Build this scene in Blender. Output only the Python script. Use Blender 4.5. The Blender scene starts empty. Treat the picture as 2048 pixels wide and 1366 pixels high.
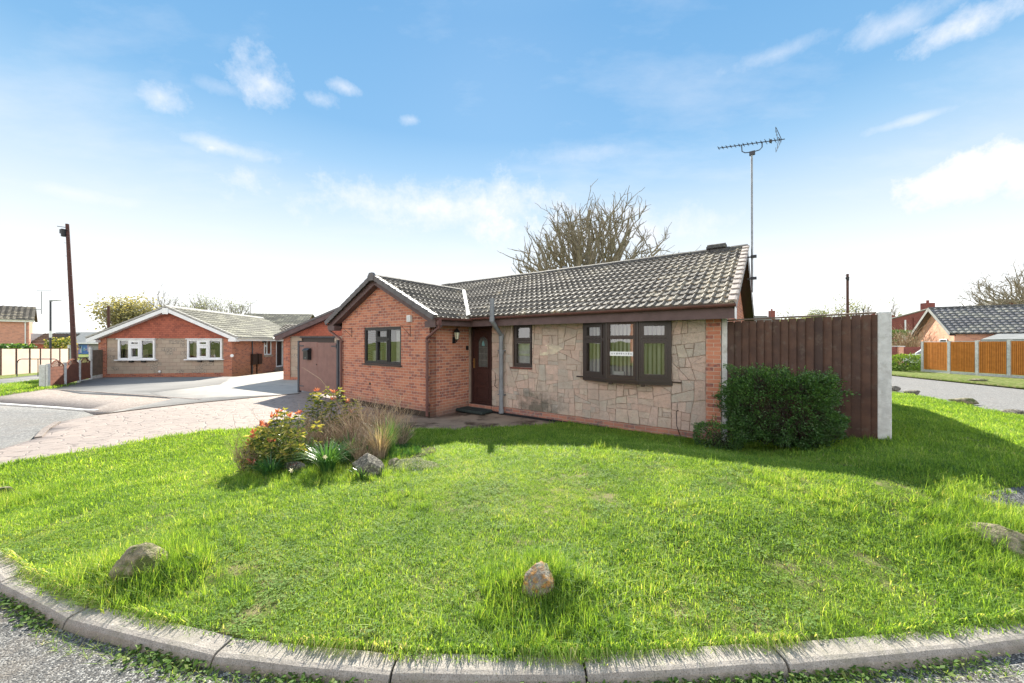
import bpy, bmesh, math, random
import numpy as np
from mathutils import Vector, Matrix, noise as mnoise

# ------------------------------------------------------------------ camera, sky, sun, exposure
SC = bpy.context.scene
CAMZ, F, CX, CY = 1.9, 735.0, 1024.0, 683.0
cd = bpy.data.cameras.new("camera"); cam = bpy.data.objects.new("camera", cd)
SC.collection.objects.link(cam); SC.camera = cam
cam.location = (0, 0, CAMZ); cam.rotation_euler = (math.radians(90), 0, 0)
cd.sensor_width = 36; cd.lens = F / 2048 * 36; cd.clip_start = .05; cd.clip_end = 3000

SUN_AZ, SUN_EL = math.radians(-2.8), math.radians(37)
SKY_STRENGTH = 0.62
SUN_STRENGTH = 5.0
SC.view_settings.view_transform = 'Standard'; SC.view_settings.look = 'None'
SC.view_settings.exposure = 1.45; SC.view_settings.gamma = 1
SC.cycles.max_bounces = 7; SC.cycles.diffuse_bounces = 3; SC.cycles.glossy_bounces = 3; SC.cycles.transparent_max_bounces = 8

sd = bpy.data.lights.new("sun", 'SUN'); sd.energy = SUN_STRENGTH; sd.angle = math.radians(.5); sd.color = (1, .94, .82)
sun = bpy.data.objects.new("sun", sd); SC.collection.objects.link(sun)
sun.rotation_euler = Vector((-math.sin(SUN_AZ) * math.cos(SUN_EL), -math.cos(SUN_AZ) * math.cos(SUN_EL), -math.sin(SUN_EL))).to_track_quat('-Z', 'Y').to_euler()
sun.location = (0, 0, 30)


def N(nt, typ, **kw):
    n = nt.nodes.new(typ)
    for k, v in kw.items():
        if k.startswith('i_'):
            key = k[2:]
            n.inputs[int(key) if key.isdigit() else key.replace('_', ' ')].default_value = v
        else:
            setattr(n, k, v)
    return n


def LK(nt, a, b): nt.links.new(a, b)


def math_(nt, op, a, b=None, c=None, clamp=False):
    n = nt.nodes.new('ShaderNodeMath'); n.operation = op; n.use_clamp = clamp
    for i, x in enumerate((a, b, c)):
        if x is None: continue
        if isinstance(x, (int, float)): n.inputs[i].default_value = x
        else: nt.links.new(x, n.inputs[i])
    return n.outputs[0]


def mixc(nt, fac, a, b, mode='MIX'):
    n = nt.nodes.new('ShaderNodeMix'); n.data_type = 'RGBA'; n.blend_type = mode
    for i, x in ((0, fac), (6, a), (7, b)):
        if isinstance(x, (int, float)): n.inputs[i].default_value = x
        elif isinstance(x, tuple): n.inputs[i].default_value = (*x[:3], 1)
        else: nt.links.new(x, n.inputs[i])
    return n.outputs[2]


def ramp(nt, fac, stops, interp='LINEAR'):
    n = nt.nodes.new('ShaderNodeValToRGB'); cr = n.color_ramp; cr.interpolation = interp
    while len(cr.elements) < len(stops): cr.elements.new(.5)
    for e, (p, c) in zip(cr.elements, stops):
        e.position = p; e.color = (c, c, c, 1) if isinstance(c, (int, float)) else (*c, 1)
    nt.links.new(fac, n.inputs[0]); return n.outputs[0]


def build_world():
    w = bpy.data.worlds.new("World"); SC.world = w; w.use_nodes = True; nt = w.node_tree; nt.nodes.clear()
    out = N(nt, 'ShaderNodeOutputWorld'); bg = N(nt, 'ShaderNodeBackground')
    LK(nt, bg.outputs[0], out.inputs[0])
    tc = N(nt, 'ShaderNodeTexCoord'); sep = N(nt, 'ShaderNodeSeparateXYZ'); LK(nt, tc.outputs['Generated'], sep.inputs[0])
    sky = N(nt, 'ShaderNodeTexSky'); sky.sky_type = 'NISHITA'; sky.sun_disc = False
    sky.sun_elevation = SUN_EL; sky.sun_rotation = SUN_AZ; sky.dust_density = .2; sky.air_density = 1.2; sky.ozone_density = 2
    skyc = mixc(nt, 1.0, sky.outputs[0], (.09, .09, .09), 'MULTIPLY')
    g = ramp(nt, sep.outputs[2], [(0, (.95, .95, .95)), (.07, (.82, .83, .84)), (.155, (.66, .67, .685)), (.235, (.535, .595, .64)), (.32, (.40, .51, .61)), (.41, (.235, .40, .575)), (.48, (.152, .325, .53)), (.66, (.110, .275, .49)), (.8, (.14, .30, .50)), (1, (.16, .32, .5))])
    col = mixc(nt, .9, skyc, g)
    # fill glow added in the unseen sky behind the camera, brightens the shaded facade
    rear_fill = math_(nt, 'MULTIPLY', ramp(nt, math_(nt, 'MULTIPLY', sep.outputs[1], -1), [(.0, 0), (.35, 1)]), ramp(nt, sep.outputs[2], [(.45, 1), (.85, 0)]))
    col = mixc(nt, rear_fill, col, (1.36, 1.33, 1.30))
    # wisps: cloud layer seen on a flat sheet far above, so it closes up towards the horizon
    zz = math_(nt, 'ADD', math_(nt, 'MAXIMUM', sep.outputs[2], 0), .12)
    cb = N(nt, 'ShaderNodeCombineXYZ'); LK(nt, math_(nt, 'DIVIDE', sep.outputs[0], zz), cb.inputs[0]); LK(nt, math_(nt, 'DIVIDE', sep.outputs[1], zz), cb.inputs[1])
    mp = N(nt, 'ShaderNodeMapping'); mp.inputs['Scale'].default_value = (.8, 1.5, 1); mp.inputs['Location'].default_value = (2.3, .7, 0); LK(nt, cb.outputs[0], mp.inputs[0])
    nz = N(nt, 'ShaderNodeTexNoise', i_Scale=1.3, i_Detail=9, i_Roughness=.62); LK(nt, mp.outputs[0], nz.inputs['Vector'])
    wis = math_(nt, 'MULTIPLY', ramp(nt, nz.outputs[0], [(.5, 0), (.8, 1)]), .38)
    # single clouds by direction
    n2 = N(nt, 'ShaderNodeTexNoise', i_Scale=13, i_Detail=9, i_Roughness=.68); LK(nt, tc.outputs['Generated'], n2.inputs['Vector'])
    n3 = N(nt, 'ShaderNodeTexNoise', i_Scale=3.6, i_Detail=6, i_Roughness=.6); LK(nt, tc.outputs['Generated'], n3.inputs['Vector'])
    total = wis
    # (pixel-free) centre azimuth, elevation, half width, half height in direction units, strength, hardness
    for (az, el, sx, sz, k) in ((-33.9, 30.4, .075, .042, .85), (-43.8, 25.6, .036, .032, .75), (-38, 28.5, .05, .014, .3), (-24.4, 32.2, .045, .014, .65), (-27.6, 30.3, .045, .018, .6),
                                (-15.5, 30.2, .028, .012, .5), (51.8, 15.2, .115, .044, 2.6), (50.9, 28.3, .065, .022, .9), (46.5, 30.8, .06, .02, .5),
                                (35.6, 32.4, .08, .012, .35), (-38, 22.6, .12, .014, .5), (-12, 19.5, .34, .07, 1.0), (12, 16, .3, .06, .9), (10, 26.5, .14, .02, .25), (47.5, 22.2, .06, .008, .5), (-50, 14.5, .1, .014, .6), (14, 19, .2, .02, .4)):
        a, e = math.radians(az), math.radians(el)
        c = (math.sin(a) * math.cos(e), math.cos(a) * math.cos(e), math.sin(e))
        t = (math.cos(a), -math.sin(a), 0)
        sub = N(nt, 'ShaderNodeVectorMath', operation='SUBTRACT'); LK(nt, tc.outputs['Generated'], sub.inputs[0]); sub.inputs[1].default_value = c
        dt = N(nt, 'ShaderNodeVectorMath', operation='DOT_PRODUCT'); LK(nt, sub.outputs[0], dt.inputs[0]); dt.inputs[1].default_value = t
        s2 = N(nt, 'ShaderNodeSeparateXYZ'); LK(nt, sub.outputs[0], s2.inputs[0])
        fx = math_(nt, 'POWER', math_(nt, 'ABSOLUTE', math_(nt, 'DIVIDE', dt.outputs['Value'], sx)), 2)
        fz = math_(nt, 'POWER', math_(nt, 'ABSOLUTE', math_(nt, 'DIVIDE', s2.outputs[2], sz)), 2)
        far = N(nt, 'ShaderNodeVectorMath', operation='LENGTH'); LK(nt, sub.outputs[0], far.inputs[0])
        near = math_(nt, 'LESS_THAN', far.outputs['Value'], .7)
        r = math_(nt, 'SQRT', math_(nt, 'ADD', fx, fz))
        nn = math_(nt, 'ADD', math_(nt, 'MULTIPLY', math_(nt, 'SUBTRACT', n2.outputs[0], .5), 2.6), math_(nt, 'MULTIPLY', math_(nt, 'SUBTRACT', n3.outputs[0], .5), 1.8))
        m = math_(nt, 'ADD', math_(nt, 'SUBTRACT', 1, r), nn)
        hard = 2.6 if k > 2 else .9
        m = math_(nt, 'MULTIPLY', m, hard, clamp=True)
        m = math_(nt, 'MULTIPLY', math_(nt, 'MULTIPLY', m, near), min(k, 1.0))
        total = math_(nt, 'ADD', total, m)
    total = math_(nt, 'MINIMUM', total, .97)
    above = ramp(nt, sep.outputs[2], [(0, 0), (.03, 1)])
    total = math_(nt, 'MULTIPLY', total, above)
    total = math_(nt, 'MULTIPLY', total, math_(nt, 'SUBTRACT', 1, rear_fill))
    col = mixc(nt, total, col, (.60, .62, .66))
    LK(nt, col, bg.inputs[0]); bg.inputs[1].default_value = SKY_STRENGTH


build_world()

# ------------------------------------------------------------------ terrain and placement
TH = math.radians(-35.93656)
XA = np.array([.80966736, -.58688906]); VA = np.array([.58688906, .80966736]); CC = np.array([3.85533981, 6.77912621])


def LW(x, y):                       # bungalow's own frame -> world
    p = CC + XA * x + VA * y; return float(p[0]), float(p[1])


def WL(x, y):
    d = np.array([x, y]) - CC; return float(d @ XA), float(d @ VA)


def S(t):
    t = min(1., max(0., t)); return t * t * (3 - 2 * t)


MOUNDS = ((.22, 2.33, .30, .13), (-2.55, 2.55, .42, .10), (4.3, 2.85, .6, .14))


def T(x, y):                        # height of the land
    R = math.hypot(x, y)
    b = .25 * (1 - S((R - 4) / 4.5)) + .1 * S((x - 6) / 5) - .5 * S((R - 26) / 24) * S(-x / 10)
    lx, ly = WL(x, y)
    q = max(-ly - .7, lx - .15)
    dk = 12 - math.hypot(x - .65, y - 13.8)
    m = S(q / 2.2) * S((x + .8) / 3) * (1 - S((x - 6) / 7)) * S((dk - .1) / 1.4)
    b += max(0, .42 + .15 * math.exp(-((x - 4.5) ** 2 / 2.4 + (y - 3.9) ** 2 / 1.3)) - b) * m
    for mx, my, w, h in MOUNDS:      # hummocks with a steep bank towards the kerb
        dx, dy = (x - mx) / w, y - my
        if abs(dx) < 3 and abs(dy) < 1.2: b += h * math.exp(-dx * dx) * (S((dy + .13) / .16) * math.exp(-max(0, dy) ** 2 / .12))
    return b


def G(px, py, dz=0.):               # point of the land met by a sight line
    X = (px - CX) / F; k = (py - CY) / F; Y = 2.
    z = .2
    for _ in range(60):
        Yn = (CAMZ - z) / k; Y = Y * .5 + Yn * .5
        z = T(X * Y, Y) + dz
    return X * Y, Y, z


def G2(px, py, dz=0.): return G(px, py, dz)[:2]
def Wx(px, Y): return (px - CX) / F * Y
def Wz(py, Y): return CAMZ - (py - CY) / F * Y
def rnd(a, b): return random.uniform(a, b)

# ------------------------------------------------------------------ object helpers
COL = SC.collection


def tag(o, label=None, cat=None, group=None, kind=None):
    if label: o['label'] = label
    if cat: o['category'] = cat
    if group: o['group'] = group
    if kind: o['kind'] = kind
    return o


def thing(name, label, cat, loc=(0, 0, 0), rz=0., group=None):
    o = bpy.data.objects.new(name, None); COL.objects.link(o); o.empty_display_size = .2
    o.location = loc; o.rotation_euler = (0, 0, rz)
    return tag(o, label, cat, group)


def copy_tree(o, parent=None):
    c = o.copy(); COL.objects.link(c); c.parent = parent
    for ch in list(o.children): copy_tree(ch, c)
    return c


class MB:
    def __init__(s): s.v = []; s.f = []; s.t = []
    def poly(s, pts, t=0.):
        b = len(s.v); s.v.extend([tuple(p) for p in pts]); s.f.append(tuple(range(b, b + len(pts)))); s.t.append(t); return s
    def faces(s, vs, fs, t=0.):
        b = len(s.v); s.v.extend([tuple(p) for p in vs])
        for i, f in enumerate(fs): s.f.append(tuple(b + k for k in f)); s.t.append(t[i] if isinstance(t, list) else t)
        return s
    def box(s, x0, y0, z0, x1, y1, z1, t=0.):
        x0, x1 = min(x0, x1), max(x0, x1); y0, y1 = min(y0, y1), max(y0, y1); z0, z1 = min(z0, z1), max(z0, z1)
        v = [(x0, y0, z0), (x1, y0, z0), (x1, y1, z0), (x0, y1, z0), (x0, y0, z1), (x1, y0, z1), (x1, y1, z1), (x0, y1, z1)]
        return s.faces(v, [(3, 2, 1, 0), (4, 5, 6, 7), (0, 1, 5, 4), (1, 2, 6, 5), (2, 3, 7, 6), (3, 0, 4, 7)], t)
    def prism(s, prof, p0, p1, side, up, t=0., caps=True):   # 2-D outline swept from p0 to p1
        p0, p1, side, up = Vector(p0), Vector(p1), Vector(side).normalized(), Vector(up).normalized()
        n = len(prof); v = [p0 + side * a + up * b for a, b in prof] + [p1 + side * a + up * b for a, b in prof]
        f = [(i, (i + 1) % n, n + (i + 1) % n, n + i) for i in range(n)]
        if caps: f += [tuple(range(n))[::-1], tuple(range(n, 2 * n))]
        return s.faces(v, f, t)
    def tube(s, pts, radii, n=6, t=0., caps=True):
        pts = [Vector(p) for p in pts]
        if isinstance(radii, (int, float)): radii = [radii] * len(pts)
        v = []; ref = Vector((0, 0, 1))
        for i, p in enumerate(pts):
            d = (pts[min(i + 1, len(pts) - 1)] - pts[max(i - 1, 0)])
            if d.length < 1e-9: d = Vector((0, 0, 1))
            d.normalize()
            if abs(d.dot(ref)) > .95: ref = Vector((1, 0, 0)) if abs(d.x) < .9 else Vector((0, 1, 0))
            a = d.cross(ref).normalized(); b = d.cross(a)
            ref = b if abs(d.dot(b)) < .9 else ref
            ref = -b
            for k in range(n):
                an = 2 * math.pi * k / n; v.append(p + (a * math.cos(an) + b * math.sin(an)) * radii[i])
        f = []
        for i in range(len(pts) - 1):
            for k in range(n):
                k2 = (k + 1) % n; f.append((i * n + k, i * n + k2, (i + 1) * n + k2, (i + 1) * n + k))
        if caps and n > 2: f += [tuple(range(n))[::-1], tuple(range((len(pts) - 1) * n, len(pts) * n))]
        return s.faces(v, f, t)
    def cyl(s, p0, p1, r, n=12, t=0.): return s.tube([p0, p1], [r, r], n, t)
    def build(s, name, m, parent=None, smooth=False, uv=True):
        me = bpy.data.meshes.new(name); me.from_pydata(s.v, [], s.f)
        if any(s.t):
            a = me.attributes.new('tint', 'FLOAT', 'FACE'); a.data.foreach_set('value', np.array(s.t, dtype=np.float32))
        if uv: autouv(me)
        if smooth: me.polygons.foreach_set('use_smooth', [True] * len(me.polygons))
        me.materials.append(m); me.update()
        o = bpy.data.objects.new(name, me); COL.objects.link(o)
        if parent: o.parent = parent
        return o


def autouv(me):
    if not me.polygons: return
    uvl = me.uv_layers.new(name='UVMap'); n = len(me.loops)
    co = np.empty(len(me.vertices) * 3, dtype=np.float32); me.vertices.foreach_get('co', co); co = co.reshape(-1, 3)
    li = np.empty(n, dtype=np.int32); me.loops.foreach_get('vertex_index', li)
    nm = np.empty(len(me.polygons) * 3, dtype=np.float32); me.polygons.foreach_get('normal', nm); nm = nm.reshape(-1, 3)
    lt = np.empty(len(me.polygons), dtype=np.int32); me.polygons.foreach_get('loop_total', lt)
    pn = np.repeat(nm, lt, axis=0); P = co[li]
    flat = np.abs(pn[:, 2]) > .9
    tx, ty = -pn[:, 1], pn[:, 0]; L = np.sqrt(tx * tx + ty * ty) + 1e-9; tx, ty = tx / L, ty / L
    sgn = np.where(np.abs(tx) > np.abs(ty), np.sign(tx), np.sign(ty)); tx, ty = tx * sgn, ty * sgn
    u = np.where(flat, P[:, 0], P[:, 0] * tx + P[:, 1] * ty); v = np.where(flat, P[:, 1], P[:, 2])
    uvl.data.foreach_set('uv', np.stack([u, v], 1).astype(np.float32).ravel())


def bevel(o, w=.005, seg=1):
    m = o.modifiers.new('bevel', 'BEVEL'); m.width = w; m.segments = seg; m.limit_method = 'ANGLE'; return o

# ------------------------------------------------------------------ materials
def newmat(name):
    m = bpy.data.materials.new(name); m.use_nodes = True; nt = m.node_tree
    return m, nt, nt.nodes['Principled BSDF']


def bumpn(nt, h, strength, dist=.02, normal=None):
    b = N(nt, 'ShaderNodeBump'); b.inputs['Strength'].default_value = strength; b.inputs['Distance'].default_value = dist
    LK(nt, h, b.inputs['Height'])
    if normal is not None: LK(nt, normal, b.inputs['Normal'])
    return b.outputs[0]


def noise(nt, scale, detail=5, rough=.55, coord='Object', dist=0.):
    tc = N(nt, 'ShaderNodeTexCoord'); n = N(nt, 'ShaderNodeTexNoise'); n.inputs['Scale'].default_value = scale
    n.inputs['Detail'].default_value = detail; n.inputs['Roughness'].default_value = rough; n.inputs['Distortion'].default_value = dist
    LK(nt, tc.outputs[coord], n.inputs['Vector']); return n.outputs[0]


def mat(name, c1, c2=None, scale=4., rough=.75, bump=.15, bscale=60., bdist=.004, spec=.3, metal=0., lo=.35, hi=.65, c3=None, s3=1.2, t3=(.55, .7), coat=0., tint=None):
    m, nt, b = newmat(name); c2 = c2 or tuple(x * .75 for x in c1)
    col = mixc(nt, ramp(nt, noise(nt, scale), [(lo, 0), (hi, 1)]), c1, c2)
    if tint:
        at = N(nt, 'ShaderNodeAttribute', attribute_name='tint'); col = mixc(nt, at.outputs['Fac'], col, tint)
    if c3: col = mixc(nt, ramp(nt, noise(nt, s3, 7, .65), [(t3[0], 0), (t3[1], 1)]), col, c3)
    LK(nt, col, b.inputs['Base Color']); b.inputs['Roughness'].default_value = rough; b.inputs['Metallic'].default_value = metal
    b.inputs['Specular IOR Level'].default_value = spec; b.inputs['Coat Weight'].default_value = coat
    if bump: LK(nt, bumpn(nt, noise(nt, bscale, 4), bump, bdist), b.inputs['Normal'])
    return m


def brickmat(name, a, b_, mortar, dark=(.16, .07, .06), darkamt=.25, w=.225, h=.075, soil=None):
    m, nt, b = newmat(name); tc = N(nt, 'ShaderNodeTexCoord')
    wob = N(nt, 'ShaderNodeTexNoise'); wob.inputs['Scale'].default_value = 9; LK(nt, tc.outputs['UV'], wob.inputs['Vector'])
    add = N(nt, 'ShaderNodeVectorMath', operation='MULTIPLY_ADD'); LK(nt, wob.outputs['Color'], add.inputs[0]); add.inputs[1].default_value = (.006, .006, 0); LK(nt, tc.outputs['UV'], add.inputs[2])
    def br(c1, c2, mo, ms=.010):
        t = N(nt, 'ShaderNodeTexBrick'); LK(nt, add.outputs[0], t.inputs['Vector']); t.offset = .5
        t.inputs['Color1'].default_value = (*c1, 1); t.inputs['Color2'].default_value = (*c2, 1); t.inputs['Mortar'].default_value = (*mo, 1)
        t.inputs['Scale'].default_value = 1; t.inputs['Brick Width'].default_value = w; t.inputs['Row Height'].default_value = h
        t.inputs['Mortar Size'].default_value = ms * .5; t.inputs['Mortar Smooth'].default_value = .25; t.inputs['Bias'].default_value = 0
        return t
    t = br((0, 0, 0), (1, 1, 1), (.5, .5, .5))
    rn = t.outputs['Color']
    c = mixc(nt, rn, a, b_)
    dk = ramp(nt, rn, [(1 - darkamt - .02, 0), (1 - darkamt + .02, 1)])
    smear = ramp(nt, noise(nt, 14, 4, .6, 'UV'), [(.42, 0), (.6, 1)])
    c = mixc(nt, math_(nt, 'MULTIPLY', dk, smear), c, dark)
    c = mixc(nt, math_(nt, 'MULTIPLY', ramp(nt, noise(nt, 60, 4, .7, 'UV'), [(.4, 0), (.75, 1)]), .35), c, dark)
    c = mixc(nt, math_(nt, 'MULTIPLY', ramp(nt, noise(nt, 2.2, 5, .6, 'UV'), [(.45, 0), (.7, 1)]), .25), c, tuple(min(1, x * 1.5) for x in a))
    c = mixc(nt, t.outputs['Fac'], c, mortar)
    if soil:
        sp = N(nt, 'ShaderNodeSeparateXYZ'); LK(nt, tc.outputs['UV'], sp.inputs[0])
        hgt = math_(nt, 'ADD', sp.outputs[1], math_(nt, 'MULTIPLY', noise(nt, 5, 5, .6, 'UV'), .35))
        c = mixc(nt, ramp(nt, hgt, [(.22, .7), (.5, 0)]), c, soil)
    LK(nt, c, b.inputs['Base Color']); b.inputs['Roughness'].default_value = .88; b.inputs['Specular IOR Level'].default_value = .2
    hh = math_(nt, 'SUBTRACT', math_(nt, 'MULTIPLY', noise(nt, 90, 5, .7, 'UV'), .35), t.outputs['Fac'])
    LK(nt, bumpn(nt, hh, .8, .006), b.inputs['Normal']); return m


def foliage(name, stops, trans=.35, rough=.55, spec=.25):
    m, nt, b = newmat(name); at = N(nt, 'ShaderNodeAttribute', attribute_name='tint')
    oi = N(nt, 'ShaderNodeObjectInfo')
    f = math_(nt, 'ADD', at.outputs['Fac'], math_(nt, 'MULTIPLY', math_(nt, 'SUBTRACT', oi.outputs['Random'], .5), .18), clamp=True)
    if name == 'grass blades':
        ge = N(nt, 'ShaderNodeNewGeometry'); pn = N(nt, 'ShaderNodeTexNoise', i_Scale=1.4, i_Detail=6, i_Roughness=.7); LK(nt, ge.outputs['Position'], pn.inputs['Vector'])
        f = math_(nt, 'ADD', f, math_(nt, 'MULTIPLY', math_(nt, 'SUBTRACT', pn.outputs[0], .53), 1.0), clamp=True)
    c = ramp(nt, f, stops); LK(nt, c, b.inputs['Base Color']); b.inputs['Roughness'].default_value = rough; b.inputs['Specular IOR Level'].default_value = spec
    tr = N(nt, 'ShaderNodeBsdfTranslucent'); c2 = mixc(nt, 1., c, (1.85, 1.6, .65), 'MULTIPLY'); LK(nt, c2, tr.inputs[0])
    mx = N(nt, 'ShaderNodeMixShader'); mx.inputs[0].default_value = trans; LK(nt, b.outputs[0], mx.inputs[1]); LK(nt, tr.outputs[0], mx.inputs[2])
    LK(nt, mx.outputs[0], nt.nodes['Material Output'].inputs[0]); return m


def glassmat(name, refl=1.0, tintc=(.85, .9, .9)):
    m = bpy.data.materials.new(name); m.use_nodes = True; nt = m.node_tree; nt.nodes.clear()
    out = N(nt, 'ShaderNodeOutputMaterial'); gl = N(nt, 'ShaderNodeBsdfGlossy'); gl.inputs['Roughness'].default_value = .01
    tr = N(nt, 'ShaderNodeBsdfTransparent'); tr.inputs[0].default_value = (*tintc, 1)
    fr = N(nt, 'ShaderNodeFresnel'); fr.inputs[0].default_value = 1.9
    mx = N(nt, 'ShaderNodeMixShader'); LK(nt, math_(nt, 'MULTIPLY', math_(nt, 'MULTIPLY', fr.outputs[0], 1.8), refl, clamp=True), mx.inputs[0])
    wv = N(nt, 'ShaderNodeTexNoise', i_Scale=1.5); tc = N(nt, 'ShaderNodeTexCoord'); LK(nt, tc.outputs['Object'], wv.inputs['Vector'])
    bp = bumpn(nt, wv.outputs[0], .25, .01); LK(nt, bp, gl.inputs['Normal'])
    LK(nt, tr.outputs[0], mx.inputs[1]); LK(nt, gl.outputs[0], mx.inputs[2]); LK(nt, mx.outputs[0], out.inputs[0]); return m


def tilemat(name, base, dark, moss, lich, mossamt=.5):
    m, nt, b = newmat(name); at = N(nt, 'ShaderNodeAttribute', attribute_name='tint')
    c = mixc(nt, ramp(nt, noise(nt, 7, 6, .6), [(.3, 0), (.7, 1)]), base, dark)
    sep = N(nt, 'ShaderNodeMath', operation='FRACT'); LK(nt, at.outputs['Fac'], sep.inputs[0])
    c = mixc(nt, math_(nt, 'MULTIPLY', sep.outputs[0], .5), c, tuple(x * 1.45 for x in base))
    mo = math_(nt, 'FLOOR', at.outputs['Fac'])      # 1 = strongly mossed tile
    thr = math_(nt, 'ADD', noise(nt, 26, 6, .75), math_(nt, 'MULTIPLY', mo, .085))
    c = mixc(nt, ramp(nt, thr, [(.60 - mossamt * .06, 0), (.66 - mossamt * .06, 1)]), c, moss)
    thr2 = math_(nt, 'ADD', noise(nt, 15, 6, .75, dist=.6), math_(nt, 'MULTIPLY', mo, .07))
    c = mixc(nt, ramp(nt, thr2, [(.63, 0), (.68, 1)]), c, lich)
    LK(nt, c, b.inputs['Base Color']); b.inputs['Roughness'].default_value = .8; b.inputs['Specular IOR Level'].default_value = .3
    LK(nt, bumpn(nt, noise(nt, 60, 5, .7), .5, .006), b.inputs['Normal']); return m


M = {}
M['brick'] = brickmat('red brick', (.50, .215, .13), (.40, .145, .095), (.52, .43, .35), dark=(.20, .095, .085), darkamt=.42, soil=(.17, .13, .11))
M['brick_plinth'] = brickmat('plinth brick', (.42, .19, .13), (.30, .13, .1), (.36, .31, .27), dark=(.15, .11, .11), darkamt=.5)
M['brick2'] = brickmat('neighbour brick', (.46, .17, .095), (.34, .12, .08), (.40, .31, .26), dark=(.17, .07, .06), darkamt=.35)
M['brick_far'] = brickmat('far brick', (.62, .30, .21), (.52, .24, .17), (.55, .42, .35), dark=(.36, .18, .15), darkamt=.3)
M['brick_dark'] = brickmat('far red brick', (.24, .075, .06), (.20, .06, .05), (.22, .12, .1), dark=(.12, .05, .05), darkamt=.3)
M['brick_orange'] = brickmat('orange brick', (.7, .36, .24), (.6, .3, .21), (.62, .45, .36), dark=(.4, .2, .16), darkamt=.15)
M['hung_tile'] = brickmat('hung tile', (.40, .13, .085), (.34, .105, .07), (.16, .06, .045), dark=(.22, .08, .06), darkamt=.3, w=.19, h=.11)
M['mortar'] = mat('mortar', (.40, .29, .23), (.31, .225, .18), 8, .95, .5, 60, .006)


def stonemat():
    m, nt, b = newmat('crazy stone'); at = N(nt, 'ShaderNodeAttribute', attribute_name='tint')
    c = ramp(nt, at.outputs['Fac'], [(0, (.54, .38, .31)), (.3, (.62, .46, .39)), (.5, (.47, .39, .33)), (.7, (.60, .49, .40)), (.86, (.41, .38, .34)), (.93, (.70, .62, .47)), (1, (.76, .69, .52))])
    c = mixc(nt, ramp(nt, noise(nt, 6, 8, .7), [(.38, 0), (.68, .75)]), c, (.38, .30, .25))
    c = mixc(nt, ramp(nt, noise(nt, 3.1, 6, .6), [(.5, 0), (.66, .5)]), c, (.58, .42, .34))
    c = mixc(nt, ramp(nt, noise(nt, 70, 4, .7), [(.5, 0), (.75, .45)]), c, (.62, .55, .47))
    c = mixc(nt, ramp(nt, noise(nt, 1.1, 6, .6), [(.45, 0), (.75, .55)]), c, (.34, .31, .27))
    tc = N(nt, 'ShaderNodeTexCoord'); mp = N(nt, 'ShaderNodeMapping'); mp.vector_type = 'POINT'   # green damp stain low on the wall
    mp.inputs['Location'].default_value = (4.0 * 1.25, 0, -.3 * 2.2); mp.inputs['Scale'].default_value = (1.25, .1, 2.2); LK(nt, tc.outputs['Object'], mp.inputs[0])
    ln = N(nt, 'ShaderNodeVectorMath', operation='LENGTH'); LK(nt, mp.outputs[0], ln.inputs[0])
    st = math_(nt, 'ADD', ln.outputs['Value'], math_(nt, 'MULTIPLY', math_(nt, 'SUBTRACT', noise(nt, 4, 7, .7), .5), 2.4))
    c = mixc(nt, ramp(nt, st, [(.25, .8), (1.1, 0)]), c, (.10, .095, .075))
    c = mixc(nt, math_(nt, 'MULTIPLY', ramp(nt, noise(nt, 3, 6, .7), [(.56, 0), (.68, .6)]), ramp(nt, st, [(.5, 1), (2.2, 0)])), c, (.13, .14, .08))
    LK(nt, c, b.inputs['Base Color']); b.inputs['Roughness'].default_value = .9; b.inputs['Specular IOR Level'].default_value = .2
    LK(nt, bumpn(nt, noise(nt, 20, 8, .72), 1.0, .035), b.inputs['Normal']); return m


M['stone'] = stonemat()
M['stone_far'] = brickmat('neighbour stone', (.36, .28, .22), (.42, .36, .28), (.23, .18, .14), dark=(.2, .17, .15), darkamt=.3, w=.38, h=.21)
M['upvc'] = mat('rosewood plastic', (.032, .018, .015), (.020, .012, .011), 30, .38, .05, 80, .002, .5)
M['upvc_black'] = mat('dark frame', (.030, .028, .030), (.022, .02, .022), 10, .35, 0)
M['barge'] = mat('mauve brown board', (.115, .075, .075), (.085, .055, .055), 6, .55, .15, 40, .002)
M['dryverge'] = mat('grey verge cap', (.14, .13, .135), (.10, .095, .1), 5, .6, .1)
M['gutter'] = mat('brown gutter', (.155, .072, .062), (.11, .05, .045), 5, .4, .05, 30, .002, .4)
M['white'] = mat('white plastic', (.78, .79, .80), (.70, .71, .72), 3, .35, 0)
M['white_rough'] = mat('white cement', (.75, .74, .70), (.6, .59, .55), 12, .9, .5, 40)
M['tile'] = tilemat('roof tile', (.108, .096, .082), (.052, .046, .04), (.33, .30, .23), (.33, .23, .12), .35)
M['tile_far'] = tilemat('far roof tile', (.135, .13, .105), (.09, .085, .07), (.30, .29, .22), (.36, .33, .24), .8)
M['tile_dark'] = tilemat('far dark tile', (.12, .12, .13), (.08, .08, .085), (.3, .3, .25), (.32, .3, .22), .3)
M['ridge'] = mat('ridge tile', (.085, .08, .078), (.055, .052, .05), 9, .85, .4, 40, c3=(.2, .2, .14), s3=12)
M['pipe'] = mat('grey pipe', (.22, .235, .255), (.16, .17, .19), 5, .45, .05)
M['glass'] = glassmat('window glass')
M['glass_soft'] = glassmat('dim glass', .8)
M['dark'] = mat('dark room', (.012, .012, .013), None, 3, .9, 0)
M['room'] = mat('room wall', (.25, .23, .2), None, 3, .9, 0)
M['blind'] = mat('pale blind', (.85, .86, .78), (.8, .8, .72), 5, .8, 0)
M['net'] = mat('net curtain', (.70, .71, .70), (.55, .56, .56), 12, .9, .3, 30)
M['concrete'] = mat('pale concrete', (.60, .61, .60), (.47, .475, .465), 14, .92, 1., 90, .006, c3=(.30, .29, .25), s3=5, t3=(.55, .75))
M['kerb'] = None
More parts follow.
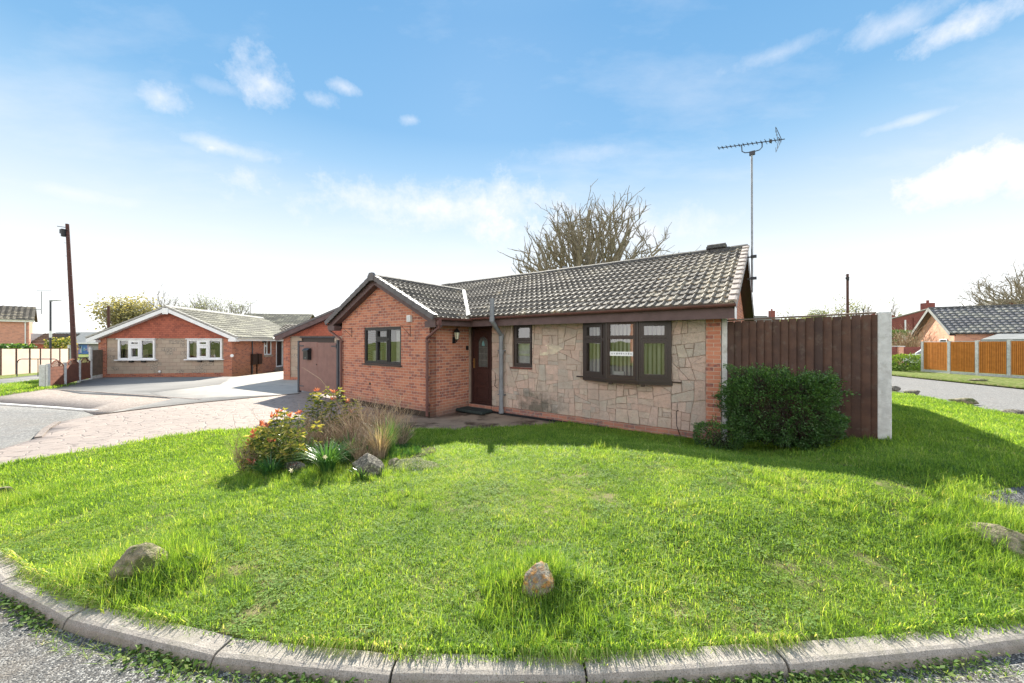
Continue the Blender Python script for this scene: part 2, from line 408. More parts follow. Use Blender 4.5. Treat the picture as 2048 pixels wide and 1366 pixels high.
M['fence_dark'] = mat('dark stained boards', (.135, .076, .055), (.085, .05, .04), 5, .85, .5, 40, .003, c3=(.14, .105, .085), s3=7, tint=(.055, .042, .04))
M['fence_orange'] = mat('orange boards', (.70, .27, .055), (.55, .20, .04), 6, .8, .3, 30, tint=(.40, .15, .035))
M['fence_pink'] = mat('pink boards', (.80, .60, .52), (.72, .53, .46), 2, .85, .1, tint=(.86, .68, .55))
M['fence_lattice'] = mat('lattice wood', (.22, .085, .05), (.15, .06, .04), 6, .8, .3)
M['fence_wood'] = mat('weathered wood', (.16, .12, .09), (.11, .085, .065), 6, .9, .3)
M['gate'] = mat('brown gate paint', (.24, .135, .115), (.20, .112, .096), 4, .6, .15, 20)
M['slate'] = mat('slate metal', (.055, .06, .075), None, 4, .45, .05)
M['black'] = mat('black plastic', (.012, .012, .014), (.02, .02, .022), 6, .4, .05)
M['rubber'] = mat('black green rubber', (.018, .027, .026), (.03, .04, .038), 12, .8, .5, 90)
M['pole'] = mat('pole wood', (.105, .05, .045), (.07, .035, .03), 10, .9, .4, 20)
M['steel'] = mat('galvanised steel', (.30, .32, .34), (.2, .21, .23), 8, .5, .1, metal=.4)
M['bark'] = mat('bark', (.27, .235, .175), (.17, .15, .11), 4, .95, .5, 20, .02, c3=(.2, .2, .12), s3=2)
M['bark_far'] = mat('far bark', (.26, .235, .20), (.2, .18, .15), 4, .95, 0)
M['rock'] = mat('rock', (.19, .17, .14), (.07, .065, .055), 26, .95, 1., 60, .02, c3=(.36, .33, .26), s3=34, t3=(.54, .64))
M['rock_orange'] = mat('lichen rock', (.30, .27, .22), (.10, .09, .07), 26, .95, 1., 60, .02, c3=(.36, .19, .06), s3=22, t3=(.46, .60))
M['rock_pale'] = mat('pale rock', (.33, .28, .19), (.14, .13, .075), 20, .95, 1., 50, .03, c3=(.09, .11, .03), s3=8, t3=(.46, .58))
M['soil'] = mat('soil', (.075, .055, .04), (.04, .03, .022), 30, 1, 1., 60, .02)
M['roof_grey'] = mat('grey sheet roof', (.26, .265, .26), (.20, .205, .2), 2, .7, 0)
M['blue'] = mat('blue cladding', (.07, .17, .42), (.05, .13, .34), .5, .6, 0, c3=(.45, .33, .42), s3=.55, t3=(.56, .6))
M['car_white'] = mat('white car paint', (.75, .76, .78), None, 3, .25, 0, coat=.6)
M['lampglass'] = mat('cream lamp glass', (.72, .70, .55), (.6, .58, .45), 5, .35, 0)
M['door'] = mat('rosewood door', (.046, .019, .017), (.032, .013, .012), 18, .36, .1, 60, .002, .5)
M['brass'] = mat('brass', (.55, .38, .16), None, 5, .35, 0, metal=.9)

G_STOPS = [(0, (.045, .115, .028)), (.35, (.125, .235, .038)), (.62, (.23, .385, .06)), (.84, (.36, .46, .12)), (.94, (.46, .47, .22)), (1, (.52, .49, .28))]
M['grass'] = foliage('grass blades', G_STOPS, .5)
M['hedge'] = foliage('privet leaf', [(0, (.03, .07, .02)), (.45, (.065, .15, .035)), (.8, (.14, .27, .055)), (1, (.28, .42, .09))], .25, .35, .55)
M['darktwig'] = mat('dark twig', (.05, .042, .03), None, 5, .9, 0)
M['yellowleaf'] = foliage('spring leaf', [(0, (.03, .07, .022)), (.35, (.08, .135, .035)), (.6, (.27, .29, .075)), (.85, (.46, .42, .13)), (1, (.60, .54, .27))], .35, .4)
M['redleaf'] = foliage('red leaf', [(0, (.34, .08, .07)), (.6, (.48, .17, .14)), (1, (.58, .33, .24))], .35, .4)
M['strap'] = foliage('strap leaf', [(0, (.03, .09, .03)), (.5, (.06, .16, .045)), (.85, (.14, .26, .06)), (1, (.45, .5, .38))], .35, .35, .5)
M['drygrass'] = foliage('dry stems', [(0, (.16, .10, .075)), (.45, (.30, .22, .16)), (1, (.58, .50, .38))], .2, .8)
M['silver'] = foliage('silver leaf', [(0, (.13, .17, .12)), (1, (.48, .52, .44))], .2, .8)
M['weed'] = foliage('gutter weed', [(0, (.04, .09, .018)), (.6, (.10, .19, .03)), (1, (.25, .30, .09))], .4, .6)
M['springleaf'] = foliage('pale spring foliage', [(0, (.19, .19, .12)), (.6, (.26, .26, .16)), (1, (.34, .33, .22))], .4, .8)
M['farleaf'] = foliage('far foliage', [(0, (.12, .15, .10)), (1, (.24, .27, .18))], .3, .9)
M['clover'] = foliage('clover leaf', [(0, (.07, .14, .03)), (.6, (.14, .24, .045)), (1, (.22, .32, .08))], .3, .7, .2)
M['flower'] = mat('cream petal', (.85, .78, .55), (.8, .7, .4), 8, .7, 0)


def turfmat(name='turf'):
    m, nt, b = newmat(name)
    c = mixc(nt, ramp(nt, noise(nt, 2.3, 7, .6), [(.35, 0), (.65, 1)]), (.10, .16, .03), (.15, .22, .035))
    c = mixc(nt, ramp(nt, noise(nt, 55, 4, .7), [(.4, 0), (.7, 1)]), c, (.055, .075, .02))
    c = mixc(nt, ramp(nt, noise(nt, 7, 6, .7), [(.47, 0), (.64, .9)]), c, (.30, .255, .14))
    LK(nt, c, b.inputs['Base Color']); b.inputs['Roughness'].default_value = 1; b.inputs['Specular IOR Level'].default_value = .1
    LK(nt, bumpn(nt, noise(nt, 120, 4, .7), 1, .02), b.inputs['Normal']); return m


def asphaltmat(name, a, b_, speck, sc=160., dirt=None):
    m, nt, b = newmat(name); tc = N(nt, 'ShaderNodeTexCoord')
    v = N(nt, 'ShaderNodeTexVoronoi'); v.inputs['Scale'].default_value = sc; LK(nt, tc.outputs['Object'], v.inputs['Vector'])
    sp = N(nt, 'ShaderNodeSeparateColor'); LK(nt, v.outputs['Color'], sp.inputs[0])
    c = mixc(nt, sp.outputs[0], a, b_); c = mixc(nt, ramp(nt, sp.outputs[1], [(.72, 0), (.78, 1)]), c, speck)
    c = mixc(nt, ramp(nt, noise(nt, .9, 7, .65), [(.4, 0), (.7, .45)]), c, tuple(x * 1.25 for x in b_))
    if dirt: c = mixc(nt, ramp(nt, noise(nt, 2.5, 8, .7), [(.5, 0), (.7, .55)]), c, dirt)
    LK(nt, c, b.inputs['Base Color']); b.inputs['Roughness'].default_value = .9; b.inputs['Specular IOR Level'].default_value = .3
    h = math_(nt, 'SUBTRACT', 1, v.outputs['Distance'])
    LK(nt, bumpn(nt, h, .9, .008), b.inputs['Normal']); return m


def pavingmat():
    m, nt, b = newmat('printed paving'); tc = N(nt, 'ShaderNodeTexCoord')
    nz = N(nt, 'ShaderNodeTexNoise'); nz.inputs['Scale'].default_value = 2.2; LK(nt, tc.outputs['Object'], nz.inputs['Vector'])
    ad = N(nt, 'ShaderNodeVectorMath', operation='MULTIPLY_ADD'); LK(nt, nz.outputs['Color'], ad.inputs[0]); ad.inputs[1].default_value = (.25, .25, 0); LK(nt, tc.outputs['Object'], ad.inputs[2])
    mp = N(nt, 'ShaderNodeMapping'); mp.inputs['Scale'].default_value = (1, 1, .01); LK(nt, ad.outputs[0], mp.inputs[0])
    v = N(nt, 'ShaderNodeTexVoronoi', feature='DISTANCE_TO_EDGE'); v.inputs['Scale'].default_value = 3.6; LK(nt, mp.outputs[0], v.inputs['Vector'])
    v2 = N(nt, 'ShaderNodeTexVoronoi'); v2.inputs['Scale'].default_value = 3.6; LK(nt, mp.outputs[0], v2.inputs['Vector'])
    sp = N(nt, 'ShaderNodeSeparateColor'); LK(nt, v2.outputs['Color'], sp.inputs[0])
    c = mixc(nt, sp.outputs[0], (.31, .25, .215), (.26, .215, .19))
    c = mixc(nt, ramp(nt, noise(nt, 6, 7, .7), [(.4, 0), (.75, .7)]), c, (.33, .275, .245))
    line = math_(nt, 'MULTIPLY', ramp(nt, v.outputs['Distance'], [(.02, 1), (.05, 0)]), ramp(nt, noise(nt, 3.5, 5, .7), [(.42, 0), (.58, 1)]))
    c = mixc(nt, math_(nt, 'MULTIPLY', line, .85), c, (.09, .075, .065))
    LK(nt, c, b.inputs['Base Color']); b.inputs['Roughness'].default_value = .6; b.inputs['Specular IOR Level'].default_value = .35
    h = ramp(nt, v.outputs['Distance'], [(0, 0), (.06, 1)])
    nb = bumpn(nt, noise(nt, 60, 5, .7), .35, .01); LK(nt, bumpn(nt, h, .6, .012, nb), b.inputs['Normal']); return m


def kerbmat():
    m, nt, b = newmat('kerb concrete'); ge = N(nt, 'ShaderNodeNewGeometry'); sp = N(nt, 'ShaderNodeSeparateXYZ'); LK(nt, ge.outputs['Position'], sp.inputs[0])
    c = mixc(nt, ramp(nt, noise(nt, 14, 7, .7), [(.35, 0), (.65, 1)]), (.45, .405, .36), (.33, .30, .265))
    c = mixc(nt, ramp(nt, noise(nt, 150, 3, .7), [(.52, 0), (.62, .8)]), c, (.16, .145, .13))
    c = mixc(nt, ramp(nt, noise(nt, 110, 3, .7), [(.6, 0), (.68, .8)]), c, (.62, .58, .52))
    c = mixc(nt, ramp(nt, noise(nt, 3.2, 6, .7), [(.52, 0), (.7, .6)]), c, (.22, .21, .15))
    low = math_(nt, 'ADD', sp.outputs[2], math_(nt, 'MULTIPLY', noise(nt, 9, 6, .7), .10))   # grime splashed up from the gutter
    c = mixc(nt, ramp(nt, low, [(.20, .85), (.30, 0)]), c, (.10, .09, .075))
    LK(nt, c, b.inputs['Base Color']); b.inputs['Roughness'].default_value = .95; b.inputs['Specular IOR Level'].default_value = .15
    LK(nt, bumpn(nt, noise(nt, 130, 5, .75), 1, .008), b.inputs['Normal']); return m


M['kerb'] = kerbmat()
M['turf'] = turfmat()
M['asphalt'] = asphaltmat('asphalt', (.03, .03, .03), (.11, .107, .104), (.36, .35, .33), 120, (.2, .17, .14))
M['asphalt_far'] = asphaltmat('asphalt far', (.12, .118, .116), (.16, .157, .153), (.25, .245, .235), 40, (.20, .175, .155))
M['apron'] = asphaltmat('apron concrete', (.17, .14, .125), (.22, .185, .165), (.28, .25, .23), 30, (.12, .11, .1))
M['paving'] = pavingmat()
M['drive_pale'] = mat('pale concrete drive', (.42, .39, .35), (.34, .32, .29), 2.2, .8, .5, 40, c3=(.25, .24, .22), s3=.9, t3=(.55, .72))
M['drive_tarmac'] = mat('grey drive', (.20, .195, .19), (.17, .165, .16), 1.5, .85, .3, 60)
M['path'] = mat('damp path', (.30, .225, .165), (.21, .155, .115), 2.0, .8, .5, 50, .005, c3=(.07, .045, .03), s3=1.6, t3=(.5, .62))

# ------------------------------------------------------------------ ground sheets
def sheet(name, pts, m, dz=0., grid=.5, skirt=.06, flat=None, kind='structure', parent=None, link=True):
    bm = bmesh.new(); vs = [bm.verts.new((x, y, 0)) for x, y in pts]; f = bm.faces.new(vs)
    if f.normal.z < 0: f.normal_flip()
    bmesh.ops.triangulate(bm, faces=bm.faces[:])
    xs = [p[0] for p in pts]; ys = [p[1] for p in pts]
    for ax, lo, hi in ((0, min(xs), max(xs)), (1, min(ys), max(ys))):
        k = math.ceil(lo / grid) * grid
        while k < hi:
            co = (k, 0, 0) if ax == 0 else (0, k, 0); no = (1, 0, 0) if ax == 0 else (0, 1, 0)
            bmesh.ops.bisect_plane(bm, geom=bm.verts[:] + bm.edges[:] + bm.faces[:], plane_co=co, plane_no=no)
            near_ = (-3.6 < k < 5.2 if ax == 0 else k < 4.2) if grid < .2 else abs(k) < 9
            step = grid if near_ or grid > 3 else (grid * 3 if grid >= .2 or abs(k) < 9 else grid * 6)
            k += step
    for v in bm.verts: v.co.z = (T(v.co.x, v.co.y) if flat is None else flat) + dz
    bm.normal_update()
    for f in bm.faces:
        if f.normal.z < 0: f.normal_flip()
    if skirt:
        be = [e for e in bm.edges if e.is_boundary]
        r = bmesh.ops.extrude_edge_only(bm, edges=be)
        for v in [g for g in r['geom'] if isinstance(g, bmesh.types.BMVert)]: v.co.z -= skirt
    me = bpy.data.meshes.new(name); bm.to_mesh(me); bm.free(); me.materials.append(m)
    me.polygons.foreach_set('use_smooth', [True] * len(me.polygons))
    o = bpy.data.objects.new(name, me)
    if link: COL.objects.link(o)
    if kind: o['kind'] = kind
    return o


# far ground
def ground():
    n = 70; v = []; f = []
    def co(i): t = (i / n) * 2 - 1; return math.copysign(abs(t) ** 3 * 900 + abs(t) * 25, t)
    for j in range(n + 1):
        for i in range(n + 1):
            x, y = co(i), co(j) + 10; R = math.hypot(x, y)
            v.append((x, y, T(x, y) - .03 - .33 * (1 - S((R - 26) / 12))))
    for j in range(n):
        for i in range(n): a = j * (n + 1) + i; f.append((a, a + 1, a + n + 2, a + n + 1))
    o = MB().faces(v, f).build('ground', M['turf'], uv=False, smooth=True); o['kind'] = 'structure'


ground()
KO = [(0, 1168), (43, 1189.5), (141.5, 1241), (240, 1265), (326, 1288), (429, 1310), (567, 1328), (723, 1343), (880, 1350), (1036, 1352), (1250, 1349), (1400, 1341), (1519, 1331), (1665, 1322), (1848, 1304), (1957, 1291), (2048, 1278)]
KI = [(0, 1136), (64, 1157), (129, 1190), (206, 1220), (343, 1245), (450, 1266), (567, 1284), (700, 1297), (840, 1304), (1050, 1306), (1250, 1301), (1400, 1294), (1556, 1284), (1665, 1275), (1775, 1265), (1921, 1249), (2048, 1232)]
def KW(l): return [((x - CX) / F * (F * 1.65 / (y - CY)), F * 1.65 / (y - CY)) for x, y in l]
def arc(R, x0, x1, n): return [(x0 + (x1 - x0) * i / n, 13.8 - math.sqrt(R * R - (x0 + (x1 - x0) * i / n - .65) ** 2)) for i in range(n + 1)]
ko, ki = KW(KO), KW(KI)
_l = arc(12.0, -6.9, -4.2, 6); ko = _l + ko
_r = arc(12.02, 3.4, 9.5, 12); ko = ko + _r
def resample(pts, n):
    P = np.array(pts); d = np.r_[0, np.cumsum(np.hypot(*np.diff(P, axis=0).T))]
    s = np.linspace(0, d[-1], n); q = np.stack([np.interp(s, d, P[:, 0]), np.interp(s, d, P[:, 1])], 1)
    for _ in range(4): q[1:-1] = q[:-2] * .25 + q[1:-1] * .5 + q[2:] * .25
    return q, s
ko, ks = resample(ko, 260)
tn = np.gradient(ko, axis=0); tn /= np.hypot(tn[:, 0], tn[:, 1])[:, None]; kn = np.stack([-tn[:, 1], tn[:, 0]], 1)   # inwards (+y)
kin = ko + kn * .128


def kerb():
    mb = MB(); ZR, ZT = .185, .25
    joints = []
    for px, py in ((450, 1290), (774, 1330), (1163, 1330), (1545, 1305), (1905, 1275), (141, 1225)):
        w = KW([(px, py)])[0]; joints.append(ks[np.argmin(np.hypot(ko[:, 0] - w[0], ko[:, 1] - w[1]))])
    joints.sort(); j = joints[0]
    while j > .9: j -= .92; joints.append(j)
    j = max(joints)
    while j < ks[-1] - .9: j += .92; joints.append(j)
    joints.sort()
    prof = [(-.012, ZR - .12), (-.010, ZR + .005), (-.002, ZT - .026), (.012, ZT - .007), (.032, ZT), (.128, ZT), (.128, ZR - .12)]
    random.seed(4)
    for a, b in zip(joints[:-1], joints[1:]):
        a2, b2 = a + .006, b - .006; n = 6; dz = rnd(-.006, .006); dn = rnd(-.006, .006); v = []
        for i in range(n + 1):
            s = a2 + (b2 - a2) * i / n
            p = np.array([np.interp(s, ks, ko[:, 0]), np.interp(s, ks, ko[:, 1])]); nn = np.array([np.interp(s, ks, kn[:, 0]), np.interp(s, ks, kn[:, 1])])
            e = .008 if i in (0, n) else 0
            for (q, z) in prof:
                w = p + nn * (q + dn); v.append((w[0], w[1], z + dz - (e if z > ZT - .04 else 0)))
        m = len(prof); f = []
        for i in range(n):
            for k in range(m - 1): f.append((i * m + k, (i + 1) * m + k, (i + 1) * m + k + 1, i * m + k + 1))
        f += [tuple(range(m)), tuple(range(n * m, n * m + m))[::-1]]
        mb.faces(v, f)
    o = mb.build('kerb', M['kerb']); o['kind'] = 'structure'
    # bed of dark mortar seen in the joints
    v = [];
    for i in range(len(ko)):
        for q, z in ((.012, ZR - .1), (.03, ZT - .03), (.12, ZT - .02)): v.append((*(ko[i] + kn[i] * q), z))
    f = [(3 * i + k, 3 * i + 3 + k, 3 * i + 4 + k, 3 * i + 1 + k) for i in range(len(ko) - 1) for k in (0, 1)]
    o = MB().faces(v, f).build('kerb_bedding', M['soil']); o['kind'] = 'structure'


kerb()
near = [tuple(p) for p in ko + kn * .03]
sheet('road', near + [(12, 2.2), (60, 0), (60, -14), (-60, -14), (-60, 3.6), (-8, 4.6)], M['asphalt'], flat=.185, grid=4, skirt=0)

path_edge = [G2(*p, -.0) for p in ((1425, 890), (1335, 880), (1213, 864), (1092, 852), (1032, 854), (911, 860), (820, 859))]
bed_edge = [G2(*p) for p in ((700, 858), (600, 858), (500, 858), (424, 861), (333, 873.5), (240, 890), (151, 905), (75, 917), (0, 929.5))]
edgeL = [(-7.5, 5.05)]
lawn_pts = [tuple(p) for p in kin] + [(12.1, 8.4), (12.9, 10.8), (13.9, 13.4), (14.6, 17), (15.5, 26), (9, 26), LW(2.13, 14), LW(2.13, 0), LW(.3, 0), LW(.02, -.03)] + path_edge + bed_edge + edgeL
# drop folded start points of the kerb run that reach past the drive
lawn_pts = [p for i, p in enumerate(lawn_pts) if not (i < len(kin) and p[0] < -7.4)]
LAWN = sheet('lawn', lawn_pts, M['turf'], dz=.0, grid=.16, skirt=.09)
drive_left = [G2(*p) for p in ((0, 896), (76, 873.5), (91, 857), (115, 842), (194, 828), (303, 814.5), (454, 799), (599, 786))]
# own drive of printed paving and the damp path, one step under the turf edge
inner = [(p[0] * .97, p[1] * .97) for p in bed_edge]
sheet('driveway', [(-8.6, 4.7), (-7.2, 4.4)] + inner[::-1] + [LW(-8.6, -2.3), LW(-8.6, -1.4), LW(-10.45, -1.4), LW(-10.45, 6), LW(-13.9, 6), LW(-13.9, -1.2)] + drive_left[::-1], M['paving'], dz=-.022, grid=.5)
sheet('path', [(p[0] * .965, p[1] * .965) for p in path_edge] + [LW(-8.4, -2.2), LW(-8.62, -1.42), LW(-6.2, -1.42), LW(-6.2, .02), LW(.1, .02)], M['path'], dz=-.018, grid=.5)
# neighbours' drives, apron and side road on the left
pale = [G2(*p) for p in ((194, 828), (303, 814.5), (454, 799), (599, 786))] + [LW(-13.9, 2.0), (-8.5, 26.), (-15, 26.), (-15.1, 20.4), (-15.3, 20.0)] + [G2(*p) for p in ((440, 768), (300, 784), (345, 796))]
sheet('drive_neighbour', pale, M['drive_pale'], dz=-.03, grid=2)
tarm = [G2(*p) for p in ((345, 796), (300, 784), (440, 768))] + [(-15.2, 20.2), (-22.6, 20.3), (-21.9, 18.6)] + [G2(*p) for p in ((165, 763), (100, 776), (160, 786), (270, 791))]
sheet('drive_tarmac', tarm, M['drive_tarmac'], dz=-.036, grid=2)
apr = [G2(*p) for p in ((-60, 800), (0, 790), (100, 776), (160, 786), (270, 791), (345, 796), (303, 814.5), (194, 828), (165, 818), (0, 806), (-60, 802))]
sheet('pavement', apr, M['apron'], dz=-.033, grid=2)
rl = [G2(*p) for p in ((-400, 800), (-60, 802), (0, 806), (165, 818), (194, 828), (115, 842), (91, 857), (76, 873.5), (0, 896))] + [(-8.6, 5.2), (-8.0, 4.0), (-24, 3.6), (-40, 9)]
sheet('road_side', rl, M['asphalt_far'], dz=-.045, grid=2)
mb = MB()   # dropped kerb line between road and apron, and the seam between the two drives
def strip(mb, pl, w, dz, h=.012):
    for (x0, y0), (x1, y1) in zip(pl[:-1], pl[1:]):
        d = Vector((x1 - x0, y1 - y0, 0)).normalized(); s = Vector((-d.y, d.x, 0))
        mb.prism([(-w, -.03), (w, -.03), (w, h), (-w, h)], (x0, y0, T(x0, y0) + dz), (x1, y1, T(x1, y1) + dz), s, (0, 0, 1))
strip(mb, [G2(*p) for p in ((-60, 802), (0, 806), (60, 810), (120, 814), (165, 818), (194, 819))], .05, -.02)
mb.build('kerb_far', M['white_rough'])['kind'] = 'structure'
mb = MB(); strip(mb, [G2(*p) for p in ((76, 873.5), (91, 857), (115, 843))], .05, -.01); strip(mb, [G2(*p) for p in ((100, 777), (200, 783), (300, 790), (400, 797))], .05, -.03)
mb.build('kerb_drive', M['apron'])['kind'] = 'structure'
mb = MB(); random.seed(3)
sm = [G2(*p) for p in ((194, 828), (303, 814.5), (380, 806), (454, 799), (530, 792), (599, 786))]
strip(mb, sm, .05, -.015, .006); mb.build('drive_seam', M['soil'])['kind'] = 'structure'

# right: side road, verge, footpath
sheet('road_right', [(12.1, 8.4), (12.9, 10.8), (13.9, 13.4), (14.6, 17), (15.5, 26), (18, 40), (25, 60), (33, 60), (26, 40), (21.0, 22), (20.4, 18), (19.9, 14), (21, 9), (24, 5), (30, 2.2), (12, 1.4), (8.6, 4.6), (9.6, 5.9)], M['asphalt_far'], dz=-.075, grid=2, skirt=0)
VERGE = sheet('verge', [(19.9, 14), (20.4, 18), (21.0, 22), (23.5, 31), (26, 40), (60, 40), (60, 4), (30, 2.6), (24, 5.2), (21, 9)], M['turf'], dz=.03, grid=2)
sheet('footpath', [G2(1938, 1001), G2(2000, 985), G2(2048, 978), (6.2, 4.3), (8.5, 5.6), (9.1, 4.9), (6.5, 3.6), G2(2048, 1030), G2(2000, 1020)], M['asphalt'], dz=.03, grid=.5)
# left verges with the footpath between
gv = [G2(*p) for p in ((-60, 742), (0, 741), (110, 728), (160, 724), (185, 735), (181, 757), (158, 761), (129, 768), (98, 772), (0, 760), (-60, 762))]
V2 = sheet('verge_far', [G2(*p) for p in ((-90, 762), (0, 757), (90, 747), (140, 738), (200, 733), (230, 720), (-90, 722))], M['turf'], dz=-.01, grid=3)
sheet('footpath_far', [G2(*p) for p in ((-90, 776), (0, 771), (98, 757), (128, 750), (160, 735), (140, 738), (90, 747), (0, 757), (-90, 762))], M['drive_tarmac'], dz=-.03, grid=3)
V3 = sheet('verge_corner', [G2(*p) for p in ((-90, 798), (-60, 800), (0, 789), (100, 776), (131, 769), (128, 750), (98, 757), (0, 771), (-90, 776))], M['turf'], dz=-.01, grid=2)
# beyond the lane behind the camera
BV = sheet('verge_opposite', [(-34, -1.0), (-4, -3.8), (30, -5), (30, -24), (-34, -24)], M['turf'], flat=.3, grid=4)

# ------------------------------------------------------------------ grass
def blades_mesh(name, n, R, h0, h1, w, seed, lean=.5, tints=(.2, .9), dry=.06, segs=3):
    random.seed(seed); mb = MB()
    for _ in range(n):
        a = rnd(0, 6.283); r = R * math.sqrt(random.random()); x, y = r * math.cos(a), r * math.sin(a)
        h = rnd(h0, h1); th = rnd(0, 6.283); le = abs(random.gauss(0, lean)) * h; dx, dy = math.cos(th), math.sin(th)
        sx, sy = -dy * w * rnd(.6, 1.2), dx * w * rnd(.6, 1.2)
        yaw = rnd(-1, 1); sx, sy = sx * math.cos(yaw) - sy * math.sin(yaw), sx * math.sin(yaw) + sy * math.cos(yaw)
        t = rnd(.92, 1) if random.random() < dry else rnd(*tints)
        pts = []
        for k in range(segs + 1):
            q = k / segs; px = x + dx * le * q * q; py = y + dy * le * q * q; pz = h * (q - .25 * q * q * min(1, le / h)) - .006
            ww = (1 - q ** 1.5) * .5
            pts.append(((px - sx * ww, py - sy * ww, pz), (px + sx * ww, py + sy * ww, pz)))
        v = []
        for l, r_ in pts[:-1]: v += [l, r_]
        v.append(tuple((pts[-1][0][i] + pts[-1][1][i]) / 2 for i in range(3)))
        f = [(2 * k, 2 * k + 1, 2 * k + 3, 2 * k + 2) for k in range(segs - 1)] + [(2 * segs - 2, 2 * segs - 1, 2 * segs)]
        mb.faces(v, f, t)
    o = mb.build(name, M['grass'], uv=False); COL.objects.unlink(o); return o


def coll(name, obs):
    c = bpy.data.collections.new(name)
    for o in obs: c.objects.link(o)
    return c


def scatter(name, carrier, c, density, smin, smax, densfn, sizefn, seed=1, label=None, cat=None, tilt=.15):
    me = carrier.data.copy(); o = bpy.data.objects.new(name, me); COL.objects.link(o)
    a = me.attributes.new('dens', 'FLOAT', 'POINT'); b = me.attributes.new('size', 'FLOAT', 'POINT')
    a.data.foreach_set('value', [densfn(v.co.x, v.co.y) for v in me.vertices]); b.data.foreach_set('value', [sizefn(v.co.x, v.co.y) for v in me.vertices])
    ng = bpy.data.node_groups.new(name, 'GeometryNodeTree')
    ng.interface.new_socket('Geometry', in_out='INPUT', socket_type='NodeSocketGeometry'); ng.interface.new_socket('Geometry', in_out='OUTPUT', socket_type='NodeSocketGeometry')
    gi = ng.nodes.new('NodeGroupInput'); go = ng.nodes.new('NodeGroupOutput')
    dp = ng.nodes.new('GeometryNodeDistributePointsOnFaces'); dp.inputs['Seed'].default_value = seed
    na = ng.nodes.new('GeometryNodeInputNamedAttribute'); na.data_type = 'FLOAT'; na.inputs['Name'].default_value = 'dens'
    mu = ng.nodes.new('ShaderNodeMath'); mu.operation = 'MULTIPLY'; mu.inputs[1].default_value = density
    ng.links.new(na.outputs['Attribute'], mu.inputs[0]); ng.links.new(mu.outputs[0], dp.inputs['Density']); ng.links.new(gi.outputs[0], dp.inputs['Mesh'])
    ci = ng.nodes.new('GeometryNodeCollectionInfo'); ci.inputs['Collection'].default_value = c; ci.inputs['Separate Children'].default_value = True; ci.inputs['Reset Children'].default_value = True
    ip = ng.nodes.new('GeometryNodeInstanceOnPoints'); ip.inputs['Pick Instance'].default_value = True
    ng.links.new(dp.outputs['Points'], ip.inputs['Points']); ng.links.new(ci.outputs[0], ip.inputs['Instance'])
    rv = ng.nodes.new('FunctionNodeRandomValue'); rv.data_type = 'FLOAT_VECTOR'; rv.inputs[0].default_value = (-tilt, -tilt, 0); rv.inputs[1].default_value = (tilt, tilt, 6.283); rv.inputs['Seed'].default_value = seed + 3
    ng.links.new(rv.outputs[0], ip.inputs['Rotation'])
    rs = ng.nodes.new('FunctionNodeRandomValue'); rs.data_type = 'FLOAT'; rs.inputs[2].default_value = smin; rs.inputs[3].default_value = smax; rs.inputs['Seed'].default_value = seed + 5
    ns = ng.nodes.new('GeometryNodeInputNamedAttribute'); ns.data_type = 'FLOAT'; ns.inputs['Name'].default_value = 'size'
    m2 = ng.nodes.new('ShaderNodeMath'); m2.operation = 'MULTIPLY'; ng.links.new(rs.outputs[1], m2.inputs[0]); ng.links.new(ns.outputs['Attribute'], m2.inputs[1])
    ng.links.new(m2.outputs[0], ip.inputs['Scale']); ng.links.new(ip.outputs[0], go.inputs[0])
    md = o.modifiers.new('scatter', 'NODES'); md.node_group = ng
    tag(o, label, cat, None, 'stuff'); return o


tufts = coll('tuft_sources', [blades_mesh('tuft', 24, .06, .012, .038, .0045, k, 1.15, (.15, .8), .03) for k in range(5)])
long_t = coll('long_tuft_sources', [blades_mesh('long_tuft', 34, .05, .06, .15, .0045, 40 + k, .6, (.15, .8), .04, 4) for k in range(4)])
far_t = coll('far_tuft_sources', [blades_mesh('far_tuft', 30, .14, .025, .06, .008, 80 + k, .7, (.2, .75), .02, 2) for k in range(4)])
ROCKS = [(G2(275, 1120), .20), (G2(1075, 1172), .13), (G2(2040, 1120), .3), (G2(0, 1010), .14), (G2(1975, 1010), .08)]


def bumpy(x, y, s=1.2, o=0): return mnoise.noise(Vector((x * s, y * s, o))) * .5 + .5


PAD = [G2(1938, 1001), G2(2000, 985), G2(2048, 978), (6.2, 4.3), (8.5, 5.6), (9.1, 4.9), (6.5, 3.6), G2(2048, 1030), G2(2000, 1020)]


def in_pad(x, y):
    c = False; n = len(PAD)
    for i in range(n):
        (x0, y0), (x1, y1) = PAD[i], PAD[i - 1]
        if (y0 > y) != (y1 > y) and x < (x1 - x0) * (y - y0) / (y1 - y0) + x0: c = not c
    return c


def g_dens(x, y):
    R = math.hypot(x, y)
    if y < 1.2 or in_pad(x, y): return 0
    d = 1.0 if R < 4.5 else max(.12, (4.5 / R) ** 1.6)
    return d * (.16 + 1.25 * S(bumpy(x, y, 2.9) * 2.1 - .5)) if R < 16 else 0


def longness(x, y):
    k = .0
    for (rx, ry), r in ROCKS: k = max(k, 1.25 * (1 - S((math.hypot(x - rx, y - ry) - r) / .35)))
    bx, by = G2(640, 935); k = max(k, .8 * (1 - S((math.hypot((x - bx) / 1.6, y - by) - .3) / .7)))
    for mx, my, w, h in MOUNDS: k = max(k, 1.5 * (1 - S((math.hypot((x - mx) / (w * 1.5), (y - my + .05) / .28) - .3) / .7)))
    k = max(k, .14 * S((bumpy(x, y, 1.3, 7) - .55) * 5))
    return k


def g_size(x, y): return (.62 + .78 * S(bumpy(x, y, .9, 3) * 1.7 - .35)) * (1 + .25 * min(1, max(0, (math.hypot(x, y) - 3) / 4)))


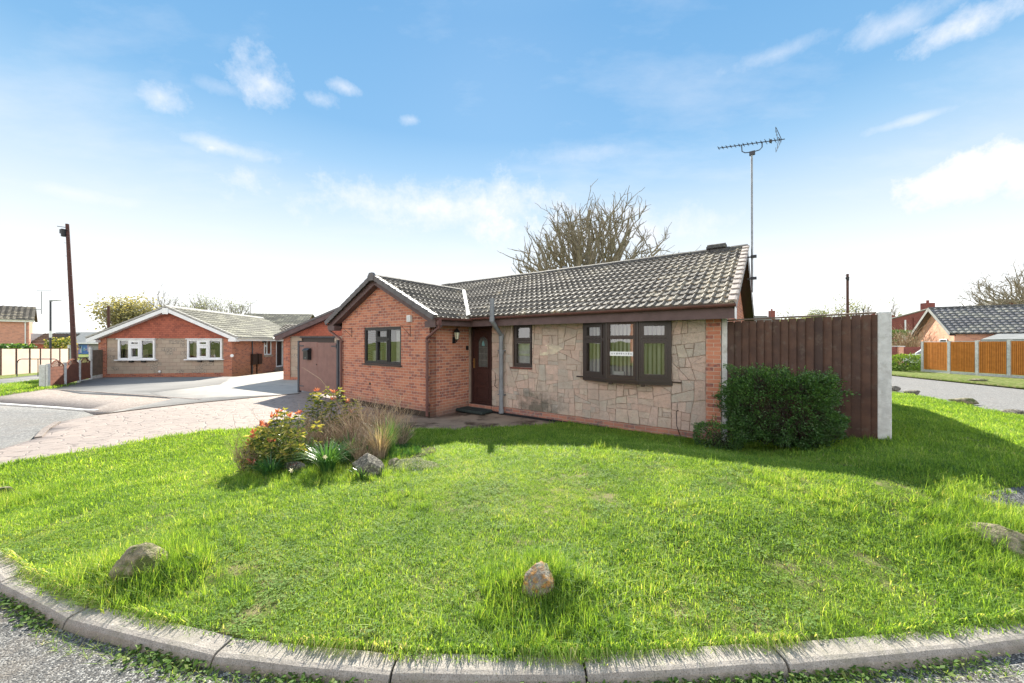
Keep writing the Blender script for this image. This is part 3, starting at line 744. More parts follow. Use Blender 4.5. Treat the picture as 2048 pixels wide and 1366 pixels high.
scatter('grass', LAWN, tufts, 1250, .7, 1.35, g_dens, g_size, 11, 'short green grass of the sunlit corner lawn', 'grass')
scatter('long_grass', LAWN, long_t, 420, .6, 1.15, lambda x, y: (longness(x, y) if math.hypot(x, y) < 8 and y > 1.2 and not in_pad(x, y) else 0), lambda x, y: 1, 12, 'longer grass tufts around the stones and hollows of the lawn', 'grass')
scatter('verge_grass', LAWN, far_t, 75, .8, 1.4, lambda x, y: (S((math.hypot(x, y) - 5) / 3) if math.hypot(x, y) < 18 and y > 2 and not in_pad(x, y) else 0), lambda x, y: 1 + math.hypot(x, y) / 40, 13, 'grass on the far part of the lawn beside the side road', 'grass')
def clover_mesh(k):
    random.seed(200 + k); mb = MB()
    for _ in range(22):
        a = rnd(0, 6.283); r = .06 * math.sqrt(random.random()); c = Vector((r * math.cos(a), r * math.sin(a), rnd(.008, .026))); t = rnd(.1, 1); th = rnd(0, 6.28)
        for j in range(3):
            an = th + j * 2.09; d = Vector((math.cos(an), math.sin(an), rnd(-.1, .45))) * rnd(.006, .010); s_ = Vector((-math.sin(an), math.cos(an), rnd(-.2, .2))) * .0048; mb.poly([c, c + d * .6 - s_, c + d, c + d * .6 + s_], t)
    o = mb.build('clover', M['clover'], uv=False); COL.objects.unlink(o); return o


scatter('clover', LAWN, coll('clover_sources', [clover_mesh(k) for k in range(3)]), 170, .6, 1.1, lambda x, y: (1.3 * S((bumpy(x, y, 1.5, 21) - .47) * 7) + .12 if math.hypot(x, y) < 5.5 and y > 1.2 else 0), lambda x, y: 1, 17, 'patches of low clover leaves in the front of the lawn', 'clover', tilt=.3)
scatter('far_grass', V3, far_t, 30, .9, 1.5, lambda x, y: 1, lambda x, y: 1.6, 14, 'grass on the small corner verge at the left edge', 'grass')


# weeds along the gutter and grass hanging over the kerb
def weeds():
    random.seed(9); mb = MB(); mg = MB()
    for i in range(len(ko)):
        x, y = ko[i]
        if not -4 < x < 4: continue
        for q in range(44):
            d = mnoise.noise(Vector((x * 1.5 + 5, .3, 0))) * .5 + .5
            if random.random() > S((d - .32) * 3.2): continue
            o = abs(random.gauss(0, .045)) + .005; p = ko[i] - kn[i] * o + tn[i] * rnd(-.03, .03)
            s = rnd(.006, .018); z = .185 + rnd(.0, .04) * (1 - o / .2); th = rnd(0, 6.28); a = Vector((math.cos(th), math.sin(th), rnd(-.2, .7))) * s; b = Vector((-math.sin(th), math.cos(th), rnd(-.3, .3))) * s * .6
            c = Vector((p[0], p[1], z)); mb.poly([c - a, c + b, c + a, c - b], rnd(.05, 1))
        for q in range(26):
            d = mnoise.noise(Vector((x * 2.1 + 9, 5.3, 0))) * .5 + .5
            if random.random() > S((d - .28) * 2.6): continue
            p = kin[i] + kn[i] * rnd(0, .04) + tn[i] * rnd(-.03, .03); L = rnd(.03, .11) * (.5 + d); th = rnd(-.8, .8)
            dv = -kn[i] * math.cos(th) + tn[i] * math.sin(th); w = .0022; sd_ = np.array([-dv[1], dv[0]]) * w
            z0 = .26; pts = [(p, z0), (p + dv * L * .4, z0 + .03 + L * .15), (p + dv * L, z0 + .002)]
            v = []
            for k, (pp, z) in enumerate(pts[:2]): v += [(*(pp - sd_), z), (*(pp + sd_), z)]
            v.append((*pts[2][0], pts[2][1])); mg.faces(v, [(0, 1, 3, 2), (2, 3, 4)], rnd(.2, 1))
        if -4 < x < 4 and mnoise.noise(Vector((x * 1.1 + 2, 7.3, 0))) > -.02:
            for q in range(18):
                o = rnd(.01, .12); p = ko[i] - kn[i] * o + tn[i] * rnd(-.03, .03); th = rnd(0, 6.28); L = rnd(.02, .06); w = .002
                dx, dy = math.cos(th) * L, math.sin(th) * L
                mg.poly([(p[0] - dy * w / L, p[1] + dx * w / L, .185), (p[0] + dy * w / L, p[1] - dx * w / L, .185), (p[0] + dx, p[1] + dy, .185 + rnd(.01, .045))], rnd(.1, 1))
    tag(mb.build('weeds', M['weed'], uv=False), 'low leafy weeds growing in the gutter along the kerb', 'weeds', None, 'stuff')
    tag(mg.build('edge_grass', M['grass'], uv=False), 'grass blades hanging over the concrete kerb', 'grass', None, 'stuff')


weeds()


def rock(name, label, loc, size, m, seed, rz=0, sub=4, k=.35):
    bm = bmesh.new(); bmesh.ops.create_icosphere(bm, subdivisions=sub, radius=1)
    off = Vector((seed * 3.1, seed * 1.7, seed)); rs = random.Random(seed); planes = [(Vector((rs.uniform(-1, 1), rs.uniform(-1, 1), rs.uniform(-.4, 1))).normalized(), rs.uniform(.52, .85)) for _ in range(9)]
    for v in bm.verts:
        n = v.co.normalized(); r = 1 + k * mnoise.noise(n * 1.3 + off) + .16 * mnoise.noise(n * 3.5 + off) + .05 * mnoise.noise(n * 9 + off)
        c = n * r
        for pn, pd in planes:
            e = c.dot(pn) - pd
            if e > 0: c = c - pn * e * .92
        c += n * (.035 * mnoise.noise(n * 14 + off) + .02 * mnoise.noise(n * 30 + off))
        v.co = Vector((c.x * size[0], c.y * size[1], c.z * size[2]))
    me = bpy.data.meshes.new(name); bm.to_mesh(me); bm.free(); me.materials.append(m); me.polygons.foreach_set('use_smooth', [True] * len(me.polygons))
    o = bpy.data.objects.new(name, me); COL.objects.link(o); o.location = loc; o.rotation_euler = (0, 0, rz); return tag(o, label, 'rock')


def at_ground(px, py, dz=0):
    x, y, z = G(px, py); return (x, y, z + dz)


rock('boulder', 'large mossy boulder with a sunlit top, in long grass at the left of the lawn', at_ground(285, 1132, .02), (.17, .11, .15), M['rock_pale'], 3, .3)
rock('boulder', 'small wedge boulder with orange lichen, standing alone near the middle of the kerb', at_ground(1078, 1160, .0), (.13, .09, .10), M['rock_orange'], 8, .2)
rock('boulder', 'flat tan slab of rock at the right edge of the lawn', at_ground(2035, 1098, .03), (.40, .15, .12), M['rock_pale'], 5, -.75)
rock('boulder', 'stone half buried in grass at the left edge of the lawn', at_ground(-8, 992, .03), (.2, .12, .1), M['rock_pale'], 11, .2)
for px, py, s, lb in ((1822, 786, .3, 'first grassy stone on the verge beside the side road, right of the concrete post'), (1926, 803, .32, 'middle pale stone of three along the lawn edge beside the side road'), (2035, 828, .28, 'last dark stone along the lawn edge at the right border'), (1787, 778, .2, 'dark stone beside the side road, touching the concrete post in view')):
    rock('verge_stone', lb, at_ground(px, py, .02), (s, s * .55, .11), M['rock_pale'] if px == 1926 else M['rock'], px, -.5, 3)
rock('verge_stone', 'pale flat stone on the grass in front of the orange fence', (*G2(1955, 763), .17), (.34, .22, .08), M['rock_pale'], 21, -.4, 3)

# ------------------------------------------------------------------ the bungalow
def clip_poly(pts, p, n):
    out = []
    for i in range(len(pts)):
        a, b = pts[i], pts[(i + 1) % len(pts)]
        da = (a[0] - p[0]) * n[0] + (a[1] - p[1]) * n[1]; db = (b[0] - p[0]) * n[0] + (b[1] - p[1]) * n[1]
        if da >= 0: out.append(a)
        if (da > 0 > db) or (da < 0 < db):
            t = da / (da - db); out.append((a[0] + (b[0] - a[0]) * t, a[1] + (b[1] - a[1]) * t))
    return out


def area(p): return .5 * sum(p[i][0] * p[(i + 1) % len(p)][1] - p[(i + 1) % len(p)][0] * p[i][1] for i in range(len(p)))


def inset(p, d):
    if area(p) < 0: p = p[::-1]
    q = list(p)
    for i in range(len(p)):
        a, b = p[i], p[(i + 1) % len(p)]; ex, ey = b[0] - a[0], b[1] - a[1]; L = math.hypot(ex, ey)
        if L < 1e-6: continue
        n = (-ey / L, ex / L); q = clip_poly(q, (a[0] + n[0] * d, a[1] + n[1] * d), n)
        if len(q) < 3: return []
    return q


def minus_rect(p, r):
    x0, z0, x1, z1 = r; out = []; rest = p
    for pt, n in (((x0, 0), (1, 0)), ((x1, 0), (-1, 0)), ((0, z0), (0, 1)), ((0, z1), (0, -1))):
        o = clip_poly(rest, pt, (-n[0], -n[1]))
        if len(o) > 2 and abs(area(o)) > 1e-5: out.append(o)
        rest = clip_poly(rest, pt, n)
        if len(rest) < 3: break
    return out


def crazy_stones(x0, x1, z0, z1, holes, y, seed=5, size=.055):
    random.seed(seed); work = [[(x0, z0), (x1, z0), (x1, z1), (x0, z1)]]; done = []
    while work:
        p = work.pop(); A = abs(area(p)); w = max(q[0] for q in p) - min(q[0] for q in p); h = max(q[1] for q in p) - min(q[1] for q in p)
        if A < rnd(.018, size * 1.9) and max(w, h) < .52: done.append(p); continue
        if A < .012: done.append(p); continue
        cx = min(q[0] for q in p) + w * rnd(.32, .68); cz = min(q[1] for q in p) + h * rnd(.32, .68)
        vert = w > h * rnd(.8, 1.3)
        an = random.gauss(0, .10) if random.random() < .78 else random.gauss(0, .38)
        n = (math.cos(an), math.sin(an)) if vert else (math.sin(an), math.cos(an))
        a = clip_poly(p, (cx, cz), n); b = clip_poly(p, (cx, cz), (-n[0], -n[1]))
        if len(a) > 2 and len(b) > 2: work += [a, b]
        else: done.append(p)
    mb = MB()
    def stone(p, out, t):
        # roughen the outline, small chamfer to the mortar
        if area(p) < 0: p = p[::-1]
        q = []
        for i in range(len(p)):
            a, b = p[i], p[(i + 1) % len(p)]; L = math.hypot(b[0] - a[0], b[1] - a[1]); k = max(1, int(L / .05))
            for j in range(k):
                u = j / k; x = a[0] + (b[0] - a[0]) * u; z = a[1] + (b[1] - a[1]) * u
                jt = .0045 if k > 1 and j else .002
                q.append((x + mnoise.noise(Vector((x * 23, z * 23, 1))) * jt * 1.6, z + mnoise.noise(Vector((x * 23, z * 23, 8))) * jt * 1.6))
        c = (sum(a[0] for a in q) / len(q), sum(a[1] for a in q) / len(q)); n = len(q)
        sh = []
        for a in q:
            dx, dz = c[0] - a[0], c[1] - a[1]; L = math.hypot(dx, dz) + 1e-6; s_ = min(.007, L * .3); sh.append((a[0] + dx / L * s_, a[1] + dz / L * s_))
        v = [(a[0], y, a[1]) for a in q] + [(a[0], y - out * .75, a[1]) for a in q] + [(a[0], y - out, a[1]) for a in sh]
        f = []
        for r in (0, 1):
            for i in range(n): f.append((r * n + i, r * n + (i + 1) % n, (r + 1) * n + (i + 1) % n, (r + 1) * n + i))
        f.append(tuple(range(2 * n, 3 * n))); mb.faces(v, f, t)
    for p in done:
        if random.random() < .55 and mnoise.noise(Vector((p[0][0], p[0][1], 4))) > -.3: ins = .0012
        else: ins = .0052
        q = inset(p, ins)
        if len(q) < 3 or abs(area(q)) < .0008: continue
        ps = [q]
        for hr in holes:
            nx = []
            for k in ps: nx += minus_rect(k, hr)
            ps = nx
        t = rnd(.01, .9); out = rnd(.010, .032)
        for k in ps:
            if len(k) > 2 and abs(area(k)) > .0005: stone(k, out, t)
    # the two pale fan stones between the windows
    for fan in ([(-3.91, 1.555), (-3.64, 1.565), (-3.68, 1.83), (-3.80, 1.79), (-3.88, 1.70)], [(-3.62, 1.565), (-3.48, 1.60), (-3.27, 1.73), (-3.42, 1.83), (-3.66, 1.86)]):
        stone(fan, .026, .97)
    return mb


def wallgrid(mb, x0, x1, z0, z1, holes, y0, y1):
    """wall slab from y0 (front) to y1 (back) with rectangular holes"""
    xs = sorted({x0, x1, *[h[0] for h in holes], *[h[2] for h in holes]}); zs = sorted({z0, z1, *[h[1] for h in holes], *[h[3] for h in holes]})
    def hole(cx, cz): return not (x0 < cx < x1 and z0 < cz < z1) or any(h[0] < cx < h[2] and h[1] < cz < h[3] for h in holes)
    for i in range(len(xs) - 1):
        for j in range(len(zs) - 1):
            a, b, c, d = xs[i], xs[i + 1], zs[j], zs[j + 1]; cx, cz = (a + b) / 2, (c + d) / 2
            if hole(cx, cz): continue
            mb.poly([(a, y0, c), (b, y0, c), (b, y0, d), (a, y0, d)]); mb.poly([(b, y1, c), (a, y1, c), (a, y1, d), (b, y1, d)])
            if i == 0 or hole((xs[i - 1] + a) / 2, cz): mb.poly([(a, y1, c), (a, y0, c), (a, y0, d), (a, y1, d)])
            if i == len(xs) - 2 or hole((b + xs[i + 2]) / 2, cz): mb.poly([(b, y0, c), (b, y1, c), (b, y1, d), (b, y0, d)])
            if j == 0 or hole(cx, (zs[j - 1] + c) / 2): mb.poly([(a, y1, c), (b, y1, c), (b, y0, c), (a, y0, c)])
            if j == len(zs) - 2 or hole(cx, (d + zs[j + 2]) / 2): mb.poly([(a, y0, d), (b, y0, d), (b, y1, d), (a, y1, d)])
    return mb


def frame2d(mb, O, U, x0, z0, x1, z1, w, d0, d1):
    """rectangular frame bars in the plane O + U*x, z up; depth from d0 to d1 along the outward normal"""
    U = Vector(U).normalized(); Nn = Vector((U.y, -U.x, 0)); O = Vector(O)
    def bar(a, b, c, d, e0=d0, e1=d1):
        v = []
        for (x, z) in ((a, b), (c, b), (c, d), (a, d)):
            for e in (e0, e1): v.append(O + U * x + Vector((0, 0, z)) + Nn * e)
        mb.faces(v, [(0, 2, 4, 6), (1, 7, 5, 3), (0, 1, 3, 2), (2, 3, 5, 4), (4, 5, 7, 6), (6, 7, 1, 0)])
    bar(x0, z0, x1, z0 + w); bar(x0, z1 - w, x1, z1); bar(x0, z0 + w, x0 + w, z1 - w); bar(x1 - w, z0 + w, x1, z1 - w)


def pane(mb, O, U, x0, z0, x1, z1, d):
    U = Vector(U).normalized(); Nn = Vector((U.y, -U.x, 0)); O = Vector(O)
    mb.poly([O + U * x + Vector((0, 0, z)) + Nn * d for x, z in ((x0, z0), (x1, z0), (x1, z1), (x0, z1))])


def tile_field(mb, O, Sd, Td, Ls, Lt, period=.165, gauge=.29, amp=.03, step=.026, moss=None, skip=None, coarse=False, seed=1):
    random.seed(seed); O, Sd, Td = Vector(O), Vector(Sd).normalized(), Vector(Td).normalized(); Nn = Sd.cross(Td).normalized()
    if Nn.z < 0: Nn = -Nn
    offs = [0, .5] if coarse else [0, .1, .22, .34, .44, .72]
    def prof(q):
        q = q % 1.0
        return amp * math.sin(math.pi * q / .44) if q < .44 else 0.
    ss = []
    k = 0
    while True:
        for o in offs:
            s_ = (k + (o if not coarse else {0: 0, .5: .5}[o])) * period
            if s_ < Ls: ss.append(s_)
        k += 1
        if k * period > Ls: break
    ss.append(Ls); n = len(ss); ph = [prof(s_ / period) if not coarse else (amp if (i % 2) else 0) for i, s_ in enumerate(ss)]
    nc = int(math.ceil(Lt / gauge))
    for c in range(nc):
        t0, t1 = c * gauge, min(Lt, (c + 1) * gauge + .0); rt = {}
        rows = [(t0 - .004, -.02), (t0, step), (t0 + (t1 - t0) * .9, step * .1), (t1 + .02, 0)] if not coarse else [(t0, -.01), (t0, step), (t1, 0)]
        v = []
        for (t, h) in rows:
            for i, s_ in enumerate(ss):
                jit = .003 * math.sin(s_ * 37 + c * 5)
                v.append(O + Sd * s_ + Td * t + Nn * ((ph[i] if h > -.015 else ph[i] * .3) + h + jit))
        f = []; tt = []
        for r in range(len(rows) - 1):
            for i in range(n - 1):
                key = int(ss[i] / (period * 2))
                if key not in rt:
                    m = 1 if moss and random.random() < moss(ss[i], t0) else 0; rt[key] = m + rnd(.02, .95)
                f.append((r * n + i, r * n + i + 1, (r + 1) * n + i + 1, (r + 1) * n + i)); tt.append(rt[key])
        mb.faces(v, f, tt)
    return mb


def gutter_run(mb, p0, p1, out, r=.055):
    out = Vector(out); prof = []
    for k in range(9): a = math.pi * k / 8; prof.append((math.cos(a) * r, -math.sin(a) * r))
    for k in range(8, -1, -1): a = math.pi * k / 8; prof.append((math.cos(a) * (r - .005), -math.sin(a) * (r - .005)))
    mb.prism(prof, p0, p1, out, (0, 0, 1))
    d = Vector(p1) - Vector(p0); L = d.length; k = .6
    while k < L:     # joints and clips
        c = Vector(p0) + d.normalized() * k; pr = [(a * 1.09, b * 1.09 + .0) for a, b in prof]; mb.prism(pr, c - d.normalized() * .02, c + d.normalized() * .02, out, (0, 0, 1)); k += 1.15


H = thing('bungalow', 'brick and crazy stone bungalow with brown windows and a gabled wing, behind the lawn', 'house', (CC[0], CC[1], 0), TH)
EZ, RZ, RY, EY = 2.56, 4.22, 2.95, -.42
tanp = (RZ - EZ) / (RY - EY); BY = RY * 2 - EY
WX0, WX1, WY = -10.38, -6.27, -1.46
BAY = (-2.70, 1.05, -.87, 2.36)
SMW = (-4.74, 1.24, -4.12, 2.36)
DOOR = (-6.24, .16, -5.42, 2.36)
# walls
mb = MB(); wallgrid(mb, -10.2, 0, -.15, 2.45, [(BAY[0], BAY[1], BAY[2], BAY[3]), (SMW[0], SMW[1], SMW[2], SMW[3]), (DOOR[0] - .02, DOOR[1], DOOR[2], DOOR[3]), (-10.19, -.14, -6.27, 2.44)], 0, .25)
mb.build('stone_wall_backing', M['mortar'], H)
bk = MB()
bk.box(-.245, -.026, -.15, 0, -.002, 2.44)                        # corner pier
bk.box(-5.36, -.022, -.15, -.247, -.002, .17) ; bk.box(-5.42, -.024, -.15, -5.362, -.002, .16)
bk.box(-6.24, -.05, -.15, -5.425, .02, .155)                     # below the door
o = bk.build('plinth', M['brick_plinth'], H); o['label'] = 'dark red brick plinth under the stone cladding'
mb = MB()
# gable end wall right
def gable(mb, x0, x1, yf, flip, z0, ze, xa, za):
    mb.poly([(x0, yf, z0), (x1, yf, z0), (x1, yf, ze), (xa, yf, za), (x0, yf, ze)])
prof = [(.002, 0), (BY + EY, 0)]
mb.poly([(.0, .0, -.15), (.0, 5.9, -.15), (.0, 5.9, 2.5), (.0, RY, RZ - .2), (.0, .0, 2.5)])
mb.poly([(-.2, .02, -.15), (-.2, 5.9, -.15), (-.2, 5.9, 2.5), (-.2, RY, RZ - .2), (-.2, .02, 2.5)])
mb.poly([(-10.2, 5.9, -.15), (0, 5.9, -.15), (0, 5.9, 2.5), (-10.2, 5.9, 2.5)]); mb.poly([(-10.2, 0, -.15), (-10.2, 5.9, -.15), (-10.2, 5.9, 2.5), (-10.2, RY, RZ - .25), (-10.2, 0, 2.5)])
mb.box(-.243, -.03, .0, .002, -.0265, 2.43)
mb.build('brick_wall', M['brick'], H)
# wing
mb = MB(); WW = (-9.15, 1.25, -7.41, 2.31)
wallgrid(mb, WX0, WX1, -.15, 2.35, [WW], WY, WY + .22)
AX, AZ = -8.345, 3.72; wp = (AZ - 2.48) / (AX - (-5.82)) * -1
ztop = lambda x: AZ - .17 - abs(x - AX) * abs(wp)
mb.poly([(WX0, WY, 2.35), (WX1, WY, 2.35), (WX1, WY, ztop(WX1)), (AX, WY, ztop(AX)), (WX0, WY, ztop(WX0))])
mb.poly([(WX1, WY, -.15), (WX1, .24, -.15), (WX1, .24, 2.5), (WX1, WY, 2.5)]); mb.poly([(WX0, WY, -.15), (WX0, 5, -.15), (WX0, 5, 2.5), (WX0, WY, 2.5)])
mb.poly([(WX1 - .22, WY, -.15), (WX1 - .22, .24, -.15), (WX1 - .22, .24, 2.5), (WX1 - .22, WY, 2.5)])
mb.build('porch_wing_wall', M['brick'], H)
MB().box(-10.4, -1.50, -.15, -6.25, -1.463, .12).build('wing_plinth', M['soil'], H)
MB().box(-5.42, -.075, -.12, .03, -.024, .028).build('damp_course', M['black'], H)
st = crazy_stones(-5.42, -.247, .172, 2.45, [(BAY[0] - .02, BAY[1] - .05, BAY[2] + .02, 2.5), (SMW[0], SMW[1], SMW[2], 2.5)], 0)
st.build('stone_cladding', M['stone'], H)
# inside: floor, back partition
mb = MB().box(-10.1, .3, -.1, -.25, 5.8, .02); mb.box(-10.0, 2.6, .02, -.3, 2.65, 2.4); mb.box(-4.95, .3, .02, -4.9, 2.6, 2.4); mb.box(-3.75, .3, .02, -3.7, 2.6, 2.4); mb.box(-9.9, .3, 2.36, -.3, 2.6, 2.4); mb.box(-10.1, -1.2, 2.36, -6.55, .25, 2.4)
mb.box(-10.0, -.2, .02, -6.6, -.15, 2.36)
mb.build('inner_wall', M['room'], H)

# roofs
def moss_main(s, t):   # s from the right verge
    return max(.03, .9 - s * .42 - .12 * abs(t - 2.2)) if s < 3 else .06 + .1 * (t > 2.6)
slope = math.hypot(RY - EY, RZ - EZ)
R_ = MB(); tile_field(R_, (.25, EY, EZ), (-1, 0, 0), (0, RY - EY, RZ - EZ), 10.70, slope, moss=moss_main)
roof = R_.build('roof', M['tile'], H)
bp = MB(); tile_field(bp, (-10.45, BY, EZ), (1, 0, 0), (0, -(RY - EY), RZ - EZ), 10.70, slope, coarse=True, gauge=.58); bp.build('rear_roof_slope', M['tile'], roof)
U_ = MB(); U_.box(-10.44, EY + .04, EZ - .06, .22, EY + .06, EZ - .03)   # underlay
U_.poly([(-10.44, EY, EZ - .035), (.24, EY, EZ - .035), (.24, RY, RZ - .035), (-10.44, RY, RZ - .035)]); U_.poly([(-10.44, BY, EZ - .035), (.24, BY, EZ - .035), (.24, RY, RZ - .035), (-10.44, RY, RZ - .035)])
U_.build('underlay', M['dark'], roof)
rd = MB(); k = -10.46; random.seed(2)
def ridge_tiles(mb, a, b, z, axis, w=.125, L=.45):
    prof = [(-w, -.07), (-w * .72, .0), (0, .045), (w * .72, .0), (w, -.07), (w - .02, -.08), (0, .02), (-w + .02, -.08)]
    k = a
    while k < b - .05:
        e = min(b, k + L); j = rnd(-.004, .004)
        if axis == 'x': mb.prism(prof, (k, RY, z + j), (e - .012, RY, z + j + rnd(-.003, .003)), (0, 1, 0), (0, 0, 1))
        else: mb.prism(prof, (AX, k, z + j), (AX, e - .012, z + j), (1, 0, 0), (0, 0, 1))
        k += L
ridge_tiles(rd, -10.46, .26, RZ + .03, 'x'); rd.build('ridge', M['ridge'], roof)
rv = MB(); rv.prism([(-.11, 0), (-.08, .07), (0, .09), (.08, .07), (.11, 0)], (-.65, RY, RZ + .05), (-.20, RY, RZ + .05), (0, 1, 0), (0, 0, 1)); rv.prism([(-.125, .0), (-.08, .09), (0, .12), (.08, .09), (.125, 0)], (-.63, RY, RZ + .065), (-.22, RY, RZ + .065), (0, 1, 0), (0, 0, 1))
rv.build('ridge_vent', M['ridge'], roof)
# verge tiles on the right end
vg = MB(); T_ = Vector((0, RY - EY, RZ - EZ)).normalized(); Nv = Vector((0, -T_.z, T_.y)); k = 0
while k < slope - .05:
    p = Vector((0, EY, EZ)) + T_ * k; q = p + T_ * .285
    vg.prism([(.15, .0), (.285, .0), (.285, .05), (.25, .062), (.15, .058)], p + Nv * .012, q - Nv * .012, (1, 0, 0), Nv); k += .29
vg.build('verge_tile', mat('verge tile', (.42, .36, .33), (.28, .24, .22), 9, .9, .5, 40, c3=(.55, .5, .4), s3=14), roof)
fl = MB().cyl((-5.1, RY + .6, RZ - .45), (-5.1, RY + .6, RZ + .22), .06); fl.cyl((-5.1, RY + .6, RZ + .2), (-5.1, RY + .6, RZ + .26), .075); fl.build('flue', M['pipe'], roof)
# wing roof
ws = math.hypot(AX + 5.82, AZ - 2.48)
mr = lambda s, t: .35 if s < .5 and t > 2 else .07
W_ = MB(); tile_field(W_, (-5.82, -1.70, 2.48), (0, 1, 0), (AX + 5.82, 0, AZ - 2.48), 3.7, ws, moss=mr, seed=3)
wr = W_.build('wing_roof', M['tile'], H)
W2 = MB(); tile_field(W2, (2 * AX + 5.82, 3, 2.48), (0, -1, 0), (-(AX + 5.82), 0, AZ - 2.48), 4.7, ws, coarse=True, seed=4); W2.build('wing_roof_slope', M['tile'], wr)
U2 = MB().poly([(-5.84, -1.66, 2.44), (-5.84, 2, 2.44), (AX, 2, AZ - .04), (AX, -1.66, AZ - .04)]); U2.poly([(2 * AX + 5.84, -1.66, 2.44), (2 * AX + 5.84, 2, 2.44), (AX, 2, AZ - .04), (AX, -1.66, AZ - .04)]); U2.build('underlay', M['dark'], wr)
rd = MB(); ridge_tiles(rd, -1.74, 1.95, AZ + .03, 'y'); rd.build('ridge', M['ridge'], wr)
# dry verge caps and bargeboards of the wing
cp = MB(); bb = MB()
for sg in (1, -1):
    x_e = AX + sg * (AX + 5.82) * -1 * 1.0; Tw = Vector((AX - x_e, 0, AZ - 2.48)).normalized(); Nw = Vector((-Tw.z, 0, Tw.x)) if Tw.x > 0 else Vector((Tw.z, 0, -Tw.x))
    k = 0
    while k < ws - .02:
        e = min(ws, k + .27); p = Vector((x_e, -1.72, 2.48)) + Tw * k; q = Vector((x_e, -1.72, 2.48)) + Tw * e
        cp.prism([(-.035, -.075), (.10, -.075 + .11), (.10, .06), (-.03, .062), (-.045, .04)], p + Nw * .014, q + Nw * .0, (0, 1, 0), Nw); k += .275
    p = Vector((x_e, -1.66, 2.48)) - Nw * .03 ; q = Vector((AX, -1.66, AZ)) - Nw * .03
    bb.prism([(0, -.17), (.02, -.17), (.02, .0), (0, .0)], p - Tw * .02, q + Tw * .05 * 0, (0, 1, 0), Nw)
    # sloping soffit between board and wall
    bb.prism([(.02, -.165), (.22, -.165), (.22, -.150), (.02, -.150)], p, q, (0, 1, 0), Nw)
    x1 = x_e - sg * .0
    # box end
    bx0, bx1 = sorted((x_e - .02 * (1 if x_e > AX else -1), x_e - (.40 if x_e > AX else -.40)))
    bb.box(bx0, -1.665, 2.25, bx1, -1.44, 2.40)
capn = MB().prism([(-.13, -.16), (.13, -.16), (.15, -.04), (.07, .06), (-.07, .06), (-.15, -.04)], (AX, -1.78, AZ + .04), (AX, -1.70, AZ + .04), (1, 0, 0), (0, 0, 1))
cp.build('verge_cap', M['dryverge'], wr); capn.build('ridge_end_cap', M['dryverge'], wr)
bb.build('bargeboard', M['barge'], wr)
# valley flashing
vl = MB(); P0 = Vector((-5.90, -.42, 2.59)); P1 = Vector((-8.2, 1.82, 3.72)); n = 14; L_ = []
dirv = (P1 - P0).normalized(); sdv = Vector((1, 1, 0)).normalized(); random.seed(6)
for i in range(n + 1):
    c = P0 + (P1 - P0) * i / n; w = .055 + rnd(-.012, .012); L_ += [c - sdv * w * 1.0 + Vector((0, 0, .005)), c + Vector((0, 0, .035)), c + sdv * w + Vector((0, 0, .012))]
vl.faces(L_, [(3 * i + k, 3 * i + k + 1, 3 * i + 4 + k, 3 * i + 3 + k) for i in range(n) for k in (0, 1)]); vl.build('valley', M['white_rough'], H)
# soffits, fascias
fa = MB(); fa.box(-6.05, -.375, 2.30, .245, -.355, 2.52); fa.box(-6.05, -.355, 2.33, .235, -.002, 2.345)
fa.box(-5.885, -1.5, 2.30, -5.865, -.36, 2.46); fa.box(-6.27, -1.5, 2.33, -5.885, 0, 2.345); fa.box(-10.83, -1.5, 2.30, -10.81, 3, 2.46); fa.box(-10.81, -1.5, 2.33, -10.38, 3, 2.345)
fa.build('fascia', M['barge'], H)
fe = MB().box(.236, -.36, 2.30, .25, .0, 2.50); o = fe.build('box_end', M['white'], H); o['label'] = 'small white board closing the end of the eaves box'
# bargeboard right gable (both slopes)
br = MB()
for (y0, y1) in ((EY, RY), (BY, RY)):
    Tb = Vector((0, y1 - y0, RZ - EZ)).normalized(); Nb = Vector((0, -Tb.z, Tb.y)) if Tb.y > 0 else Vector((0, Tb.z, -Tb.y))
    p = Vector((.225, y0, EZ)) - Nb * .05; q = Vector((.225, RY, RZ)) - Nb * .05
    br.prism([(0, -.19), (.022, -.19), (.022, 0), (0, 0)], p, q, (1, 0, 0), Nb); br.prism([(-.22, -.18), (0, -.18), (0, -.165), (-.22, -.165)], p, q, (1, 0, 0), Nb)
br.build('gable_bargeboard', M['upvc'], H)
# gutters and downpipes
for g0, g1, go_ in (((-5.80, -.44, 2.525), (.27, -.44, 2.55), (0, 1, 0)), ((-5.80, -1.70, 2.47), (-5.80, -.42, 2.49), (1, 0, 0)), ((-10.89, -1.70, 2.47), (-10.89, 2.9, 2.49), (1, 0, 0))):
    gt = MB(); gutter_run(gt, g0, g1, go_); gt.build('gutter', M['gutter'], H)
for (gx, wx, s_) in ((-5.80, -6.30, 1), (-10.89, -10.34, -1)):
    dpm = MB(); dpm.box(gx - .045, -1.64, 2.30, gx + .045, -1.54, 2.44); dpm.tube([(gx, -1.59, 2.33), (gx, -1.585, 2.24), (wx, -1.53, 1.98), (wx, -1.52, 1.9), (wx, -1.52, .02)], .036, 10)
    for z in (1.9, 1.0, .3): dpm.box(wx - .06, -1.53, z - .02, wx + .06, -1.455, z + .02)
    dpm.build('downpipe', M['gutter'], H, smooth=False)
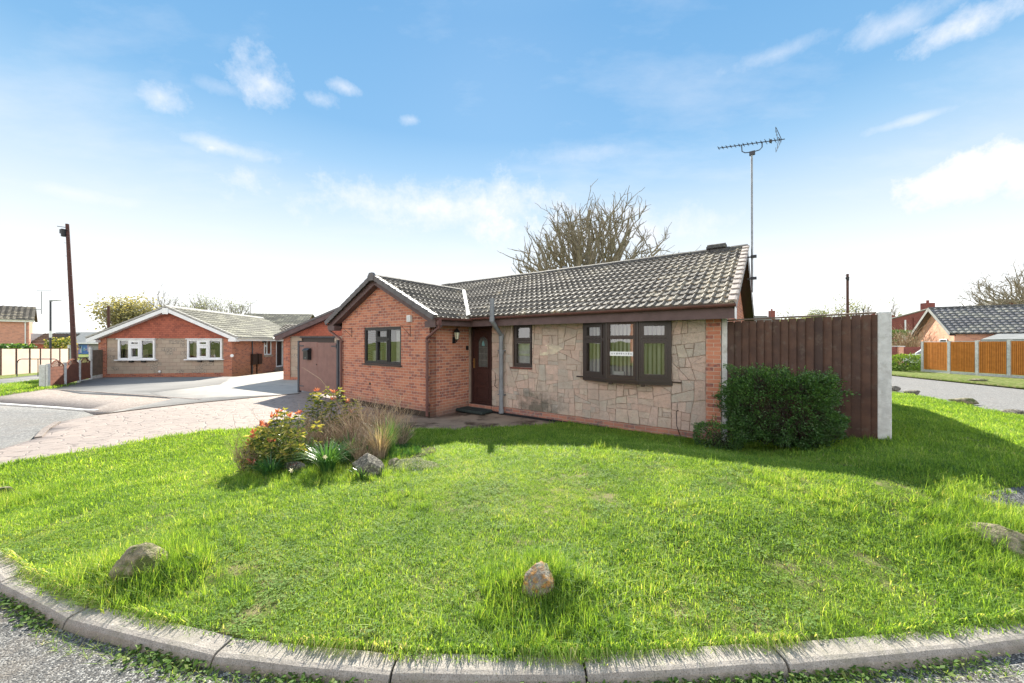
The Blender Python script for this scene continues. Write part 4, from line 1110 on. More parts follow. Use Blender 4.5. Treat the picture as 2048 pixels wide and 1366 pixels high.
# grey soil vent pipe
sp = MB(); sx = -5.03
sp.tube([(-5.0, -.53, 2.99), (-5.0, -.53, 2.50), (-5.0, -.51, 2.40), (-5.02, -.16, 2.10), (sx, -.12, 2.04), (sx, -.11, .02)], .055, 14)
for z0, z1, r in ((2.40, 2.52, .066), (1.96, 2.1, .068), (1.56, 1.66, .066), (.52, .62, .066), (.02, .12, .068)):
    y = -.11 if z0 < 2.3 else -.53; x = sx if z0 < 2.3 else -5.0; sp.cyl((x, y, z0), (x, y, z1), r, 14)
for z in (1.66, .5): sp.box(sx - .12, -.115, z - .012, sx + .085, -.02, z + .012)
sp.build('soil_pipe', M['pipe'], H, smooth=False)
cb = MB().tube([(-5.30, -.03, 1.05), (-5.27, -.04, .9), (-5.31, -.035, .72), (-5.27, -.03, .68), (-5.22, -.03, .66)], .008, 5); cb.build('cable', M['black'], H); cb = MB().tube([(-.72, -.035, .56), (-.76, -.045, .53), (-.75, -.05, .25), (-.68, -.04, .03)], .007, 5)
cb.build('cable', M['black'], H)


def window(parent, O, U, W, z0, z1, cols, fr=.06, sash=.045, fm='upvc', gm='glass', depth=.0, out=.05, name='window'):
    """cols: list of (width fraction, [ (z fraction from, z fraction to, opening?) ... ])"""
    w = MB(); g = MB(); frame2d(w, O, U, 0, z0, W, z1, fr, depth, depth + out)
    x = fr; usable = W - 2 * fr; tot = sum(c[0] for c in cols); nC = len(cols); bar = fr * .8
    for i, (cf, lights) in enumerate(cols):
        cw = usable * cf / tot; xa, xb = x, x + cw
        Uv = Vector(U).normalized(); Nn = Vector((Uv.y, -Uv.x, 0)); Ov = Vector(O)
        def bar_(a, b, c, d):
            v = []
            for (xx, zz) in ((a, b), (c, b), (c, d), (a, d)):
                for e in (depth + .003, depth + out - .003): v.append(Ov + Uv * xx + Vector((0, 0, zz)) + Nn * e)
            w.faces(v, [(0, 2, 4, 6), (1, 7, 5, 3), (0, 1, 3, 2), (2, 3, 5, 4), (4, 5, 7, 6), (6, 7, 1, 0)])
        if i: bar_(xa - bar / 2, z0 + fr, xa + bar / 2, z1 - fr)
        xl, xr = xa + (bar / 2 if i else 0), xb - (bar / 2 if i < nC - 1 else 0); hz = z1 - z0 - 2 * fr
        for j, (a, b, op) in enumerate(lights):
            za, zb = z0 + fr + hz * a + (bar / 2 if a > 0 else 0), z0 + fr + hz * b - (bar / 2 if b < 1 else 0)
            if b < 1: bar_(xl, z0 + fr + hz * b - bar / 2, xr, z0 + fr + hz * b + bar / 2)
            s_ = sash if op else .012
            frame2d(w, O, U, xl + .002, za + .002, xr - .002, zb - .002, s_, depth + .006, depth + out + (.018 if op else -.01))
            pane(g, O, U, xl + s_, za + s_, xr - s_, zb - s_, depth + out * .4)
        x = xb
    o = w.build(name, M[fm], parent); gl = g.build('pane', M[gm], o, uv=False); return o


L1 = [(0, 1, True)]; L2 = [(0, .70, True), (.70, 1, True)]; LF = [(0, .70, False), (.70, 1, False)]
# wing window
w1 = window(H, (WW[0], WY + .07, 0), (1, 0, 0), WW[2] - WW[0], WW[1], WW[3], [(1, [(0, 1, False)]), (1.15, [(0, .70, True), (.70, 1, True)]), (1, [(0, 1, False)])], fr=.07, fm='upvc_black', gm='glass')
w1['label'] = 'dark framed three light window of the brick wing'
MB().box(WW[0] - .03, WY - .05, WW[1] - .035, WW[2] + .03, WY + .06, WW[1] - .002).build('sill', M['upvc_black'], w1)
MB().box(WW[0] + .78, WY + .2, 1.3, WW[0] + 1.0, WY + .205, 1.95).build('curtain', M['net'], w1); MB().box(WW[2] - .5, WY + .22, 1.3, WW[2] - .08, WY + .225, 2.2).build('curtain', M['net'], w1); MB().box(WW[0] + .05, WY + .25, 1.28, WW[0] + .3, WY + .4, 1.62).build('ornament', M['net'], w1)
# small window
w2 = window(H, (SMW[0], .09, 0), (1, 0, 0), SMW[2] - SMW[0], SMW[1], SMW[3], [(1, [(0, .62, True), (.62, 1, True)])], fr=.055, sash=.05)
w2['label'] = 'narrow two light window beside the grey pipe'
MB().box(SMW[0] - .05, -.045, SMW[1] - .04, SMW[2] + .0, .085, SMW[1] - .002).build('sill', mat('red sill', (.16, .05, .035), (.1, .035, .03), 8, .6, .2), w2)
MB().box(SMW[0] + .05, .16, SMW[1] + .1, SMW[2] - .05, .165, SMW[1] + .66).build('curtain', M['net'], w2)
# bay window: three planes
by = -.20; pts = [(-2.71, -.025), (-2.11, by), (-1.46, by), (-.86, -.025)]
bay = MB()
segs = []
for i, ((xa, ya), (xb, yb)) in enumerate(zip(pts[:-1], pts[1:])):
    W = math.hypot(xb - xa, yb - ya); U = ((xb - xa) / W, (yb - ya) / W, 0)
    lights = [(0, .70, True), (.70, 1, True)] if i != 1 else [(0, .74, False), (.74, 1, False)]
    wq = window(H, (xa, ya, 0), U, W, 1.12, 2.335, [(1, lights)], fr=.065, sash=.055, out=.055)
    wq['label'] = ('left splayed light of the bay window', 'middle fixed light of the bay window', 'right splayed light of the bay window')[i]
    if i == 1: midw = wq
outl = [(-2.73, .0), (-2.74, -.06), (-2.13, by - .085), (-1.44, by - .085), (-.83, -.06), (-.83, .0)]
def slab(mb, pl, z0, z1): n = len(pl); mb.faces([(x, y, z0) for x, y in pl] + [(x, y, z1) for x, y in pl], [tuple(range(n))[::-1], tuple(range(n, 2 * n))] + [(i, (i + 1) % n, n + (i + 1) % n, n + i) for i in range(n)])
slab(bay, outl, 1.082, 1.118); slab(bay, [(x * 1 + (0 if abs(x + 1.8) > .8 else 0), y * .8) for x, y in outl], 1.03, 1.081)
bay.box(-2.90, -.05, 1.085, -2.742, -.001, 1.115); bay.box(-.828, -.05, 1.085, -.67, -.001, 1.115)
for x in (-2.05, -1.38): bay.box(x, -.27, .995, x + .07, -.21, 1.029)
bs = bay.build('bay_sill', M['upvc'], H)
pst = MB()
for x, y in (pts[1], pts[2]): pst.cyl((x, y - .03, 1.12), (x, y - .03, 2.335), .045, 8)
pst.build('bay_post', M['upvc'], H)
# bay infill head and board, blinds, sticker, sill items
MB().box(-2.7, -.0, 2.336, -.86, .1, 2.4).build('bay_head', M['upvc'], H)
bl = MB(); random.seed(12)
def blinds(mb, x0, x1, y, z0, z1, pitch, w, twist):
    x = x0
    while x < x1:
        a = twist + rnd(-.06, .06); dx, dy = math.cos(a) * w / 2, math.sin(a) * w / 2
        mb.poly([(x - dx, y - dy, z0), (x + dx, y + dy, z0), (x + dx, y + dy, z1), (x - dx, y - dy, z1)]); x += pitch
blinds(bl, -2.62, -.92, .11, 1.14, 2.34, .088, .089, 2.45)
bl.build('blind', M['blind'], H)
stk = MB().box(-2.03, by - .040, 1.60, -1.53, by - .036, 1.69); so = stk.build('sticker', M['white'], midw)
mk = MB(); random.seed(31)
for k in range(9): x = -1.99 + k * .05; mk.box(x, by - .0425, 1.628 + rnd(0, .01), x + rnd(.012, .03), by - .0405, 1.66 + rnd(0, .01))
mk.build('sticker_marking', mat('faded grey print', (.2, .2, .22), None, 5, .6, 0), so)
MB().box(-1.98, by + .04, 1.16, -1.76, by + .10, 1.27).build('sill_box', M['white'], midw)

# front door
D0, D1 = -6.22, -5.43
dw = D1 - D0
dm = MB(); frame2d(dm, (D0, .10, 0), (1, 0, 0), 0, .17, dw, 2.335, .055, 0, .06)
door = MB()
door.box(D0 + .056, .075, .20, D1 - .056, .10, 2.275)
dleaf = door.build('door', M['door'], H); dleaf['label'] = 'dark rosewood front door with an arched leaded pane'
dm.build('door_frame', M['door'], dleaf); MB().box(D0 - .01, -.04, .157, D1 + .02, .04, .172).build('threshold', M['door'], dleaf)
cxD = (D0 + D1) / 2 + .03; pw = .17
def arch(x, w, z0, zs, n=10):   # outline of an arched opening
    return [(x - w, z0), (x + w, z0), (x + w, zs)] + [(x + w * math.cos(math.pi * k / n), zs + w * math.sin(math.pi * k / n) * 1.0) for k in range(1, n)] + [(x - w, zs)]
mo = MB(); a0, a1 = arch(cxD, pw, 1.19, 1.86), arch(cxD, pw + .035, 1.155, 1.86)
n = len(a0); mo.faces([(x, .072, z) for x, z in a0] + [(x, .050, z) for x, z in a0] + [(x, .050, z) for x, z in a1] + [(x, .072, z) for x, z in a1], [(r * n + i, r * n + (i + 1) % n, (r + 1) * n + (i + 1) % n, (r + 1) * n + i) for r in range(3) for i in range(n)])
for (z0, z1) in ((.32, .62), (.72, 1.03)):   # lower raised panels
    frame2d(mo, (D0 + .17, .073, 0), (1, 0, 0), 0, z0, dw - .34, z1, .018, 0, .012)
mo.build('door_moulding', M['door'], dleaf)
MB().poly([(x, .0655, z) for x, z in a0]).build('door_pane', mat('leaded pane', (.075, .085, .085), (.05, .055, .055), 12, .22, .25, 25, .004, .6), dleaf)
ld = MB()
for k in range(-3, 4): ld.box(cxD + k * .048 - .003, .060, 1.19, cxD + k * .048 + .003, .065, 1.99 - abs(k) * .03)
for z in (1.38, 1.56, 1.74): ld.box(cxD - pw, .059, z - .003, cxD + pw, .0645, z + .003)
ld.build('leading', mat('lead came', (.20, .20, .18), None, 5, .5, 0), dleaf)
tp = MB().poly([(cxD - .05, .0585, 1.78), (cxD + .06, .0585, 1.78), (cxD + .035, .0585, 1.87), (cxD, .0585, 1.93), (cxD - .04, .0585, 1.86)]); tp.build('tinted_glass', mat('teal glass', (.16, .34, .36), None, 5, .3, 0), dleaf)
hd = MB().box(D0 + .075, .045, 1.15, D0 + .11, .074, 1.42); hd.tube([(D0 + .092, .03, 1.33), (D0 + .092, .01, 1.33), (D0 + .17, .005, 1.33)], .011, 6); hd.build('handle', M['brass'], dleaf)
# meter of small fittings
MB().cyl((-8.85, WY - .01, .66), (-8.85, WY + .02, .66), .04, 10).build('wall_vent', M['black'], H)
tag(MB().box(-6.262, -.135, 1.66, -6.25, -.045, 1.78).build('number_plaque', M['black'], H))
MB().box(-6.268, -.02, .15, -6.23, .09, 2.33).build('door_jamb', mat('pale jamb edge', (.33, .25, .2), None, 5, .7, 0), H)


# ------------------------------------------------------------------ things fixed to or standing by the bungalow
def child(o, root): o.parent = root; return o


# wall lantern
lx, ly = LW(-6.27, -.62); LN = thing('wall_lantern', 'black carriage lantern with cream panes on the brick side wall left of the front door', 'lamp', (lx, ly, 2.0), TH)
b = MB().box(0, -.045, -.15, .025, .045, .02); b.tube([(.02, 0, -.10), (.07, 0, -.13), (.12, 0, -.09), (.13, 0, -.05)], .013, 6); b.build('bracket', M['black'], LN)
def ngon(x, y, z, r, n=6): return [(x + r * math.cos(2 * math.pi * k / n), y + r * math.sin(2 * math.pi * k / n), z) for k in range(n)]
g = MB(); lo, hi = ngon(.13, 0, -.04, .045), ngon(.13, 0, .14, .078); g.faces(lo + hi, [(k, (k + 1) % 6, 6 + (k + 1) % 6, 6 + k) for k in range(6)] + [tuple(range(6))]); g.build('lantern_glass', M['lampglass'], LN)
c = MB(); 
for k in range(6): c.tube([lo[k], hi[k]], .0065, 4)
c.faces(ngon(.13, 0, .14, .098) + ngon(.13, 0, .19, .07) + ngon(.13, 0, .24, .02) + ngon(.13, 0, .27, .012), [(r * 6 + k, r * 6 + (k + 1) % 6, (r + 1) * 6 + (k + 1) % 6, (r + 1) * 6 + k) for r in range(3) for k in range(6)] + [tuple(range(6))[::-1], tuple(range(18, 24))])
c.cyl((.13, 0, -.06), (.13, 0, -.04), .04, 8); c.build('lantern_cage', M['black'], LN)

# door step mat
dmx, dmy = LW(-5.78, -.33)
o = MB().box(-.47, -.24, 0, .47, .22, .085).build('doormat', M['rubber']); bevel(o, .03, 2); o.location = (dmx, dmy, .012 + T(dmx, dmy) * 0 - .01); o.rotation_euler.z = TH
tag(o, 'thick dark green rubber doormat in front of the front door', 'doormat')

# hanging basket brackets, alarm box
for x, z, lb in ((-9.81, 2.30, 'iron hanging basket bracket to the left of the dark wing window'), (-7.02, 2.30, 'iron hanging basket bracket under the white box, right of the wing window')):
    w = LW(x, WY); s_ = -1 if x < -8 else 1
    m_ = MB().tube([(0, -.008, .02), (0, -.008, -.27)], .009, 5); m_.tube([(0, -.01, 0), (0, -.31, .0)], .008, 5); m_.tube([(0, -.01, -.24), (0, -.11, -.15), (0, -.27, -.01)], .007, 5); m_.tube([(0, -.31, 0), (0, -.33, .03)], .006, 5)
    o = m_.build('basket_bracket', M['gutter']); o.location = (w[0], w[1], z); o.rotation_euler.z = TH; tag(o, lb, 'bracket', 'hanging basket brackets on the wing')
w = LW(-7.02, WY); AB = thing('sensor_box', 'small white slatted box high on the brick wing, above the right basket bracket', 'alarm box', (w[0], w[1], 2.42), TH)
MB().box(-.075, -.07, 0, .075, -.001, .17).build('case', M['white'], AB)
gg = MB(); [gg.box(-.065, -.073, .02 + k * .028, .065, -.071, .026 + k * .028) for k in range(5)]; gg.build('louvre', M['pipe'], AB)

# television aerial
wx_, wy_ = LW(.34, 2.95); AE = thing('tv_aerial', 'tall television aerial on a long mast at the right gable of the bungalow', 'aerial', (wx_, wy_, 0), TH)
MB().tube([(0, 0, 3.1), (-.01, 0, 6.50)], .022, 8).build('mast', M['steel'], AE)
for z in (3.42, 3.95): br_ = MB().box(-.10, -.02, z, .05, .02, z + .03); br_.box(-.03, -.05, z - .01, .09, .05, z + .05); br_.build('wall_bracket', M['slate'], AE)
bm_ = MB(); P_, Q_ = Vector((-.72, -.0, 6.84)), Vector((.64, -.03, 6.62)); d_ = (Q_ - P_); bm_.tube([P_, Q_], .011, 5)
bm_.tube([(-.22, 0, 6.75), (-.21, 0, 6.60), (-.15, 0, 6.55), (.0, 0, 6.52), (.15, 0, 6.53), (.2, 0, 6.58), (.2, 0, 6.69)], .012, 5); bm_.box(-.06, -.03, 6.45, .06, .03, 6.54)
bm_.build('boom', M['slate'], AE)
el = MB(); dn = d_.normalized()
for k in range(15):
    q = P_ + d_ * (k / 14.) * .93; L = .085 if k < 11 else .12
    side = Vector((-.2, -1, .12)).normalized(); el.tube([q - side * L, q + side * L], .006, 4); el.tube([q - Vector((0, 0, .025)), q + Vector((0, 0, .03))], .007, 4)
for k in range(4): q = Q_ + Vector((-.10 - .015 * k, 0, .02 + .085 * k)); el.tube([q - Vector((.03, .18, .02)), q + Vector((-.03, .18, .02))], .005, 4)
for k in range(3): q = Q_ + Vector((-.08 - .03 * k, 0, -.03 - .085 * k)); el.tube([q - Vector((.03, .18, .02)), q + Vector((-.03, .18, .02))], .005, 4)
el.tube([Q_ + Vector((-.06, 0, 0)), Q_ + Vector((-.17, 0, .33))], .007, 4); el.tube([Q_ + Vector((-.06, 0, 0)), Q_ + Vector((-.17, 0, -.25))], .005, 4)
qb = P_ + d_ * .80; el.tube([qb - Vector((0, .03, 0)), qb + Vector((0, .05, 0))], .032, 8); el.build('element', M['slate'], AE)

# gate, posts and letterbox
gx, gy = LW(-13.84, -1.2); GT = thing('double_gate', 'brown boarded double gate with slate posts left of the brick wing', 'gate', (gx, gy, 0), TH)
for k in range(2):
    x0 = .05 + k * 1.345; x1 = x0 + 1.33; g = MB(); n = 13 if k else 13
    for j in range(n):
        a = x0 + (x1 - x0) * j / n; g.box(a, -.02, .06, a + (x1 - x0) / n - (.008 if k else .003), 0, 1.86 + (.02 if not k else 0))
    g.box(x0, .002, .1, x1, .035, .2); g.box(x0, .002, 1.66, x1, .035, 1.78)
    if not k: g.box(x0, -.032, 1.70, x1, -.022, 1.84); g.box(x0, -.032, .16, x1, -.022, .3)
    lf = g.build('gate_leaf', M['gate'], GT); h_ = MB(); hx = x0 if not k else x1; s_ = 1 if not k else -1
    for z in (.24, 1.74): h_ = MB().box(hx, -.045, z - .02, hx + s_ * .35, -.034, z + .02); h_.cyl((hx, -.045, z - .07), (hx, -.045, z + .07), .022, 8); h_.build('hinge', M['slate'], lf)
for x in (0.0, 2.78): MB().box(x - .05, -.05, -.02, x + .05, .05, 1.95 if x else 1.93).build('post', M['slate'], GT)
MB().box(2.835, -.03, 0, 3.30, -.01, 1.9).build('gate_filler', M['slate'], GT)
MB().cyl((1.36, -.04, 1.08), (1.36, -.02, 1.08), .022, 8).build('knob', M['black'], GT)
bx, by_ = LW(-13.05, -1.225); LB = thing('letterbox', 'black hooded letterbox on the left leaf of the brown gate', 'letterbox', (bx, by_, 1.24), TH)
MB().box(-.17, -.13, 0, .17, 0, .30).build('box', M['black'], LB)
MB().prism([(-.135, 0), (.0, .0), (0, .12), (-.06, .11), (-.13, .05)], (-.2, -.02, .30), (.2, -.02, .30), (0, 1, 0), (0, 0, 1)).build('hood', M['black'], LB)
MB().box(-.03, -.134, .05, .03, -.131, .09).build('lock', M['steel'], LB)

# dark fence and concrete posts, right of the bungalow
random.seed(21)
FX = thing('board_fence', 'tall dark brown feather-edge fence behind the shrub, right of the bungalow', 'fence', (*LW(0, .03), 0), TH)
def boards(mb, x0, x1, z0, z1, pitch, axis=0, y=0., wob=.012):
    x = x0; k = 0
    while x < x1 - .02:
        e = min(x1, x + pitch - .009); t = rnd(0, .6) if random.random() < .6 else 0.01; zt_j = rnd(-.012, .006); dz = rnd(-wob, wob) * .5
        zt = z1(x) if callable(z1) else z1
        if axis == 0: prof = [(x, y - .004), (e, y - .045), (e, y - .029), (x, y - .000)]
        else: prof = [(y + .006, x), (y + .026, e), (y + .010, e), (y + .002, x)]
        mb.faces([(a, b, z0) for a, b in prof] + [(a, b, zt + dz) for a, b in prof], [(0, 1, 5, 4), (1, 2, 6, 5), (2, 3, 7, 6), (3, 0, 4, 7), (4, 5, 6, 7)], t); x += pitch
fz = lambda x: 2.262 + (x - .1) / 2.0 * .05
p = MB(); boards(p, .10, 2.07, .20, fz, .112); p.box(.1, .001, .2, 2.06, .006, 2.24); p.build('board_panel', M['fence_dark'], FX)
for rz_ in (.3, .9, 1.9): MB().box(.1, .0, rz_, 2.06, .05, rz_ + .1).build('rail', M['fence_dark'], FX)
p = MB(); p.prism([(-.028, 0), (.02, 0), (.02, .028), (-.028, .02)], (.1, 0, 2.275), (2.06, 0, 2.325), (0, 1, 0), (0, 0, 1)); p.build('capping', M['fence_wood'], FX)
def cpost(x0, x1, y0, y1, z0, z1, root, tall=True):
    mb = MB().box(x0, y0, z0, x1, y1, z1); o = mb.build('concrete_post', M['concrete'], root); bevel(o, .012, 2); return o
cpost(.005, .098, -.03, .07, -.1, 2.33, FX); cpost(2.068, 2.225, -.04, .10, .2, 2.345, FX)
SF = thing('side_fence', 'dark fence running back from the pale concrete post towards the side road', 'fence', (*LW(2.17, .1), 0), TH)
for k in range(4):
    p = MB(); boards(p, .0 + k * 1.9, 1.8 + k * 1.9, .25 - k * .02, 2.26 - k * .03, .112, axis=1); p.box(-.004, .0 + k * 1.9, .25 - k * .02, -.001, 1.8 + k * 1.9, 2.2 - k * .03); p.build('board_panel', M['fence_dark'], SF)
    cpost(-.05, .06, 1.8 + k * 1.9, 1.9 + k * 1.9, .0, 2.3 - k * .03, SF)

# ------------------------------------------------------------------ planting
def leaf(mb, c, d, L, w, t, fold=.2):
    d = Vector(d).normalized(); up = Vector((rnd(-1, 1), rnd(-1, 1), rnd(-.2, 1))); s = d.cross(up)
    if s.length < 1e-3: s = Vector((1, 0, 0))
    s.normalize(); n = s.cross(d); c = Vector(c); m = c + d * L * .5
    mb.faces([c, m + s * w + n * w * fold, c + d * L - n * L * .12, m - s * w + n * w * fold], [(0, 1, 2), (0, 2, 3)], t)


def shrub_box(name, label, cat, loc, rz, size, nleaf, m, stem='darktwig', L=.035, seed=1, wild=.08, group=None, tb=(.05, .75), round_=.35, sprigs=6):
    """clipped leafy shrub: leaves thick near an uneven outer skin, twigs within"""
    random.seed(seed); R = thing(name, label, cat, loc, rz, group); sx, sy, sz = size; lv = MB(); tw = MB(); off = Vector((seed, seed * 2, 3))
    i = 0
    while i < nleaf:
        u = Vector((rnd(-1, 1), rnd(-1, 1), rnd(-1, 1)))
        q = (abs(u.x) ** 4 + abs(u.y) ** 4 + abs(u.z) ** 4) ** .25
        if q < .01: continue
        u = u / q; r = 1 - abs(random.gauss(0, .10)) - .03
        lump = 1 + wild * 2.2 * mnoise.noise(Vector((u.x * sx * 3.2, u.y * sy * 3.2, u.z * sz * 2.4)) + off) + wild * mnoise.noise(Vector((u.x * sx * 9, u.y * sy * 9, u.z * sz * 8)) + off)
        p = Vector((u.x * sx * .5 * r * lump, u.y * sy * .5 * r * lump, sz * .5 + u.z * sz * .5 * r * lump))
        if p.z < .0: continue
        gap = mnoise.noise(Vector((p.x * 6, p.y * 6, p.z * 6)) + off * 2)
        if gap < -.20 and random.random() < .85: continue
        dr = Vector((u.x, u.y, u.z * .6 + .35)) + Vector((rnd(-1, 1), rnd(-1, 1), rnd(-1, 1))) * .9
        newg = max(0, (p.z / sz - .35)) * .5
        t = min(1, max(0, rnd(*tb) * .75 + newg * rnd(.2, 1) + gap * .25)); leaf(lv, p, dr, L * rnd(.6, 1.25), L * rnd(.22, .34), t); i += 1
    for _ in range(sprigs):
        x, y = rnd(-.4, .45) * sx, rnd(-.3, .3) * sy; h = rnd(.05, .2); p = Vector((x, y, sz * .96)); q = p + Vector((rnd(-.04, .04), rnd(-.04, .04), h)); tw.tube([p - Vector((0, 0, .2)), q], .003, 3)
        for k in range(9): z = p + (q - p) * (k / 9); leaf(lv, z, (rnd(-1, 1), rnd(-1, 1), .6), L, L * .3, rnd(.4, .9))
    for _ in range(int(18 + nleaf / 900)):
        a = Vector((rnd(-.35, .35) * sx, rnd(-.15, .2) * sy, 0)); b = Vector((rnd(-.42, .42) * sx, rnd(-.30, .4) * sy, rnd(.3, .9) * sz)); c = (a + b) / 2 + Vector((rnd(-.05, .05), rnd(-.05, .05), rnd(0, .1)))
        tw.tube([a, c, b], [.010, .006, .002], 4)
    lv.build('leaves', m, R, uv=False); tw.build('stems', M[stem], R, uv=False); return R


wxy = LW(.84, -.42)
shrub_box('hedge_shrub', 'dense dark green clipped shrub in front of the dark fence', 'shrub', (*wxy, .25), TH, (1.52, .62, 1.14), 30000, M['hedge'], L=.036, seed=5, wild=.17, sprigs=26)
wxy = LW(.0, -.50)
shrub_box('hedge_shrub', 'low straggly green growth at the foot of the brick corner pier', 'shrub', (*wxy, .05), TH, (.75, .42, .42), 3600, M['hedge'], L=.034, seed=9, wild=.16, sprigs=4)


# flower bed
BX, BYY = G2(655, 925)
bz = T(BX, BYY)
bed = sheet('flower_bed', [(BX + 1.45 * math.cos(a) * (1 + .06 * math.sin(3 * a)), BYY + .35 + .85 * math.sin(a)) for a in [2 * math.pi * k / 28 for k in range(28)]], M['soil'], dz=.03, grid=.3, skirt=.08)


def GP(px, py): x, y, z = G(px, py); return Vector((x, y, z))


def whorl_shrub(name, label, px, py, spots, seed, cat='shrub', stem='bark'):
    """open shrub: bare stems ending in leaf whorls; spots = pixel-independent offsets (dx, dy, height, colour)"""
    random.seed(seed); b = GP(px, py); R = thing(name, label, cat, b); st = MB(); yl = MB(); rl = MB(); gl = MB()
    for (dx, dy, h, colr) in spots:
        root = Vector((dx * .3 + rnd(-.05, .05), dy * .3, 0)); tip = Vector((dx, dy, h)); mid = root.lerp(tip, .5) + Vector((rnd(-.04, .04), rnd(-.03, .03), .05)); st.tube([root, mid, tip], [.009, .006, .003], 4)
        if rl.v: rl.build('red_shoots', M['redleaf'], R, uv=False); rl = MB()
        for tier, (n, L, dz, spread) in enumerate(((15, .095, -.03, 1), (11, .085, -.09, 1.05), (7, .055, .01, .7))):
            for k in range(n):
                a = 6.283 * k / n + rnd(-.3, .3); d = Vector((math.cos(a) * spread, math.sin(a) * spread, rnd(-.55, .35) if tier < 2 else rnd(.4, 1.2)))
                if colr == 'r' and tier == 2:
                    for _ in range(2): leaf(rl, tip + Vector((rnd(-.02, .02), rnd(-.02, .02), rnd(-.01, .03))), d + Vector((rnd(-.4, .4), rnd(-.4, .4), rnd(-.2, .4))), L * rnd(.8, 1.4), .012, rnd(0, 1))
                elif tier == 2: leaf(yl, tip, d, L * rnd(.8, 1.3), .011, rnd(.5, 1))
                else: leaf(yl if random.random() < .78 else gl, tip + Vector((0, 0, dz)), d, L * rnd(.7, 1.25), rnd(.010, .015), rnd(.35, 1) if tier == 0 else rnd(.1, .8))
    # dark leafy underlayer
    for _ in range(int(60 * len(spots))):
        dx, dy, h, _c = random.choice(spots); q = Vector((dx * rnd(.4, 1.05) + rnd(-.09, .09), dy * rnd(.5, 1.1) + rnd(-.08, .08), h * rnd(.08, .85)))
        leaf(gl, q, (rnd(-1, 1), rnd(-1, 1), rnd(-.4, .8)), rnd(.05, .09), rnd(.009, .014), rnd(.05, .6))
    st.build('stems', M[stem], R, uv=False); yl.build('yellow_leaves', M['yellowleaf'], R, uv=False); gl.build('green_leaves', M['yellowleaf'], R, uv=False)
    if rl.v: rl.build('red_shoots', M['redleaf'], R, uv=False)
    return R


random.seed(41)
sp1 = [(-.33, -.1, .44, 'r'), (-.24, -.12, .54, 'g'), (-.15, -.1, .60, 'r'), (.05, -.1, .62, 'g'), (.15, -.12, .60, 'g'), (-.05, -.16, .40, 'r'), (-.38, -.16, .22, 'g'), (.22, -.18, .40, 'g'), (-.27, -.02, .60, 'r'), (-.36, -.06, .50, 'r'), (-.40, -.08, .36, 'r'), (.02, .02, .80, 'g'), (.12, -.03, .72, 'r'), (-.12, .0, .70, 'r'), (-.08, .02, .76, 'r'), (.25, -.06, .52, 'g'), (.2, .05, .74, 'r'), (-.2, -.12, .45, 'g'), (.0, -.15, .50, 'g'), (.33, -.12, .34, 'g'), (-.28, -.2, .14, 'r'), (.12, -.2, .28, 'g'), (.28, -.22, .10, 'r'), (-.1, -.22, .30, 'g'), (.42, .1, .6, 'g'), (-.3, .1, .4, 'g')]
whorl_shrub('pieris_shrub', 'shrub with red new shoots over yellow green leaves at the left of the flower bed', 565, 938, sp1, 2)
sp2 = [(.05, -.12, .92, 'g'), (.3, -.14, .84, 'r'), (.5, -.12, .72, 'g'), (.15, -.2, .62, 'g'), (.4, -.2, .55, 'g'), (-.15, -.15, .72, 'g'), (.6, -.1, .62, 'r'), (-.05, .0, .98, 'r'), (.12, .02, 1.02, 'g'), (-.17, .03, .90, 'g'), (.0, -.08, .82, 'g'), (.25, .0, .95, 'r'), (.42, -.02, .86, 'g'), (.52, -.05, .78, 'r'), (.62, .02, .80, 'g'), (.33, .05, 1.0, 'g'), (.2, -.1, .76, 'g'), (.7, -.06, .70, 'g'), (-.1, -.1, .66, 'g'), (.45, -.1, .6, 'g')]
whorl_shrub('pieris_shrub', 'taller yellow leaved shrub with a few red tips at the back of the flower bed', 640, 893, sp2, 7)


def strap_clump(px, py, label, n, L, seed, m='strap', w=.008, droop=1., flowers=0, cat='plant', name='daffodil_clump', tr=(.1, .8)):
    random.seed(seed); b = GP(px, py); R = thing(name, label, cat, b); mb = MB(); fl = MB()
    for k in range(n):
        a = rnd(0, 6.283); l = L * rnd(.6, 1.15); le = rnd(.15, .9) * droop; r0 = rnd(0, .09); d = Vector((math.cos(a), math.sin(a), 0)); s = Vector((-d.y, d.x, 0)) * w * rnd(.7, 1.2); t = rnd(*tr) if random.random() > .02 else 1.
        v = []; ns = 5
        for i in range(ns + 1):
            q = i / ns; p = d * (r0 + l * le * q ** 1.8) + Vector((0, 0, l * (q - .45 * le * q ** 3))); ww = (1 - q ** 3) ; v += [p - s * ww, p + s * ww]
        mb.faces(v, [(2 * i, 2 * i + 1, 2 * i + 3, 2 * i + 2) for i in range(ns)], t)
    lvs = mb.build('leaves', M[m], R, uv=False)
    for k in range(flowers):
        fx, fy, fz = ((.05, -.16, .27), (-.34, -.20, .12))[k % 2]; c = Vector((fx, fy, fz)); f = MB()
        for j in range(6): a = j * 1.047; d = Vector((math.cos(a), -.25, math.sin(a))); leaf(f, c, d, .036, .012, 0, .05)
        f.cyl(c, c + Vector((0, -.022, 0)), .011, 8); fo = f.build('flower', M['flower'], R, uv=False)
        MB().tube([Vector((fx * .4, fy * .4, 0)), c], .003, 4).build('flower_stem', M['strap'], fo, uv=False)
    return R


